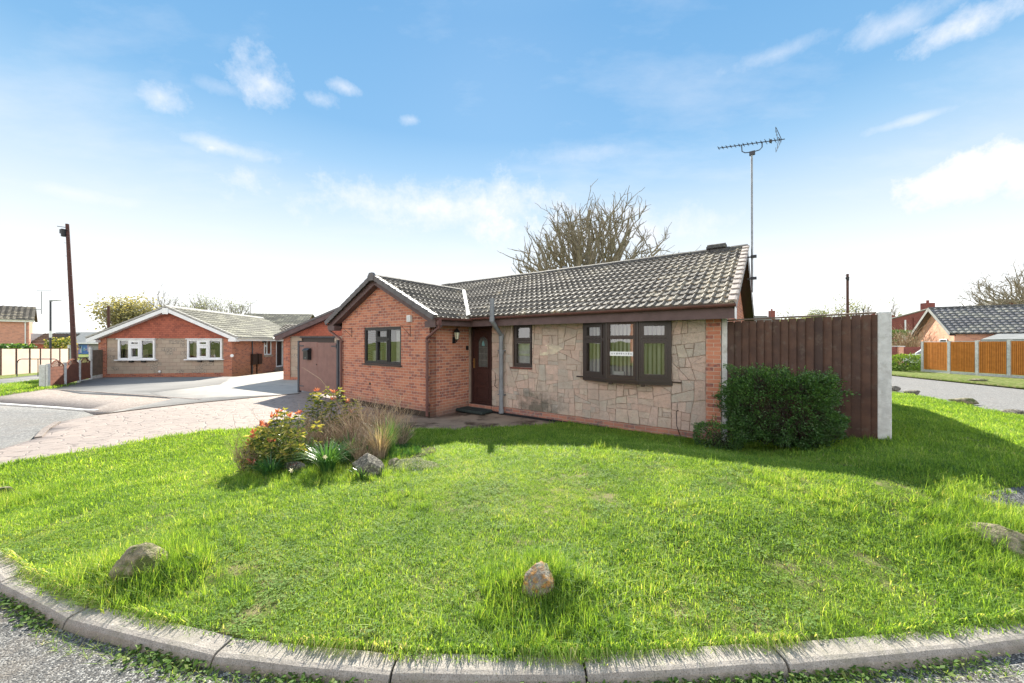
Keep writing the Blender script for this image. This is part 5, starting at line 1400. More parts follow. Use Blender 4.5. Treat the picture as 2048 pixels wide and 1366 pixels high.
strap_clump(655, 948, 'arching green daffodil clump with two pale flowers at the front of the bed', 260, .46, 3, flowers=2)
strap_clump(590, 925, 'broad dark green strap leaf clump left of the daffodils', 160, .5, 5, droop=1.1)
strap_clump(640, 895, 'blue green strap leaves at the middle of the bed behind the daffodils', 260, .66, 6, tr=(.0, .5))
strap_clump(700, 925, 'upright green strap leaves left of the large dark boulder', 150, .44, 8)
strap_clump(805, 895, 'thin bright green leaves at the right end of the bed', 130, .46, 9, w=.006, tr=(.4, .95), droop=.7)
strap_clump(725, 958, 'small green tuft at the foot of the large dark boulder', 50, .2, 10, w=.005, tr=(.3, .9))
strap_clump(760, 925, 'tall upright olive grass clump beside the bare brown shrub', 260, .66, 13, m='drygrass', w=.0022, droop=.75, name='grass_clump', tr=(.1, .9))
strap_clump(775, 915, 'soft green grass stalks at the right of the bare brown shrub', 260, .64, 14, w=.003, droop=.6, name='grass_clump', tr=(.3, .9))


def twig_shrub(name, label, px, py, n, H, spread, seed, m='drygrass', extra=(), dens=1.0, r=.004):
    random.seed(seed); b = GP(px, py); R = thing(name, label, 'shrub', b); mb = MB()
    def grow(p, d, L, rr, lvl):
        pts = [p]; q = Vector(p); dd = Vector(d).normalized(); ns = 4
        for i in range(ns): dd = (dd + Vector((rnd(-.22, .22), rnd(-.22, .22), rnd(-.08, .14)))).normalized(); q = q + dd * L / ns; pts.append(q.copy())
        mb.tube(pts, [rr * (1 - .6 * i / ns) for i in range(ns + 1)], 3 if lvl else 4, rnd(.05, .9), caps=False)
        if lvl < 2:
            for k in range(int(rnd(2, 5) * dens)):
                i = random.randint(1, ns); e = (dd + Vector((rnd(-1, 1), rnd(-1, 1), rnd(-.2, .7))) * .9).normalized(); grow(pts[i], e, L * rnd(.3, .55), rr * .55, lvl + 1)
    for k in range(n):
        a = rnd(0, 6.28); d = Vector((math.cos(a) * spread * rnd(.2, 1), math.sin(a) * spread * rnd(.2, 1), 1)); grow(Vector((rnd(-.08, .08), rnd(-.05, .05), 0)), d, H * rnd(.6, 1.05), r, 0)
    for pts, rr in extra: mb.tube([Vector(p) for p in pts], [rr * (1 - .7 * i / (len(pts) - 1)) for i in range(len(pts))], 5, .3)
    mb.build('twigs', M[m], R, uv=False); return R


twig_shrub('bare_shrub', 'bare reddish brown twiggy shrub with one long arching stem at the right of the bed', 722, 912, 46, .66, .75, 4, r=.0055,
           extra=(([(.0, 0, 0), (-.12, 0, .35), (-.28, .02, .62), (-.46, .04, .95), (-.66, .06, 1.18), (-.95, .08, 1.36)], .010),), dens=1.3)
twig_shrub('bare_shrub', 'fine brown bare shrub above the large dark boulder', 758, 905, 44, .72, .8, 6, dens=1.5, r=.005)
twig_shrub('bare_shrub', 'tangled brown stems low in the middle of the bed', 690, 915, 44, .5, 1.1, 16, dens=1.5, r=.005)
twig_shrub('dry_shrub', 'small grey dry bush at the left tip of the flower bed', 494, 945, 44, .36, .6, 8, m='drygrass', dens=1.6, r=.0035, extra=(([(0, 0, 0), (-.05, 0, .4), (-.16, 0, .62), (-.19, 0, .78)], .004),))
rock('boulder', 'large dark grey boulder with a sunlit top at the front right of the flower bed', at_ground(735, 948, .09), (.24, .17, .19), M['rock'], 14, .1)
rock('boulder', 'small pale boulder right of the large dark one in the flower bed', at_ground(790, 934, .05), (.12, .09, .09), M['rock_pale'], 17, .4)
rock('boulder', 'grey boulder half hidden by strap leaves at the left of the flower bed', at_ground(585, 945, .05), (.16, .1, .11), M['rock'], 19, .1)
twig_shrub('bare_shrub', 'straw coloured twigs through the yellow leaves at the left of the bed', 600, 925, 40, .62, 1.0, 26, dens=1.5, r=.004)
twig_shrub('bare_shrub', 'pale brown twig tangle behind the large boulder, lowest of the bare shrubs', 725, 930, 44, .38, 1.3, 27, dens=1.5, r=.004)
twig_shrub('bare_shrub', 'straw coloured twig tangle between the red tipped shrub and the bare brown shrubs', 652, 918, 46, .55, 1.2, 28, dens=1.5, r=.004)
twig_shrub('bare_shrub', 'fine upright brown stems at the far right end of the bed', 795, 900, 34, .55, .7, 29, dens=1.5, r=.0035)
strap_clump(610, 935, 'mid green arching leaves between the grey boulder and the daffodils', 150, .38, 35, tr=(.05, .7))
strap_clump(705, 900, 'olive grey rush tuft rising among the bare shrubs', 260, .6, 33, m='drygrass', w=.0022, droop=.8, name='grass_clump', tr=(.2, 1))
strap_clump(540, 955, 'dark green low leaves at the front left foot of the bed', 160, .3, 34, droop=1.1, name='daffodil_clump', tr=(.0, .5))
random.seed(55); b = GP(825, 936); R = MB()
for k in range(3400):
    a = rnd(0, 6.28); r = math.sqrt(random.random()); x, y = math.cos(a) * r * .36, math.sin(a) * r * .24; z = .10 * (1 - r * r) * (1 + .5 * mnoise.noise(Vector((x * 9, y * 9, 0))))
    leaf(R, (x, y, z), (rnd(-1, 1), rnd(-1, 1), rnd(.1, 1.2)), .02, .005, rnd(0, 1))
o = R.build('silver_mat', M['silver'], uv=False); o.location = b; tag(o, 'low silvery grey carpet plant at the right foot of the flower bed', 'plant')
random.seed(57); R = MB()     # low green filling between the plants of the bed
for k in range(11000):
    a = rnd(0, 6.28); r = math.sqrt(random.random()); x, y = BX + 1.25 * math.cos(a) * r, BYY + .35 + .7 * math.sin(a) * r
    leaf(R, (x, y, T(x, y) + .03 + rnd(0, .22) * (1 - r)), (rnd(-1, 1), rnd(-1, 1), rnd(.1, 1.5)), rnd(.04, .1), .006, rnd(.05, .75))
tag(R.build('bed_ground_cover', M['strap'], uv=False), 'low mixed green growth covering the soil of the flower bed', 'ground cover', None, 'stuff')


# ------------------------------------------------------------------ trees
def bare_tree(name, label, base, height, crown_r, trunk_r, seed, limbs=9, m='bark', group=None, trunk_h=.25, lv=3, kids=(4, 6), twig=.5, sides=5, lift=.22, fork=(.25, 1.1), leaves=None, nleaf=0, lsize=.3, rise=1.0):
    random.seed(seed); R = thing(name, label, 'tree', base, 0, group); tr = MB(); cr = MB(); lf = MB(); tips = []
    th = height * trunk_h; tr.tube([(0, 0, -.2), (rnd(-.05, .05), 0, th * .5), (0, 0, th), (0, 0, th + trunk_r * 1.5)], [trunk_r * 1.25, trunk_r, trunk_r * .95, trunk_r * .75], 10)
    def grow(p, d, L, rr, l):
        ns = 5 if l < 2 else 4; pts = [Vector(p)]; dd = Vector(d).normalized()
        for i in range(ns):
            dd = (dd + Vector((rnd(-1, 1), rnd(-1, 1), rnd(-1, 1))) * (.17 if l < 2 else .28) + Vector((0, 0, lift * (.5 if l else .8)))).normalized(); pts.append(pts[-1] + dd * L / ns)
        cr.tube(pts, [rr * (1 - .58 * i / ns) for i in range(ns + 1)], sides if l < 2 else 3, rnd(.1, .9), caps=False)
        if l >= lv: tips.append(pts[-1]); return
        for k in range(random.randint(*kids)):
            i = random.randint(2, ns) if l else random.randint(1, ns); ax = Vector((rnd(-1, 1), rnd(-1, 1), rnd(-.5, .8))).normalized()
            e = (dd * rnd(.6, 1.1) + ax * rnd(.55, .95)).normalized(); grow(pts[i], e, L * rnd(.38, .62), rr * (.52 if l else .5) * (1 - .1 * i / ns), l + 1)
    for k in range(limbs):
        a = 6.283 * (k + rnd(-.25, .25)) / limbs; f = rnd(*fork) if k % 3 else rnd(.05, .4); d = Vector((math.cos(a) * f, math.sin(a) * f, rise))
        dn_ = d.normalized(); L = .62 / math.sqrt(((dn_.x ** 2 + dn_.y ** 2) / crown_r ** 2) + (dn_.z / (height - th)) ** 2); grow(Vector((math.cos(a) * trunk_r * .4, math.sin(a) * trunk_r * .4, th)), d, L, trunk_r * rnd(.36, .52), 0)
    tr.build('trunk', M[m], R, uv=False); cr.build('crown', M[m], R, uv=False)
    if leaves:
        for k in range(nleaf):
            p = random.choice(tips) + Vector((random.gauss(0, 1), random.gauss(0, 1), random.gauss(0, .8))) * lsize * 2; leaf(lf, p, (rnd(-1, 1), rnd(-1, 1), rnd(-1, 1)), lsize * rnd(.5, 1.2), lsize * .3, rnd(0, 1))
        lf.build('leaves', M[leaves], R, uv=False)
    return R


def dome_tree(name, label, base, th, top, R_, r0, seed, nl=18, ns=6, nt=5, nw=3, m='bark', tmax=1.6, z0=None):
    """bare spreading tree whose branches reach out to a rounded dome"""
    random.seed(seed); R = thing(name, label, 'tree', base); tr = MB(); cr = MB(); z0 = th + .8 if z0 is None else z0; Hh = top - z0
    tr.tube([(0, 0, -.2), (.05, 0, th * .5), (0, 0, th), (0, 0, th + .4)], [r0 * 1.3, r0, r0 * .95, r0 * .8], 12)
    def dome(t, f, k=1.): return Vector((R_ * math.sin(t) * math.cos(f) * k, R_ * math.sin(t) * math.sin(f) * k, z0 + Hh * math.cos(t) * k))
    def bez(p, c, q, n, wob):
        out = []
        for i in range(n + 1):
            u = i / n; v = p * (1 - u) ** 2 + c * 2 * u * (1 - u) + q * u * u
            if 0 < i < n: v += Vector((rnd(-1, 1), rnd(-1, 1), rnd(-1, 1))) * wob
            out.append(v)
        return out
    def seg(pts, ra, rb, n, t): k = len(pts) - 1; cr.tube(pts, [ra + (rb - ra) * i / k for i in range(k + 1)], n, t, caps=False)
    def free(p, d, L, n, wob): 
        pts = [p]; d = d.normalized()
        for i in range(n): d = (d + Vector((rnd(-1, 1), rnd(-1, 1), rnd(-1, 1))) * wob + Vector((0, 0, .01))).normalized(); pts.append(pts[-1] + d * L / n)
        return pts
    for k in range(nl):
        t = .12 + (tmax - .12) * ((k + .5) / nl) ** .75 + rnd(-.06, .06); f = k * 2.39996 + rnd(-.25, .25)
        q = dome(t, f, rnd(.82, .96)); p = Vector((math.cos(f) * r0 * .35, math.sin(f) * r0 * .35, th + rnd(-.1, .3)))
        h = Vector((q.x, q.y, 0)); c = p + h * .42 + Vector((0, 0, (q.z - p.z) * .30)); L = bez(p, c, q, 9, .17); ra = r0 * rnd(.30, .42); seg(L, ra, ra * .30, 7, rnd(0, 1))
        for j in range(ns):
            i = random.randint(2, 8); s0 = L[i]; t2 = min(tmax + .15, max(0, t + rnd(-.42, .42))); q2 = dome(t2, f + rnd(-.55, .55) / max(.35, math.sin(t)), rnd(.8, 1.0)); dv = q2 - s0
            if dv.length > R_ * .75: dv = dv * (R_ * .75 / dv.length); q2 = s0 + dv
            c2 = s0 + dv * .45 + (L[min(9, i + 1)] - s0).normalized() * dv.length * .18; S2 = bez(s0, c2, q2, 6, .15); rb = ra * (1 - .065 * i) * .50; seg(S2, rb, rb * .36, 5, rnd(0, 1))
            for g in range(nt):
                i2 = random.randint(1, 6); d3 = (S2[i2] - S2[i2 - 1]).normalized() + Vector((rnd(-1, 1), rnd(-1, 1), rnd(-.4, 1))) * .8; S3 = free(S2[i2], d3, rnd(.6, 1.5) * R_ / 5.5, 4, .25); seg(S3, rb * .5, rb * .22, 4, rnd(0, 1))
                for w in range(nw): i3 = random.randint(1, 4); d4 = (S3[i3] - S3[i3 - 1]).normalized() + Vector((rnd(-1, 1), rnd(-1, 1), rnd(-.4, 1))) * .9; seg(free(S3[i3], d4, rnd(.25, .7) * R_ / 5.5, 3, .3), .019, .010, 3, rnd(0, 1))
    tr.build('trunk', M[m], R, uv=False); cr.build('crown', M[m], R, uv=False); return R


dome_tree('bare_tree', 'large leafless tree with a rounded crown rising behind the main bungalow roof', (Wx(1176, 25), 25, 0), 4.0, 11.0, 5.5, .6, 9, nl=24, ns=6, nt=5, nw=3, z0=5.6, tmax=1.62)
dome_tree('bare_tree', 'leafless tree spreading over the far bungalow at the right edge', (Wx(2070, 33), 33, 0), 3.6, 8.5, 4.6, .4, 6, nl=20, ns=6, nt=5, nw=3, z0=4.6, tmax=1.7)
far = []
bare_tree('leafy_tree', 'hazy yellow green tree behind the left end of the neighbouring bungalow', (Wx(248, 62), 62, -.5), 9.0, 6.5, .4, 31, limbs=10, lv=2, kids=(3, 5), m='bark_far', leaves='springleaf', nleaf=5200, lsize=.42, fork=(.4, 1.1))
for i, (px, hh, lb, lf) in enumerate(((322, 9.3, 'leafless tree just behind the apex of the neighbouring bungalow', 0), (390, 8.6, 'hazy tree right of the neighbouring apex, second in the far row', 700), (430, 8.5, 'hazy tree in the middle of the far row above the neighbouring ridge', 1500), (468, 8.2, 'last thin tree of the far row before the aerial', 500))):
    bare_tree('far_tree', lb, (Wx(px, 66), 66, -.5), hh * 1.22, 6.4, .35, 50 + i, limbs=12, lv=3, kids=(3, 5), m='bark_far', leaves='farleaf' if lf else None, nleaf=lf, lsize=.25, fork=(.6, 1.4), group='far trees behind the neighbouring bungalow')
for i, (px, Y, hh, lf, lb) in enumerate(((1578, 60, 6.5, 60, 'small wispy tree right of the distant chimney'), (1640, 70, 7.2, 1500, 'round hazy far tree above the dark fence'), (1682, 60, 8.2, 300, 'slender pale tree left of the right hand pole'), (1708, 64, 7.9, 400, 'slender pale tree right of the right hand pole'), (1737, 60, 8.0, 0, 'tiny leafless sapling above the fence near the concrete post'), (1788, 60, 8.6, 50, 'thin tree just right of the concrete post top'), (1925, 66, 9.0, 30, 'thin distant tree above the ridge of the right hand bungalow'))):
    bare_tree('far_tree', lb, (Wx(px, Y), Y, 0), hh * 1.1, 2.0, .14, 70 + i, limbs=5, lv=2, kids=(3, 4), m='bark_far', leaves='farleaf' if lf else None, nleaf=lf, lsize=.3, fork=(.1, .55), trunk_h=.5, group='far trees on the right skyline')
random.seed(77); R = MB()
for k in range(9000):
    x = rnd(20, 150); Y = 130 + rnd(-6, 6); h = 9.8 + 2.6 * mnoise.noise(Vector((x * .11, 0, 0))) + 1.2 * mnoise.noise(Vector((x * .5, 3, 0))); leaf(R, (x, Y, rnd(0, 1) ** .5 * h), (rnd(-1, 1), rnd(-1, 1), rnd(-1, 1)), 1.3, .5, rnd(0, 1))
tag(R.build('distant_wood', M['farleaf'], uv=False), 'hazy line of distant woodland on the right horizon', 'woodland', None, 'stuff')

# ------------------------------------------------------------------ neighbours on the left
def on_line(px, P, D):
    k = (px - CX) / F; return (k * P[1] - P[0]) / (D[0] - k * D[1])


def simple_roof(root, x0, x1, ya, za, yb, zb, m='tile_far', name='roof', period=.33, gauge=.33, axis='x', seed=2, th=.05, amp=.035, step=.03):
    """one slope: eave line at ya/za rising to yb/zb, along x0..x1 (axis x) or y (axis y)"""
    mb = MB(); L = math.hypot(yb - ya, zb - za)
    if axis == 'x':
        s = 1 if yb > ya else -1; O = (x1 if s > 0 else x0, ya, za); tile_field(mb, O, (-s, 0, 0), (0, yb - ya, zb - za), x1 - x0, L, period, gauge, amp, step, moss=lambda a, b: .35, coarse=True, seed=seed)
        mb.poly([(x0, ya, za - th), (x1, ya, za - th), (x1, yb, zb - th), (x0, yb, zb - th)]); mb.poly([(x0, ya, za - th), (x0, ya, za), (x0, yb, zb), (x0, yb, zb - th)]); mb.poly([(x1, ya, za - th), (x1, ya, za), (x1, yb, zb), (x1, yb, zb - th)])
    else:
        s = 1 if yb > ya else -1; O = (ya, x0 if s > 0 else x1, za); tile_field(mb, O, (0, s, 0), (yb - ya, 0, zb - za), x1 - x0, L, period, gauge, amp, step, moss=lambda a, b: .35, coarse=True, seed=seed)
        mb.poly([(ya, x0, za - th), (ya, x1, za - th), (yb, x1, zb - th), (yb, x0, zb - th)]); mb.poly([(ya, x0, za - th), (ya, x0, za), (yb, x0, zb), (yb, x0, zb - th)]); mb.poly([(ya, x1, za - th), (ya, x1, za), (yb, x1, zb), (yb, x1, zb - th)])
    return mb.build(name, M[m], root)


RN = math.radians(8.8); NP = (-22.8, 20.3)
NB = thing('bungalow', 'neighbouring bungalow with white bargeboards, a tile hung gable and two white windows, at the left', 'house', (*NP, -.12), RN)
NU = (math.cos(RN), math.sin(RN)); NV = (-math.sin(RN), math.cos(RN)); NW = on_line(465, NP, NU)
nx = lambda px: on_line(px, NP, NU)
NS = (NP[0] + NU[0] * NW, NP[1] + NU[1] * NW); ny = lambda px: on_line(px, NS, NV)
AXN, AZN, ZLN, ZRN = nx(340), 3.95, 2.20, 2.26
wA = (nx(238), 1.02, nx(311), 2.14); wB = (nx(376), 1.02, nx(445), 2.14)
mb = wallgrid(MB(), nx(214), nx(448), .22, 2.26, [wA, wB], 0, .2); mb.build('stone_wall', M['stone_far'], NB)
mb = MB(); mb.box(-.0, -.05, -.1, nx(214) - .002, .2, 2.2); mb.box(nx(448) + .002, -.05, -.1, NW, .2, 2.2); mb.box(nx(214), -.03, -.1, nx(448), .19, .218)
SW = 7.2
wS = (ny(528), 1.1, ny(543), 2.15); dS = (ny(552), .14, ny(566), 2.2)
w_ = wallgrid(MB(), 0.2, SW, -.1, 2.3, [wS, dS], 0, .2)
mb.faces([(NW - v[1], v[0], v[2]) for v in w_.v], w_.f); mb.poly([(0, .2, -.1), (0, 10, -.1), (0, 10, 2.3), (0, .2, 2.3)]); mb.poly([(0, 10, -.1), (NW, 10, -.1), (NW, 10, 2.3), (0, 10, 2.3)]); mb.poly([(NW, SW, -.1), (NW, 10, -.1), (NW, 10, 2.3), (NW, SW, 2.3)])
mb.box(NW - 3, 1.2, 0, NW - 2.9, 9, 2.2); mb.build('brick_wall', M['brick2'], NB)
gy = lambda x: AZN - .22 - (AXN - x) * (AZN - ZLN) / (AXN + .35) if x < AXN else AZN - .22 - (x - AXN) * (AZN - ZRN) / (NW + .35 - AXN)
mb = MB().poly([(0, -.02, 2.2), (NW, -.02, 2.2), (NW, -.02, gy(NW)), (AXN, -.02, gy(AXN)), (0, -.02, max(2.2, gy(0)))]); mb.poly([(0, -.02, 2.2), (NW, -.02, 2.2), (NW, .2, 2.21), (0, .2, 2.21)]); mb.build('gable_tile_hanging', M['hung_tile'], NB); MB().poly([(0, 9.9, 2.2), (NW, 9.9, 2.2), (AXN, 9.9, gy(AXN))]).build('rear_gable', M['hung_tile'], NB)
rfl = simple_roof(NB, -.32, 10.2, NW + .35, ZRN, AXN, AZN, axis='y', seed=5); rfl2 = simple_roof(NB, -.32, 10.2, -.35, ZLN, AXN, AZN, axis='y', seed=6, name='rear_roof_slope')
mb = MB()
for (xe, ze) in ((-.36, ZLN), (NW + .36, ZRN)):
    p, q = Vector((xe, -.34, ze - .04)), Vector((AXN, -.34, AZN - .04)); d = (q - p).normalized(); Nn = Vector((-d.z, 0, d.x)); Nn = Nn if Nn.z > 0 else -Nn
    mb.prism([(0, -.19), (.02, -.19), (.02, 0), (0, 0)], p, q, (0, 1, 0), Nn); mb.prism([(.02, -.18), (.32, -.18), (.32, -.165), (.02, -.165)], p, q, (0, 1, 0), Nn)
mb.box(AXN - .14, -.36, AZN - .40, AXN + .14, -.345, AZN - .06); mb.box(NW - .05, -.33, 2.02, NW + .36, 0, 2.16); mb.box(-.36, -.33, 1.98, .1, 0, 2.1)
mb.build('bargeboard', M['white'], NB)
mb = MB(); mb.box(NW + .30, -.3, 2.05, NW + .32, SW + .5, 2.22); mb.box(NW, 0, 2.2, NW + .3, SW + .5, 2.215); gutter_run(mb, (NW + .38, -.3, 2.25), (NW + .38, SW + .5, 2.25), (1, 0, 0)); mb.build('gutter', M['white'], NB)
mb = MB(); 
for (xe, ze) in ((-.36, ZLN), (NW + .36, ZRN)):
    p, q = Vector((xe, -.35, ze)), Vector((AXN, -.35, AZN)); d = (q - p).normalized(); Nn = Vector((-d.z, 0, d.x)); Nn = Nn if Nn.z > 0 else -Nn; L = (q - p).length; k = 0
    while k < L - .05: mb.prism([(0, -.01), (.16, -.01), (.16, .07), (0, .07)], p + d * k + Nn * .012, p + d * min(L, k + .31) - Nn * .006, (0, 1, 0), Nn); k += .32
mb.prism([(-.12, -.05), (0, .07), (.12, -.05)], (AXN, -.36, AZN + .05), (AXN, 10.2, AZN + .05), (1, 0, 0), (0, 0, 1)); mb.build('verge_and_ridge_tiles', mat('far ridge', (.40, .39, .36), (.33, .32, .3), 3, .9, 0), rfl)
mb = MB().cyl((NW + .06, 2.0, 0), (NW + .06, 2.0, 2.1), .035, 8).build('downpipe', M['slate'], NB)
for i, wn in enumerate((wA, wB)):
    o = window(NB, (wn[0], .02, 0), (1, 0, 0), wn[2] - wn[0], wn[1], wn[3], [(.8, [(0, 1, False)]), (1, [(0, .68, True), (.68, 1, True)]), (1.05, [(0, 1, False)])], fr=.07, sash=.09, fm='white', out=.1)
    o['label'] = ('left white three light window of the neighbouring front', 'right white three light window of the neighbouring front')[i]
    MB().box(wn[0] - .12, -.16, wn[1] - .06, wn[2] + .12, .02, wn[1] - .002).build('sill', M['white'], o); MB().box(wn[0] - .05, -.14, wn[3] + .002, wn[2] + .05, .02, wn[3] + .05).build('head_trim', M['white'], o)
    for x in (wn[0] + .55, wn[0] + 1.15): MB().box(x, -.12, wn[1] - .16, x + .18, -.0, wn[1] - .061).build('sill_bracket', M['black'], o)
    c_ = MB(); c_.box(wn[0] + .1, .28, 1.1, wn[0] + .55, .3, 2.1); c_.box(wn[2] - (.15 if i == 0 else .25), .28, 1.1, wn[2] - .06, .3, 2.1); c_.box(wn[0] + .7, .3, 1.1, wn[0] + 1.2, .31, 1.55); c_.build('curtain', mat('striped curtain' + str(i), (.62, .48, .36), (.5, .42, .38), 12, .9, 0), o)
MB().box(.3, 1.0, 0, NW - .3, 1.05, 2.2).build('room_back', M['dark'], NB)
U2 = (0, 1, 0)
o = window(NB, (NW - .06, wS[0], 0), U2, wS[2] - wS[0], wS[1], wS[3], [(.8, [(0, .6, True), (.6, 1, True)]), (1, [(0, 1, False)])], fr=.05, sash=.04, fm='white'); o['label'] = 'white side window near the neighbouring door'
MB().box(NW - .04, wS[0] - .05, wS[1] - .12, NW + .06, wS[2] + .05, wS[1] - .003).build('sill', M['stone_far'], o)
mb = MB().box(NW - .08, dS[0] + .1, .2, NW - .05, dS[2] - .1, 2.15); dd = mb.build('door', M['black'], NB); dd['label'] = 'dark side door in a white frame'
mb = MB(); frame2d(mb, (NW - .05, dS[0], 0), U2, 0, .16, dS[2] - dS[0], 2.19, .1, 0, .06); mb.build('door_frame', M['white'], dd); MB().box(NW, dS[0] - .2, -.1, NW + .3, dS[2] + .2, .14).build('door_step', M['apron'], dd)
for i, (a, b) in enumerate(((501, 510), (512, 519.5))):
    mb = MB().box(NW + .002, ny(a), .55, NW + .16, ny(b), 1.22); mb.box(NW + .01, ny(a) + .02, -.1, NW + .06, ny(a) + .07, .55); o = mb.build('meter_box', M['upvc'], NB)
MB().cyl((nx(467) - .05, -.07, 1.2), (nx(467) - .05, -.052, 1.2), .09, 14).build('number_disc', M['white'], NB)
MB().cyl((nx(320), -.05, .33), (nx(320), -.02, .33), .06, 10).build('flue_terminal', M['white'], NB)
o = MB().box(NW + .01, wS[0] - .25, 1.95, NW + .2, wS[0] - .05, 2.08).build('flood_light', M['black'], NB)
mb = MB(); mb.box(NW - .5, 7.2, -.1, NW + 5.2, 7.4, 2.4); mb.build('rear_wing_wall', M['brick2'], NB)
o = simple_roof(NB, NW - 1.2, NW + 5.4, 6.9, 2.45, 9.6, 3.42, seed=8, m='tile', name='rear_wing_roof', amp=.05, step=.05, gauge=.36)

FB = thing('bungalow', 'roof of a farther bungalow with a thin aerial, seen over the neighbouring roof', 'house', (Wx(495, 42), 42, -.4), math.radians(9))
L_ = 7.0; z = Wz(627, 42) + .4
simple_roof(FB, -.2, L_, -3.6, z - 2.1, 0, z, m='tile_far', seed=12); simple_roof(FB, -.2, L_, 3.6, z - 2.1, 0, z, name='rear_roof_slope', seed=13)
MB().box(0, -3.3, 0, L_ - .3, 3.3, z - 2.2).build('wall', M['brick2'], FB); mb = MB().poly([(-.02, -3.3, z - 2.2), (-.02, 3.3, z - 2.2), (-.02, 0, z - .1)]); mb.poly([(L_ - .32, -3.3, z - 2.2), (L_ - .32, 3.3, z - 2.2), (L_ - .32, 0, z - .1)]); mb.build('gable', M['brick2'], FB)
MB().cyl((.3, 0, z - .2), (.3, 0, z + 1.0), .03, 6).build('aerial_mast', M['bark_far'], FB)

# garage wing next to the gate
GP_ = (Wx(568, 18.6), 18.6); GG = thing('garage', 'low brick and stone garage with a brown bargeboard behind the double gate', 'garage', (*GP_, 0.02), 0)
gw = 7.4; gx_ = lambda px: Wx(px, 18.6) - GP_[0]; ap = (gw / 2, 2.20 + gw / 2 * .44)
mb = MB().box(0, -.05, -.15, gx_(581), .2, 2.16); mb.poly([(0, .0, -.15), (0, 8, -.15), (0, 8, 2.2), (0, .0, 2.2)]); mb.box(gx_(581), -.03, -.15, 6.8, .15, .08); mb.box(6.8, -.05, -.15, 7.2, .2, 2.16); mb.poly([(7.2, 0, -.15), (7.2, 8, -.15), (7.2, 8, 2.2), (7.2, 0, 2.2)])
mb.build('brick_pier', M['brick2'], GG); 
wallgrid(MB(), gx_(581) + .002, 6.798, .082, 2.16, [(gx_(603), .083, gx_(669), 2.06)], 0, .15).build('stone_wall', M['stone_far'], GG)
MB().poly([(.0, -.03, 2.161), (7.2, -.03, 2.161), (ap[0], -.03, ap[1] - .22)]).build('gable_tile_hanging', M['hung_tile'], GG)
MB().box(gx_(603), .07, .0, gx_(669), .12, 2.059).build('garage_door', M['upvc'], GG); MB().box(gx_(601), -.08, 2.065, gx_(671), -.04, 2.135).build('lintel', M['slate'], GG)
simple_roof(GG, -.35, 8, -.25, 2.13, ap[0], ap[1], axis='y', seed=15); simple_roof(GG, -.35, 8, gw + .05, 2.13, ap[0], ap[1], axis='y', seed=16, name='rear_roof_slope')
mb = MB(); vg = MB()
for (xe, ze) in ((-.27, 2.12), (gw + .07, 2.12)):
    p, q = Vector((xe, -.37, ze)), Vector((ap[0], -.37, ap[1])); d = (q - p).normalized(); Nn = Vector((-d.z, 0, d.x)); Nn = Nn if Nn.z > 0 else -Nn
    mb.prism([(0, -.22), (.02, -.22), (.02, -.02), (0, -.02)], p, q, (0, 1, 0), Nn); mb.prism([(.02, -.21), (.34, -.21), (.34, -.195), (.02, -.195)], p, q, (0, 1, 0), Nn); vg.prism([(-.02, -.01), (.12, -.01), (.12, .085), (-.02, .085)], p, q, (0, 1, 0), Nn)
mb.build('bargeboard', M['barge'], GG); vg.build('verge', M['dryverge'], GG)
mb = MB(); gutter_run(mb, (-.32, -.3, 2.1), (-.32, 7.5, 2.1), (1, 0, 0)); mb.build('gutter', M['white'], GG)

# low lattice fence with concrete posts by the neighbour's drive
pp = [G2(96, 774), G2(129, 768.5), G2(158, 761), G2(181, 757)]
LFc = thing('lattice_fence', 'low reddish panel fence with arched lattice tops and pale concrete posts', 'fence', (pp[0][0], pp[0][1], T(*pp[0])))
for i in range(3):
    a, b = Vector((*pp[i], 0)) - Vector((*pp[0], 0)), Vector((*pp[i + 1], 0)) - Vector((*pp[0], 0)); d = (b - a); L = d.length; u = d.normalized(); s = Vector((-u.y, u.x, 0))
    pn = MB(); lt = MB(); n = 7
    for k in range(5): z0 = .16 + k * .13; pn.prism([(-.012, 0), (.012, 0), (.02, .14), (-.004, .14)], a + u * .06 + Vector((0, 0, z0)), b - u * .06 + Vector((0, 0, z0)), s, (0, 0, 1))
    pn.prism([(-.02, 0), (.02, 0), (.02, .16), (-.02, .16)], a + u * .05, b - u * .05, s, (0, 0, 1))
    top = lambda q: .84 + .24 * math.sin(math.pi * q) ** 1.3; ns = 16
    o = pn.build('panel', M['fence_lattice'], LFc)
    for k in range(ns): q0, q1 = k / ns, (k + 1) / ns; lt.prism([(-.018, -.02), (.018, -.02), (.018, .02), (-.018, .02)], a + d * (.04 + .92 * q0) + Vector((0, 0, top(q0))), a + d * (.04 + .92 * q1) + Vector((0, 0, top(q1))), s, (0, 0, 1))
    for k in range(-6, 17):
        for sg in (1, -1):
            pts_ = []
            for j in range(8):
                z_ = .80 + j * .045; q = (k + .0) / 12 + sg * (z_ - .80) / L * 1.0
                if .03 < q < .97 and z_ < top(q): pts_.append(a + d * q + Vector((0, 0, z_)))
            if len(pts_) > 1: lt.tube([pts_[0], pts_[-1]], .009, 4)
    lt.build('lattice_top', M['fence_lattice'], o)
for i, p in enumerate(pp):
    a = Vector((*p, 0)) - Vector((*pp[0], 0)); w = .045; h = (.98, .98, .98, 1.6)[i]
    MB().box(a.x - w, a.y - w, -.1, a.x + w, a.y + w, h).build('concrete_post', M['concrete'], LFc)
e = Vector((*pp[0], 0)) - Vector((*pp[0], 0)); MB().box(-.30, -.06, -.1, -.06, .02, .93).build('end_board', M['concrete'], LFc)
q0, q1 = Vector((*pp[3], 0)), Vector((-22.7, 20.4, 0)); d = (q1 - q0); WF = thing('fence_panel', 'weathered vertical board panel between the tall concrete post and the neighbouring bungalow', 'fence', (*pp[3], -.05), math.atan2(d.y, d.x))
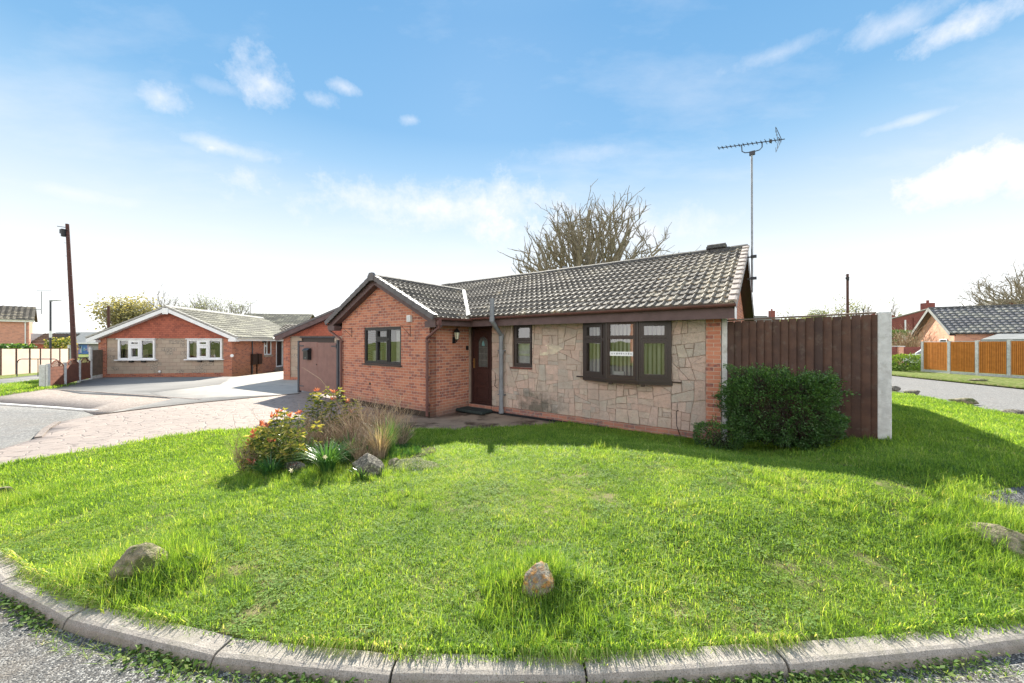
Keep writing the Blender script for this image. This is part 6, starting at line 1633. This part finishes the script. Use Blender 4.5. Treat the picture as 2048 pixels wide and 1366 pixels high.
mb = MB(); boards(mb, .08, d.length, .15, 1.5, .12); mb.build('board_panel', M['fence_wood'], WF); MB().box(.08, -.03, -.1, d.length, .0, .14).build('gravel_board', M['concrete'], WF)

# pink fence, hedge and far left buildings
A, B = (Wx(-30, 23), 23.), (Wx(137, 31), 31.); zA, zB = Wz(697, 23), Wz(697, 31)
def pinkf():
    R = thing('panel_fence', 'long pale pink boarded fence with dark posts at the far left', 'fence', (A[0], A[1], 0)); d = Vector((B[0] - A[0], B[1] - A[1], 0)); s = Vector((-d.y, d.x, 0)).normalized()
    ts = [on_line(px, A, (d.x, d.y)) for px in (-30, 1, 32, 59, 80, 101, 119, 137)]
    for i, (a, b) in enumerate(zip(ts[:-1], ts[1:])):
        za, zb = zA + (zB - zA) * a, zA + (zB - zA) * b; pa, pb = d * a, d * b; ga, gb = T(A[0] + pa.x, A[1] + pa.y), T(A[0] + pb.x, A[1] + pb.y)
        n = 12; mb = MB()
        for k in range(n):
            q0, q1 = (k + .04) / n, (k + .98) / n; x0, x1 = pa.lerp(pb, q0), pa.lerp(pb, q1); g = ga - .1; zt = za + (zb - za) * (k / n) - .03; w = s * .012
            mb.faces([x0 - w + Vector((0, 0, g)), x1 - w * 2 + Vector((0, 0, g)), x1 + w + Vector((0, 0, g)), x0 + w + Vector((0, 0, g)), x0 - w + Vector((0, 0, zt)), x1 - w * 2 + Vector((0, 0, zt)), x1 + w + Vector((0, 0, zt)), x0 + w + Vector((0, 0, zt))], [(0, 1, 5, 4), (1, 2, 6, 5), (2, 3, 7, 6), (3, 0, 4, 7), (4, 5, 6, 7)], .02 if i % 3 else .9)
        mb.build('board_panel', M['fence_pink'], R)
    for t, in zip(ts):
        p = d * t; z = zA + (zB - zA) * t; MB().box(p.x - .06, p.y - .1, -1, p.x + .06, p.y + .02, z + .02).build('post', M['fence_dark'], R)
pinkf()
px_ = Wx(138.5, 31.2); o = MB().box(-.07, -.07, 0, .07, .07, Wz(690, 31.2) + .5).build('post', M['concrete']); o.location = (px_, 31.2, -.5); tag(o, 'tall white concrete post at the right end of the pink fence', 'post')
def leafrow(name, label, x0, x1, Y, z0, z1, dep, n, m, L, seed):
    random.seed(seed); mb = MB()
    for _ in range(n):
        x = rnd(x0, x1); q = (x - x0) / (x1 - x0); h = z0 + (z1 - z0) * (.82 + .25 * mnoise.noise(Vector((x * .9, seed, 0)))) * min(1, 6 * (1 - q) + .3); leaf(mb, (x, Y + rnd(-dep, dep), rnd(z0, h)), (rnd(-1, 1), rnd(-1, 1), rnd(-.3, 1)), L, L * .35, rnd(0, .95))
    o = mb.build(name, M[m], uv=False); return tag(o, label, 'hedge')
leafrow('hedge', 'clipped dark hedge showing above the pink fence at the far left', Wx(-20, 33), Wx(64, 33), 33, -.4, Wz(682, 33), .7, 5200, 'hedge', .22, 3)
leafrow('shrub', 'round green and pink garden shrub above the pink fence, beside the lamp post', Wx(107, 34), Wx(137, 34), 34, -.4, Wz(668, 34), .8, 2600, 'yellowleaf', .16, 6)

LH = thing('house', 'two storey brick house end with a tiled roof at the left edge', 'house', (Wx(58, 50), 50, -.5), math.radians(50)); ez, rz = Wz(640, 50) + .5, Wz(611, 50) + .5
MB().box(-14, 0, 0, 0, 7, ez - .05).build('wall', M['brick_far'], LH); MB().poly([(-.0, 0, ez - .05), (0, 7, ez - .05), (0, 3.5, rz)]).build('gable', M['brick_far'], LH)
simple_roof(LH, -14, .45, -.35, ez, 3.6, rz, m='tile', seed=20, period=.5, gauge=.42, amp=.08, step=.07); simple_roof(LH, -14, .45, 7.4, ez, 3.6, rz, m='tile', seed=21, name='rear_roof_slope')
mb = MB(); gutter_run(mb, (-14, -.42, ez - .02), (.45, -.42, ez - .02), (0, 1, 0), .08); mb.box(-14, -.34, ez - .3, .4, -.3, ez - .1); mb.cyl((-.3, -.1, .0), (-.3, -.1, ez - .3), .06); mb.box(.36, -.3, ez - .3, .46, .5, ez - .1); mb.build('gutter', M['white'], LH)
MB().cyl((Wx(34, 53) - Wx(58, 50), 3.4, rz - .3), (Wx(34, 53) - Wx(58, 50), 3.4, rz + .75), .17, 10).build('flue', M['slate'], LH)
mb = MB().cyl((1.0, 1, ez + .9), (1.0, 1, Wz(580, 50) + .5), .05, 6); mb.box(.4, .95, ez + 1.5, 1.0, 1.05, ez + 1.6); mb.cyl((.6, 1, Wz(579, 50) + .5), (1.9, 1, Wz(577, 50) + .5), .03, 5); mb.build('aerial', M['steel'], LH)
CV = thing('conservatory', 'sloping glazed conservatory roof behind the pink fence at the left edge', 'conservatory', (Wx(-5, 42), 42, -.5))
mb = MB().poly([(-6, 0, Wz(672, 42) + .5), (0, 0, Wz(672, 42) + .5), (2.2, -3, Wz(689, 40) + .5), (-6, -3, Wz(689, 40) + .5)]); mb.build('glazed_roof', M['glass_soft'], CV)
mb = MB(); mb.tube([(0, 0, Wz(672, 42) + .5), (2.4, -3, Wz(689, 40) + .5)], .08, 4); mb.tube([(-2, 0, Wz(672, 42) + .5), (-1.6, -3, Wz(689, 40) + .5)], .08, 4); mb.build('glazing_bar', M['white'], CV)
MB().box(-6, -3, 0, 2.2, -2.9, 2.2).build('wall', M['brick_far'], CV)
LB2 = thing('low_house', 'low tiled roof with a white gutter seen behind the lamp post', 'house', (Wx(62, 52), 52, -.7)); zl, zh = Wz(687, 52) + .7, Wz(667, 53.5) + .7
simple_roof(LB2, -.2, 4.9, 0, zl, 1.8, zh, m='tile', seed=24, period=.45, gauge=.4, amp=.08, step=.07); MB().box(0, .3, 0, 4.7, 1.7, zl).build('wall', M['brick_far'], LB2)
mb = MB(); gutter_run(mb, (-.2, -.05, zl), (4.9, -.05, zl), (0, 1, 0), .09); mb.box(-.3, -.1, zl - .1, -.2, 1.9, zh); mb.build('gutter', M['white'], LB2)
IB = thing('long_building', 'long low building with a plain grey roof and blue cladding, far behind the telegraph pole', 'building', (Wx(60, 72), 72, -1.0)); zb, zt = Wz(687, 71.5) + 1, Wz(664, 77) + 1; Lb = Wx(215, 72) - Wx(60, 72)
MB().faces([(-1, -.5, zb), (Lb, -.5, zb), (Lb, 5, zt), (-1, 5, zt), (-1, -.5, zb - .12), (Lb, -.5, zb - .12), (Lb, 5, zt - .12), (-1, 5, zt - .12)], [(0, 1, 2, 3), (7, 6, 5, 4), (0, 4, 5, 1), (1, 5, 6, 2), (3, 7, 4, 0)]).build('roof', M['roof_grey'], IB)
xb0, xb1 = Wx(149, 72) - Wx(60, 72), Wx(177, 72) - Wx(60, 72)
MB().box(xb0, 0, .2, xb1, 8, zb - .1).build('blue_cladding', M['blue'], IB); MB().box(-1, .05, .2, xb0 - .02, 8, zb - .1).build('wall', M['brick_far'], IB); MB().box(xb1 + .02, .05, .2, Lb, 8, zb - .1).build('pale_wall', M['roof_grey'], IB)
MB().box(-1, -.55, zb - .05, Lb, -.48, zb + .15).build('fascia', M['white'], IB)
random.seed(5); mb = MB()
for k in range(7): x = xb0 + .3 + k * .38; mb.box(x, -.06, zb - 1.9 + rnd(0, 1), x + rnd(.2, .8), -.01, zb - 1.5 + rnd(.2, 1.1))
mb.build('mural_patch', mat('mural patches', (.5, .35, .42), (.15, .35, .45), .8, .7, 0), IB)


def hooped_rail(x0, x1, Y, z0, z1, label, r=.025):
    R = MB(); k = .28; pts_ = [(x0, Y, z0), (x0, Y, z1 - k)] + [(x0 + k * (1 - math.cos(a)), Y, z1 - k + k * math.sin(a)) for a in (math.pi / 6, math.pi / 3)] + [(x0 + k, Y, z1), (x1 - k, Y, z1)] + [(x1 - k + k * math.sin(a), Y, z1 - k + k * math.cos(a)) for a in (math.pi / 6, math.pi / 3)] + [(x1, Y, z1 - k), (x1, Y, z0)]
    R.tube(pts_, r, 8); xm = (x0 + x1) / 2; R.tube([(xm, Y, z0), (xm, Y, z1)], r * .8, 6); tag(R.build('hoop_rail', M['slate']), label, 'railing')
hooped_rail(Wx(34, 22), Wx(118, 22), 22, -.2, Wz(718, 22), 'dark hooped railing on the verge in front of the pink fence'); hooped_rail(Wx(158, 24), Wx(190, 24), 24, -.3, Wz(716, 24), 'second hooped railing half hidden behind the lattice fence, right of the telegraph pole')


def utility_pole(label, px0, py_top, px1, Y, zb, r0, r1, steps=True, box=True, group=None):
    b = Vector((Wx(px1, Y), Y, zb)); t = Vector((Wx(px0, Y), Y, Wz(py_top, Y))); R = thing('telegraph_pole', label, 'pole', b, 0, group); d = t - b
    MB().tube([(0, 0, 0), d * .5, d], [r0, (r0 + r1) / 2, r1], 12).build('pole', M['pole'], R)
    if steps:
        mb = MB(); n = 16
        for k in range(n): p = d * (.28 + .68 * k / n); s = 1 if k % 2 else -1; mb.tube([p + Vector((s * r1 * .6, -.03, 0)), p + Vector((s * (r1 + .10), -.05, .0)), p + Vector((s * (r1 + .10), -.05, .04))], .010, 4)
        mb.build('step_iron', M['steel'], R)
    if box:
        p = d * .955; mb = MB().cyl(p + Vector((-.06, -.16, -.38)), p + Vector((-.06, -.16, .06)), .10, 10); mb.box(p.x - .25, p.y - .2, p.z - .2, p.x - .05, p.y, p.z + .05); mb.build('junction_box', M['black'], R)
        mb = MB(); mb.tube([d * .975 + Vector((0, -.1, 0)), d * .975 + Vector((-.42, -.15, .05))], .02, 5); mb.tube([d * .955 + Vector((0, 0, 0)), d * .955 + Vector((.2, -.2, .05))], .015, 5); mb.build('bracket_arm', M['slate'], R)
utility_pole('tall leaning reddish telegraph pole rising behind the lattice fence', 134.5, 448, 151, 22, -.25, .13, .08)
utility_pole('reddish wooden pole with a small box at its top, standing beyond the dark fence', 1695, 548, 1695.5, 45, .1, .15, .13, steps=False)
utility_pole('short brown pole in front of the yellow green tree', 217, 612, 217.5, 45, -.6, .16, .13, steps=False, box=False)
SL = thing('street_lamp', 'slim dark street lamp with a short flat arm at the far left', 'street lamp', (Wx(101, 33), 33, -.5)); zt = Wz(603, 33) + .5
MB().tube([(0, 0, 0), (0, 0, 1.35), (0, 0, 1.45), (0, 0, zt)], [.13, .12, .075, .065], 10).build('column', M['slate'], SL); MB().cyl((0, 0, 2.75), (0, 0, 3.35), .085, 10).build('band', M['white'], SL)
mb = MB().box(-.05, -.06, zt, .15, .06, zt + .14); mb.faces([(.15, -.1, zt + .03), (.95, -.07, zt + .1), (.95, .07, zt + .1), (.15, .1, zt + .03), (.15, -.1, zt + .12), (.95, -.07, zt + .14), (.95, .07, zt + .14), (.15, .1, zt + .12)], [(3, 2, 1, 0), (4, 5, 6, 7), (0, 1, 5, 4), (1, 2, 6, 5), (2, 3, 7, 6), (3, 0, 4, 7)]); mb.build('lamp_head', M['steel'], SL)

# ------------------------------------------------------------------ right hand side
OF = thing('orange_fence', 'orange stained vertical board fence with pale concrete posts across the side road', 'fence', (24.3, 21.7, .1))
ys = [21.7, 20.33, 19.15, 18.05, 17.0, 16.0, 15.0]; random.seed(8)
for i, Y in enumerate(ys):
    X = (Wx((1846, 1899, 1955, 2019, 2087, 2160, 2240)[i], Y)) - 24.3
    if i: 
        x0, y0 = prev; d = Vector((X - x0, Y - 21.7 - y0, 0)); u = d.normalized(); s = Vector((u.y, -u.x, 0)); s = -s if s.x > 0 else s; mb = MB(); n = 15; L = d.length - .16
        for k in range(n):
            a = Vector((x0, y0, 0)) + u * (.08 + L * k / n); b = a + u * (L / n * .62); o1 = s * .035
            mb.faces([a + o1 + Vector((0, 0, .18)), b + o1 + Vector((0, 0, .18)), b + Vector((0, 0, .18)), a + Vector((0, 0, .18)), a + o1 + Vector((0, 0, 1.74 + i * .02)), b + o1 + Vector((0, 0, 1.74 + i * .02)), b + Vector((0, 0, 1.74 + i * .02)), a + Vector((0, 0, 1.74 + i * .02))], [(0, 1, 5, 4), (1, 2, 6, 5), (2, 3, 7, 6), (3, 0, 4, 7), (4, 5, 6, 7)], rnd(0, .5))
        pnl = mb.build('board_panel', M['fence_orange'], OF)
        mb = MB().prism([(-.02, 0), (.02, 0), (.02, .16), (-.02, .16)], (x0, y0, 0), (X, Y - 21.7, 0), s, (0, 0, 1)); mb.prism([(-.03, 0), (.03, 0), (.03, .03), (-.03, .03)], (x0, y0, 1.75 + i * .02), (X, Y - 21.7, 1.75 + i * .02), s, (0, 0, 1)); mb.build('gravel_board', M['concrete'], pnl)
        mb = MB().prism([(-.01, .18), (.01, .18), (.01, 1.73), (-.01, 1.73)], Vector((x0, y0, 0)) + u * .06 + Vector((.012, 0, 0)), Vector((x0, y0, 0)) + u * (d.length - .06) + Vector((.012, 0, 0)), (1, 0, 0), (0, 0, 1)); mb.build('panel_back', M['fence_lattice'], pnl)
    prev = (X, Y - 21.7); MB().box(X - .06, prev[1] - .06, -.1, X + .06, prev[1] + .06, 1.80 + i * .03).build('concrete_post', M['concrete'], OF)

RB = thing('bungalow', 'bungalow with a dark wavy tile roof and pinkish gable behind the orange fence', 'house', (34.5, 30, 0), math.atan2(-.49, .87)); zr, ze = 4.6, 2.5
simple_roof(RB, -.35, 16, -3.2, ze, 0, zr, m='tile_dark', seed=30, period=.36, gauge=.36, amp=.06, step=.05); simple_roof(RB, -.35, 16, 3.2, ze, 0, zr, m='tile_dark', seed=31, name='rear_roof_slope')
MB().poly([(0, -2.9, 0), (0, 2.9, 0), (0, 2.9, ze), (0, 0, zr - .15), (0, -2.9, ze)]).build('gable_wall', M['brick_orange'], RB); MB().box(.01, -2.9, 0, 15.8, 2.9, ze - .05).build('wall', M['brick_orange'], RB)
mb = MB()
for s_ in (1, -1):
    p, q = Vector((-.36, -3.25 * s_, ze - .03)), Vector((-.36, 0, zr)); d = (q - p).normalized(); Nn = Vector((0, -d.z, d.y)); Nn = Nn if Nn.z > 0 else -Nn; mb.prism([(-.02, -.16), (.0, -.16), (.0, .08), (-.02, .08)], p, q, (1, 0, 0), Nn); 
mb.build('bargeboard', M['roof_grey'], RB)
mb = MB()
for s_ in (1, -1):
    p, q = Vector((-.3, -3.2 * s_, ze - .03)), Vector((-.3, 0, zr)); d = (q - p).normalized(); Nn = Vector((0, -d.z, d.y)); Nn = Nn if Nn.z > 0 else -Nn; mb.prism([(.0, -.17), (.3, -.17), (.3, -.155), (.0, -.155)], p, q, (1, 0, 0), Nn)
mb.build('soffit', M['fence_wood'], RB)
MB().prism([(-.14, -.03), (0, .08), (.14, -.03)], (-.36, 0, zr + .04), (16, 0, zr + .04), (0, 1, 0), (0, 0, 1)).build('ridge', M['ridge'], RB)
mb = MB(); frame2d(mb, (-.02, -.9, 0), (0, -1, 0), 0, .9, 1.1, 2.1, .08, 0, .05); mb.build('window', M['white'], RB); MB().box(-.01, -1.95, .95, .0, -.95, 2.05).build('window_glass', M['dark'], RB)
MB().faces([(4.4, -1.3, zr - .85), (5.2, -1.3, zr - .85), (5.2, -.8, zr - .4), (4.4, -.8, zr - .4), (4.5, -1.25, zr - .65), (5.1, -1.25, zr - .65), (5.1, -.8, zr - .3), (4.5, -.8, zr - .3)], [(4, 5, 6, 7), (0, 1, 5, 4), (1, 2, 6, 5), (3, 0, 4, 7)]).build('roof_vent', M['white'], RB)
CPt = thing('carport', 'flat pale grey lean-to roof over the orange fence, in front of the wavy tiled roof', 'carport', (34.5, 30, 0), math.atan2(-.49, .87))
MB().faces([(.2, -5.6, 2.05), (15, -5.6, 2.25), (15, -3.0, 2.62), (2.2, -3.0, 2.50), (.2, -5.6, 1.95), (15, -5.6, 2.1), (15, -3.0, 2.5), (2.2, -3.0, 2.4)], [(0, 1, 2, 3), (7, 6, 5, 4), (0, 4, 5, 1), (1, 5, 6, 2), (2, 6, 7, 3), (3, 7, 4, 0)]).build('roof', M['roof_grey'], CPt)
MB().box(.6, -5.3, 0, 15, -5.2, 2.0).build('wall', M['fence_dark'], CPt)

BB = thing('brick_house', 'large dark red brick house with a sloping roofline and chimney beyond the side road', 'house', (Wx(1868, 48), 48, 0)); za = Wz(615, 48)
MB().faces([(-13, 0, 0), (9, 0, 0), (9, 0, za - 2.6), (0, 0, za), (-13, 0, za - 3.4), (-13, 7, 0), (9, 7, 0), (9, 7, za - 2.6), (0, 7, za), (-13, 7, za - 3.4)], [(0, 1, 2, 3, 4), (0, 4, 9, 5), (1, 6, 7, 2), (9, 8, 7, 6, 5)]).build('wall', M['brick_dark'], BB)
MB().faces([(-13.2, -.1, za - 3.4), (0, -.1, za + .05), (0, .3, za + .05), (-13.2, .3, za - 3.4), (9.2, -.1, za - 2.6), (9.2, .3, za - 2.6), (-13.2, -.1, za - 3.5), (0, -.1, za - .07), (9.2, -.1, za - 2.72)], [(0, 1, 2, 3), (1, 4, 5, 2), (0, 6, 7, 1), (1, 7, 8, 4)]).build('roof', M['tile_far'], BB)
MB().box(.2, 1, za - .6, 1.3, 1.8, za + .72).build('chimney', M['brick_dark'], BB); MB().cyl((.75, 1.4, za + .72), (.75, 1.4, za + 1.1), .14, 8).build('chimney_pot', M['brick_dark'], BB)
MB().box(Wx(1808, 48) - Wx(1868, 48), -.12, .2, Wx(1808, 48) - Wx(1868, 48) + .16, -.02, Wz(640, 48)).build('downpipe', M['white'], BB); MB().box(Wx(1826, 48) - Wx(1868, 48), -.1, .2, Wx(1826, 48) - Wx(1868, 48) + .3, -.02, Wz(635, 48)).build('flue', M['brick_dark'], BB)
RG = thing('gabled_house', 'far brick gable with a grey roof edge behind the tree at the right border', 'house', (Wx(2018, 46), 46, 0)); za = Wz(598, 46)
MB().faces([(-6, 0, 0), (8, 0, 0), (8, 0, za - 2.4), (0, 0, za - .1), (-6, 0, za - 2.1), (-6, 8, 0), (8, 8, 0)], [(0, 1, 2, 3, 4), ]).build('wall', M['brick_dark'], RG)
MB().faces([(-6.4, -.4, za - 2.1), (0, -.4, za), (0, 2, za), (-6.4, 2, za - 2.1), (8.2, -.4, za - 2.4), (8.2, 2, za - 2.4), (-6.4, -.4, za - 2.4), (0, -.4, za - .3), (8.2, -.4, za - 2.7)], [(0, 1, 2, 3), (1, 4, 5, 2), (0, 6, 7, 1), (1, 7, 8, 4)]).build('roof', M['tile_far'], RG)
DH = thing('distant_house', 'distant pale roof with a small chimney just right of the bungalow gable', 'house', (Wx(1500, 70), 70, 0)); za = Wz(629, 70); Lh = Wx(1561, 70) - Wx(1500, 70)
MB().box(0, 0, 0, Lh, 7, za - 2.5).build('wall', M['brick_far'], DH); MB().faces([(-.3, -.4, za - 2.6), (Lh + .3, -.4, za - 2.6), (Lh - .2, 3.5, za), (-.3, 3.5, za), (-.3, 7.4, za - 2.6), (Lh + .3, 7.4, za - 2.6)], [(0, 1, 2, 3), (3, 2, 5, 4), (1, 5, 2)]).build('roof', M['tile_far'], DH)
cxh = Wx(1550, 72) - Wx(1500, 70); MB().box(cxh - .4, 2.5, za - 1, cxh + .4, 3.3, za + .95).build('chimney', M['brick_dark'], DH); MB().cyl((cxh, 2.9, za + .95), (cxh, 2.9, za + 1.35), .13, 8).build('chimney_pot', M['brick_dark'], DH)
o = MB().tube([(0, 0, 0), (0, 0, Wz(617, 40)), (Wx(1727, 40) - Wx(1712, 40), 0, Wz(617.5, 40)), (Wx(1727, 40) - Wx(1712, 40), 0, 0)], .055, 6).build('pipe_frame', M['slate']); o.location = (Wx(1712, 40), 40, 0); tag(o, 'dark goal shaped pipe frame showing above the fence beside the concrete post', 'frame')
GW = thing('garden_wall', 'low dark red brick garden wall with a pale capped pier across the side road', 'wall', (Wx(1760, 28), 28, 0)); zt = Wz(694, 28)
MB().box(0, 0, 0, 4.2, .2, zt).build('wall', M['brick_dark'], GW); xp = Wx(1794, 28) - Wx(1760, 28); MB().box(xp, -.12, 0, xp + .38, .26, zt + .02).build('pier', M['brick_orange'], GW); MB().box(xp - .06, -.18, zt + .021, xp + .44, .32, zt + .08).build('pier_cap', M['concrete'], GW)
shrub_box('hedge', 'square clipped dark hedge in front of the large red brick house', 'hedge', (Wx(1798, 34), 34, .1), 0, (2.9, 1.4, Wz(662, 34)), 5200, M['hedge'], L=.13, seed=33, wild=.02, sprigs=0)
twig_shrub('bare_shrub', 'pale leafless rounded shrub behind the garden wall', 1822, 700, 60, 2.4, .9, 34, dens=1.3, r=.025).location = (Wx(1822, 31), 31, .2)
shrub_box('garden_shrub', 'loose green and white flecked shrub at the left end of the orange fence', 'shrub', (Wx(1815, 22.5), 22.5, .12), .2, (2.6, 1.1, .95), 3800, M['weed'], L=.10, seed=36, wild=.22, sprigs=0)
CR = thing('parked_car', 'white car glimpsed at the left end of the orange fence', 'car', (Wx(1830, 25.5) + 2.0, 25.5, .12))
body = MB(); pr = [(-2.0, .28), (-2.02, .62), (-1.9, .80), (-1.25, .90), (-.65, 1.30), (.75, 1.34), (1.5, .95), (1.98, .85), (2.02, .35)]
for s0, s1 in ((-.8, .8),): body.prism(pr, (0, s0, 0), (0, s1, 0), (1, 0, 0), (0, 0, 1))
o = body.build('body', M['car_white'], CR); bevel(o, .06, 2)
wn = MB(); 
for y in (-.806, .802): wn.faces([(-1.1, y, .92), (-.6, y, 1.24), (.7, y, 1.27), (1.25, y, .95), (-1.1, y + .004, .92), (-.6, y + .004, 1.24), (.7, y + .004, 1.27), (1.25, y + .004, .95)], [(0, 1, 2, 3), (7, 6, 5, 4)])
wn.faces([(-1.262, -.65, .92), (-1.262, .65, .92), (-.70, .6, 1.27), (-.70, -.6, 1.27)], [(0, 1, 2, 3)]); wn.build('window', M['black'], CR)
for x in (-1.25, 1.25):
    for y in (-.82, .66): w_ = MB().cyl((x, y, .31), (x, y + .16, .31), .31, 20).build('wheel', M['rubber'], CR); MB().cyl((x, y - .005 if y < 0 else y + .16, .31), (x, y if y < 0 else y + .165, .31), .19, 14).build('rim', M['steel'], w_)
for y in (-.62, .42): MB().box(-2.03, y, .62, -1.96, y + .2, .76).build('headlight', M['roof_grey'], CR)

# ------------------------------------------------------------------ houses across the lane behind the camera (seen only as reflections)
OH = thing('brick_house', 'brick house with white windows reflected in the bay window glass', 'house', (-17, -9, .3), math.radians(-120))
holes = [(-3, .9, -1.2, 2.2), (1, .9, 2.8, 2.2), (-3, 3.3, -1.2, 4.5), (1, 3.3, 2.8, 4.5)]
wallgrid(MB(), -5, 5, 0, 5, holes, 0, .3).build('wall', M['brick_orange'], OH)
for h in holes: mb = MB(); frame2d(mb, (h[0], .05, 0), (1, 0, 0), 0, h[1], h[2] - h[0], h[3], .12, 0, .06); mb.box(h[0] + .8, -.01, h[1], h[0] + .9, .04, h[3]); w_ = mb.build('window', M['white'], OH); MB().box(h[0], .12, h[1], h[2], .15, h[3]).build('pane', M['dark'], w_)
simple_roof(OH, -5.4, 5.4, -.4, 5, 3.5, 7.2, seed=40); simple_roof(OH, -5.4, 5.4, 7.4, 5, 3.5, 7.2, seed=41, name='rear_roof_slope'); MB().box(-5, .31, 0, 5, 7, 4.95).build('rear_wall', M['brick_orange'], OH)
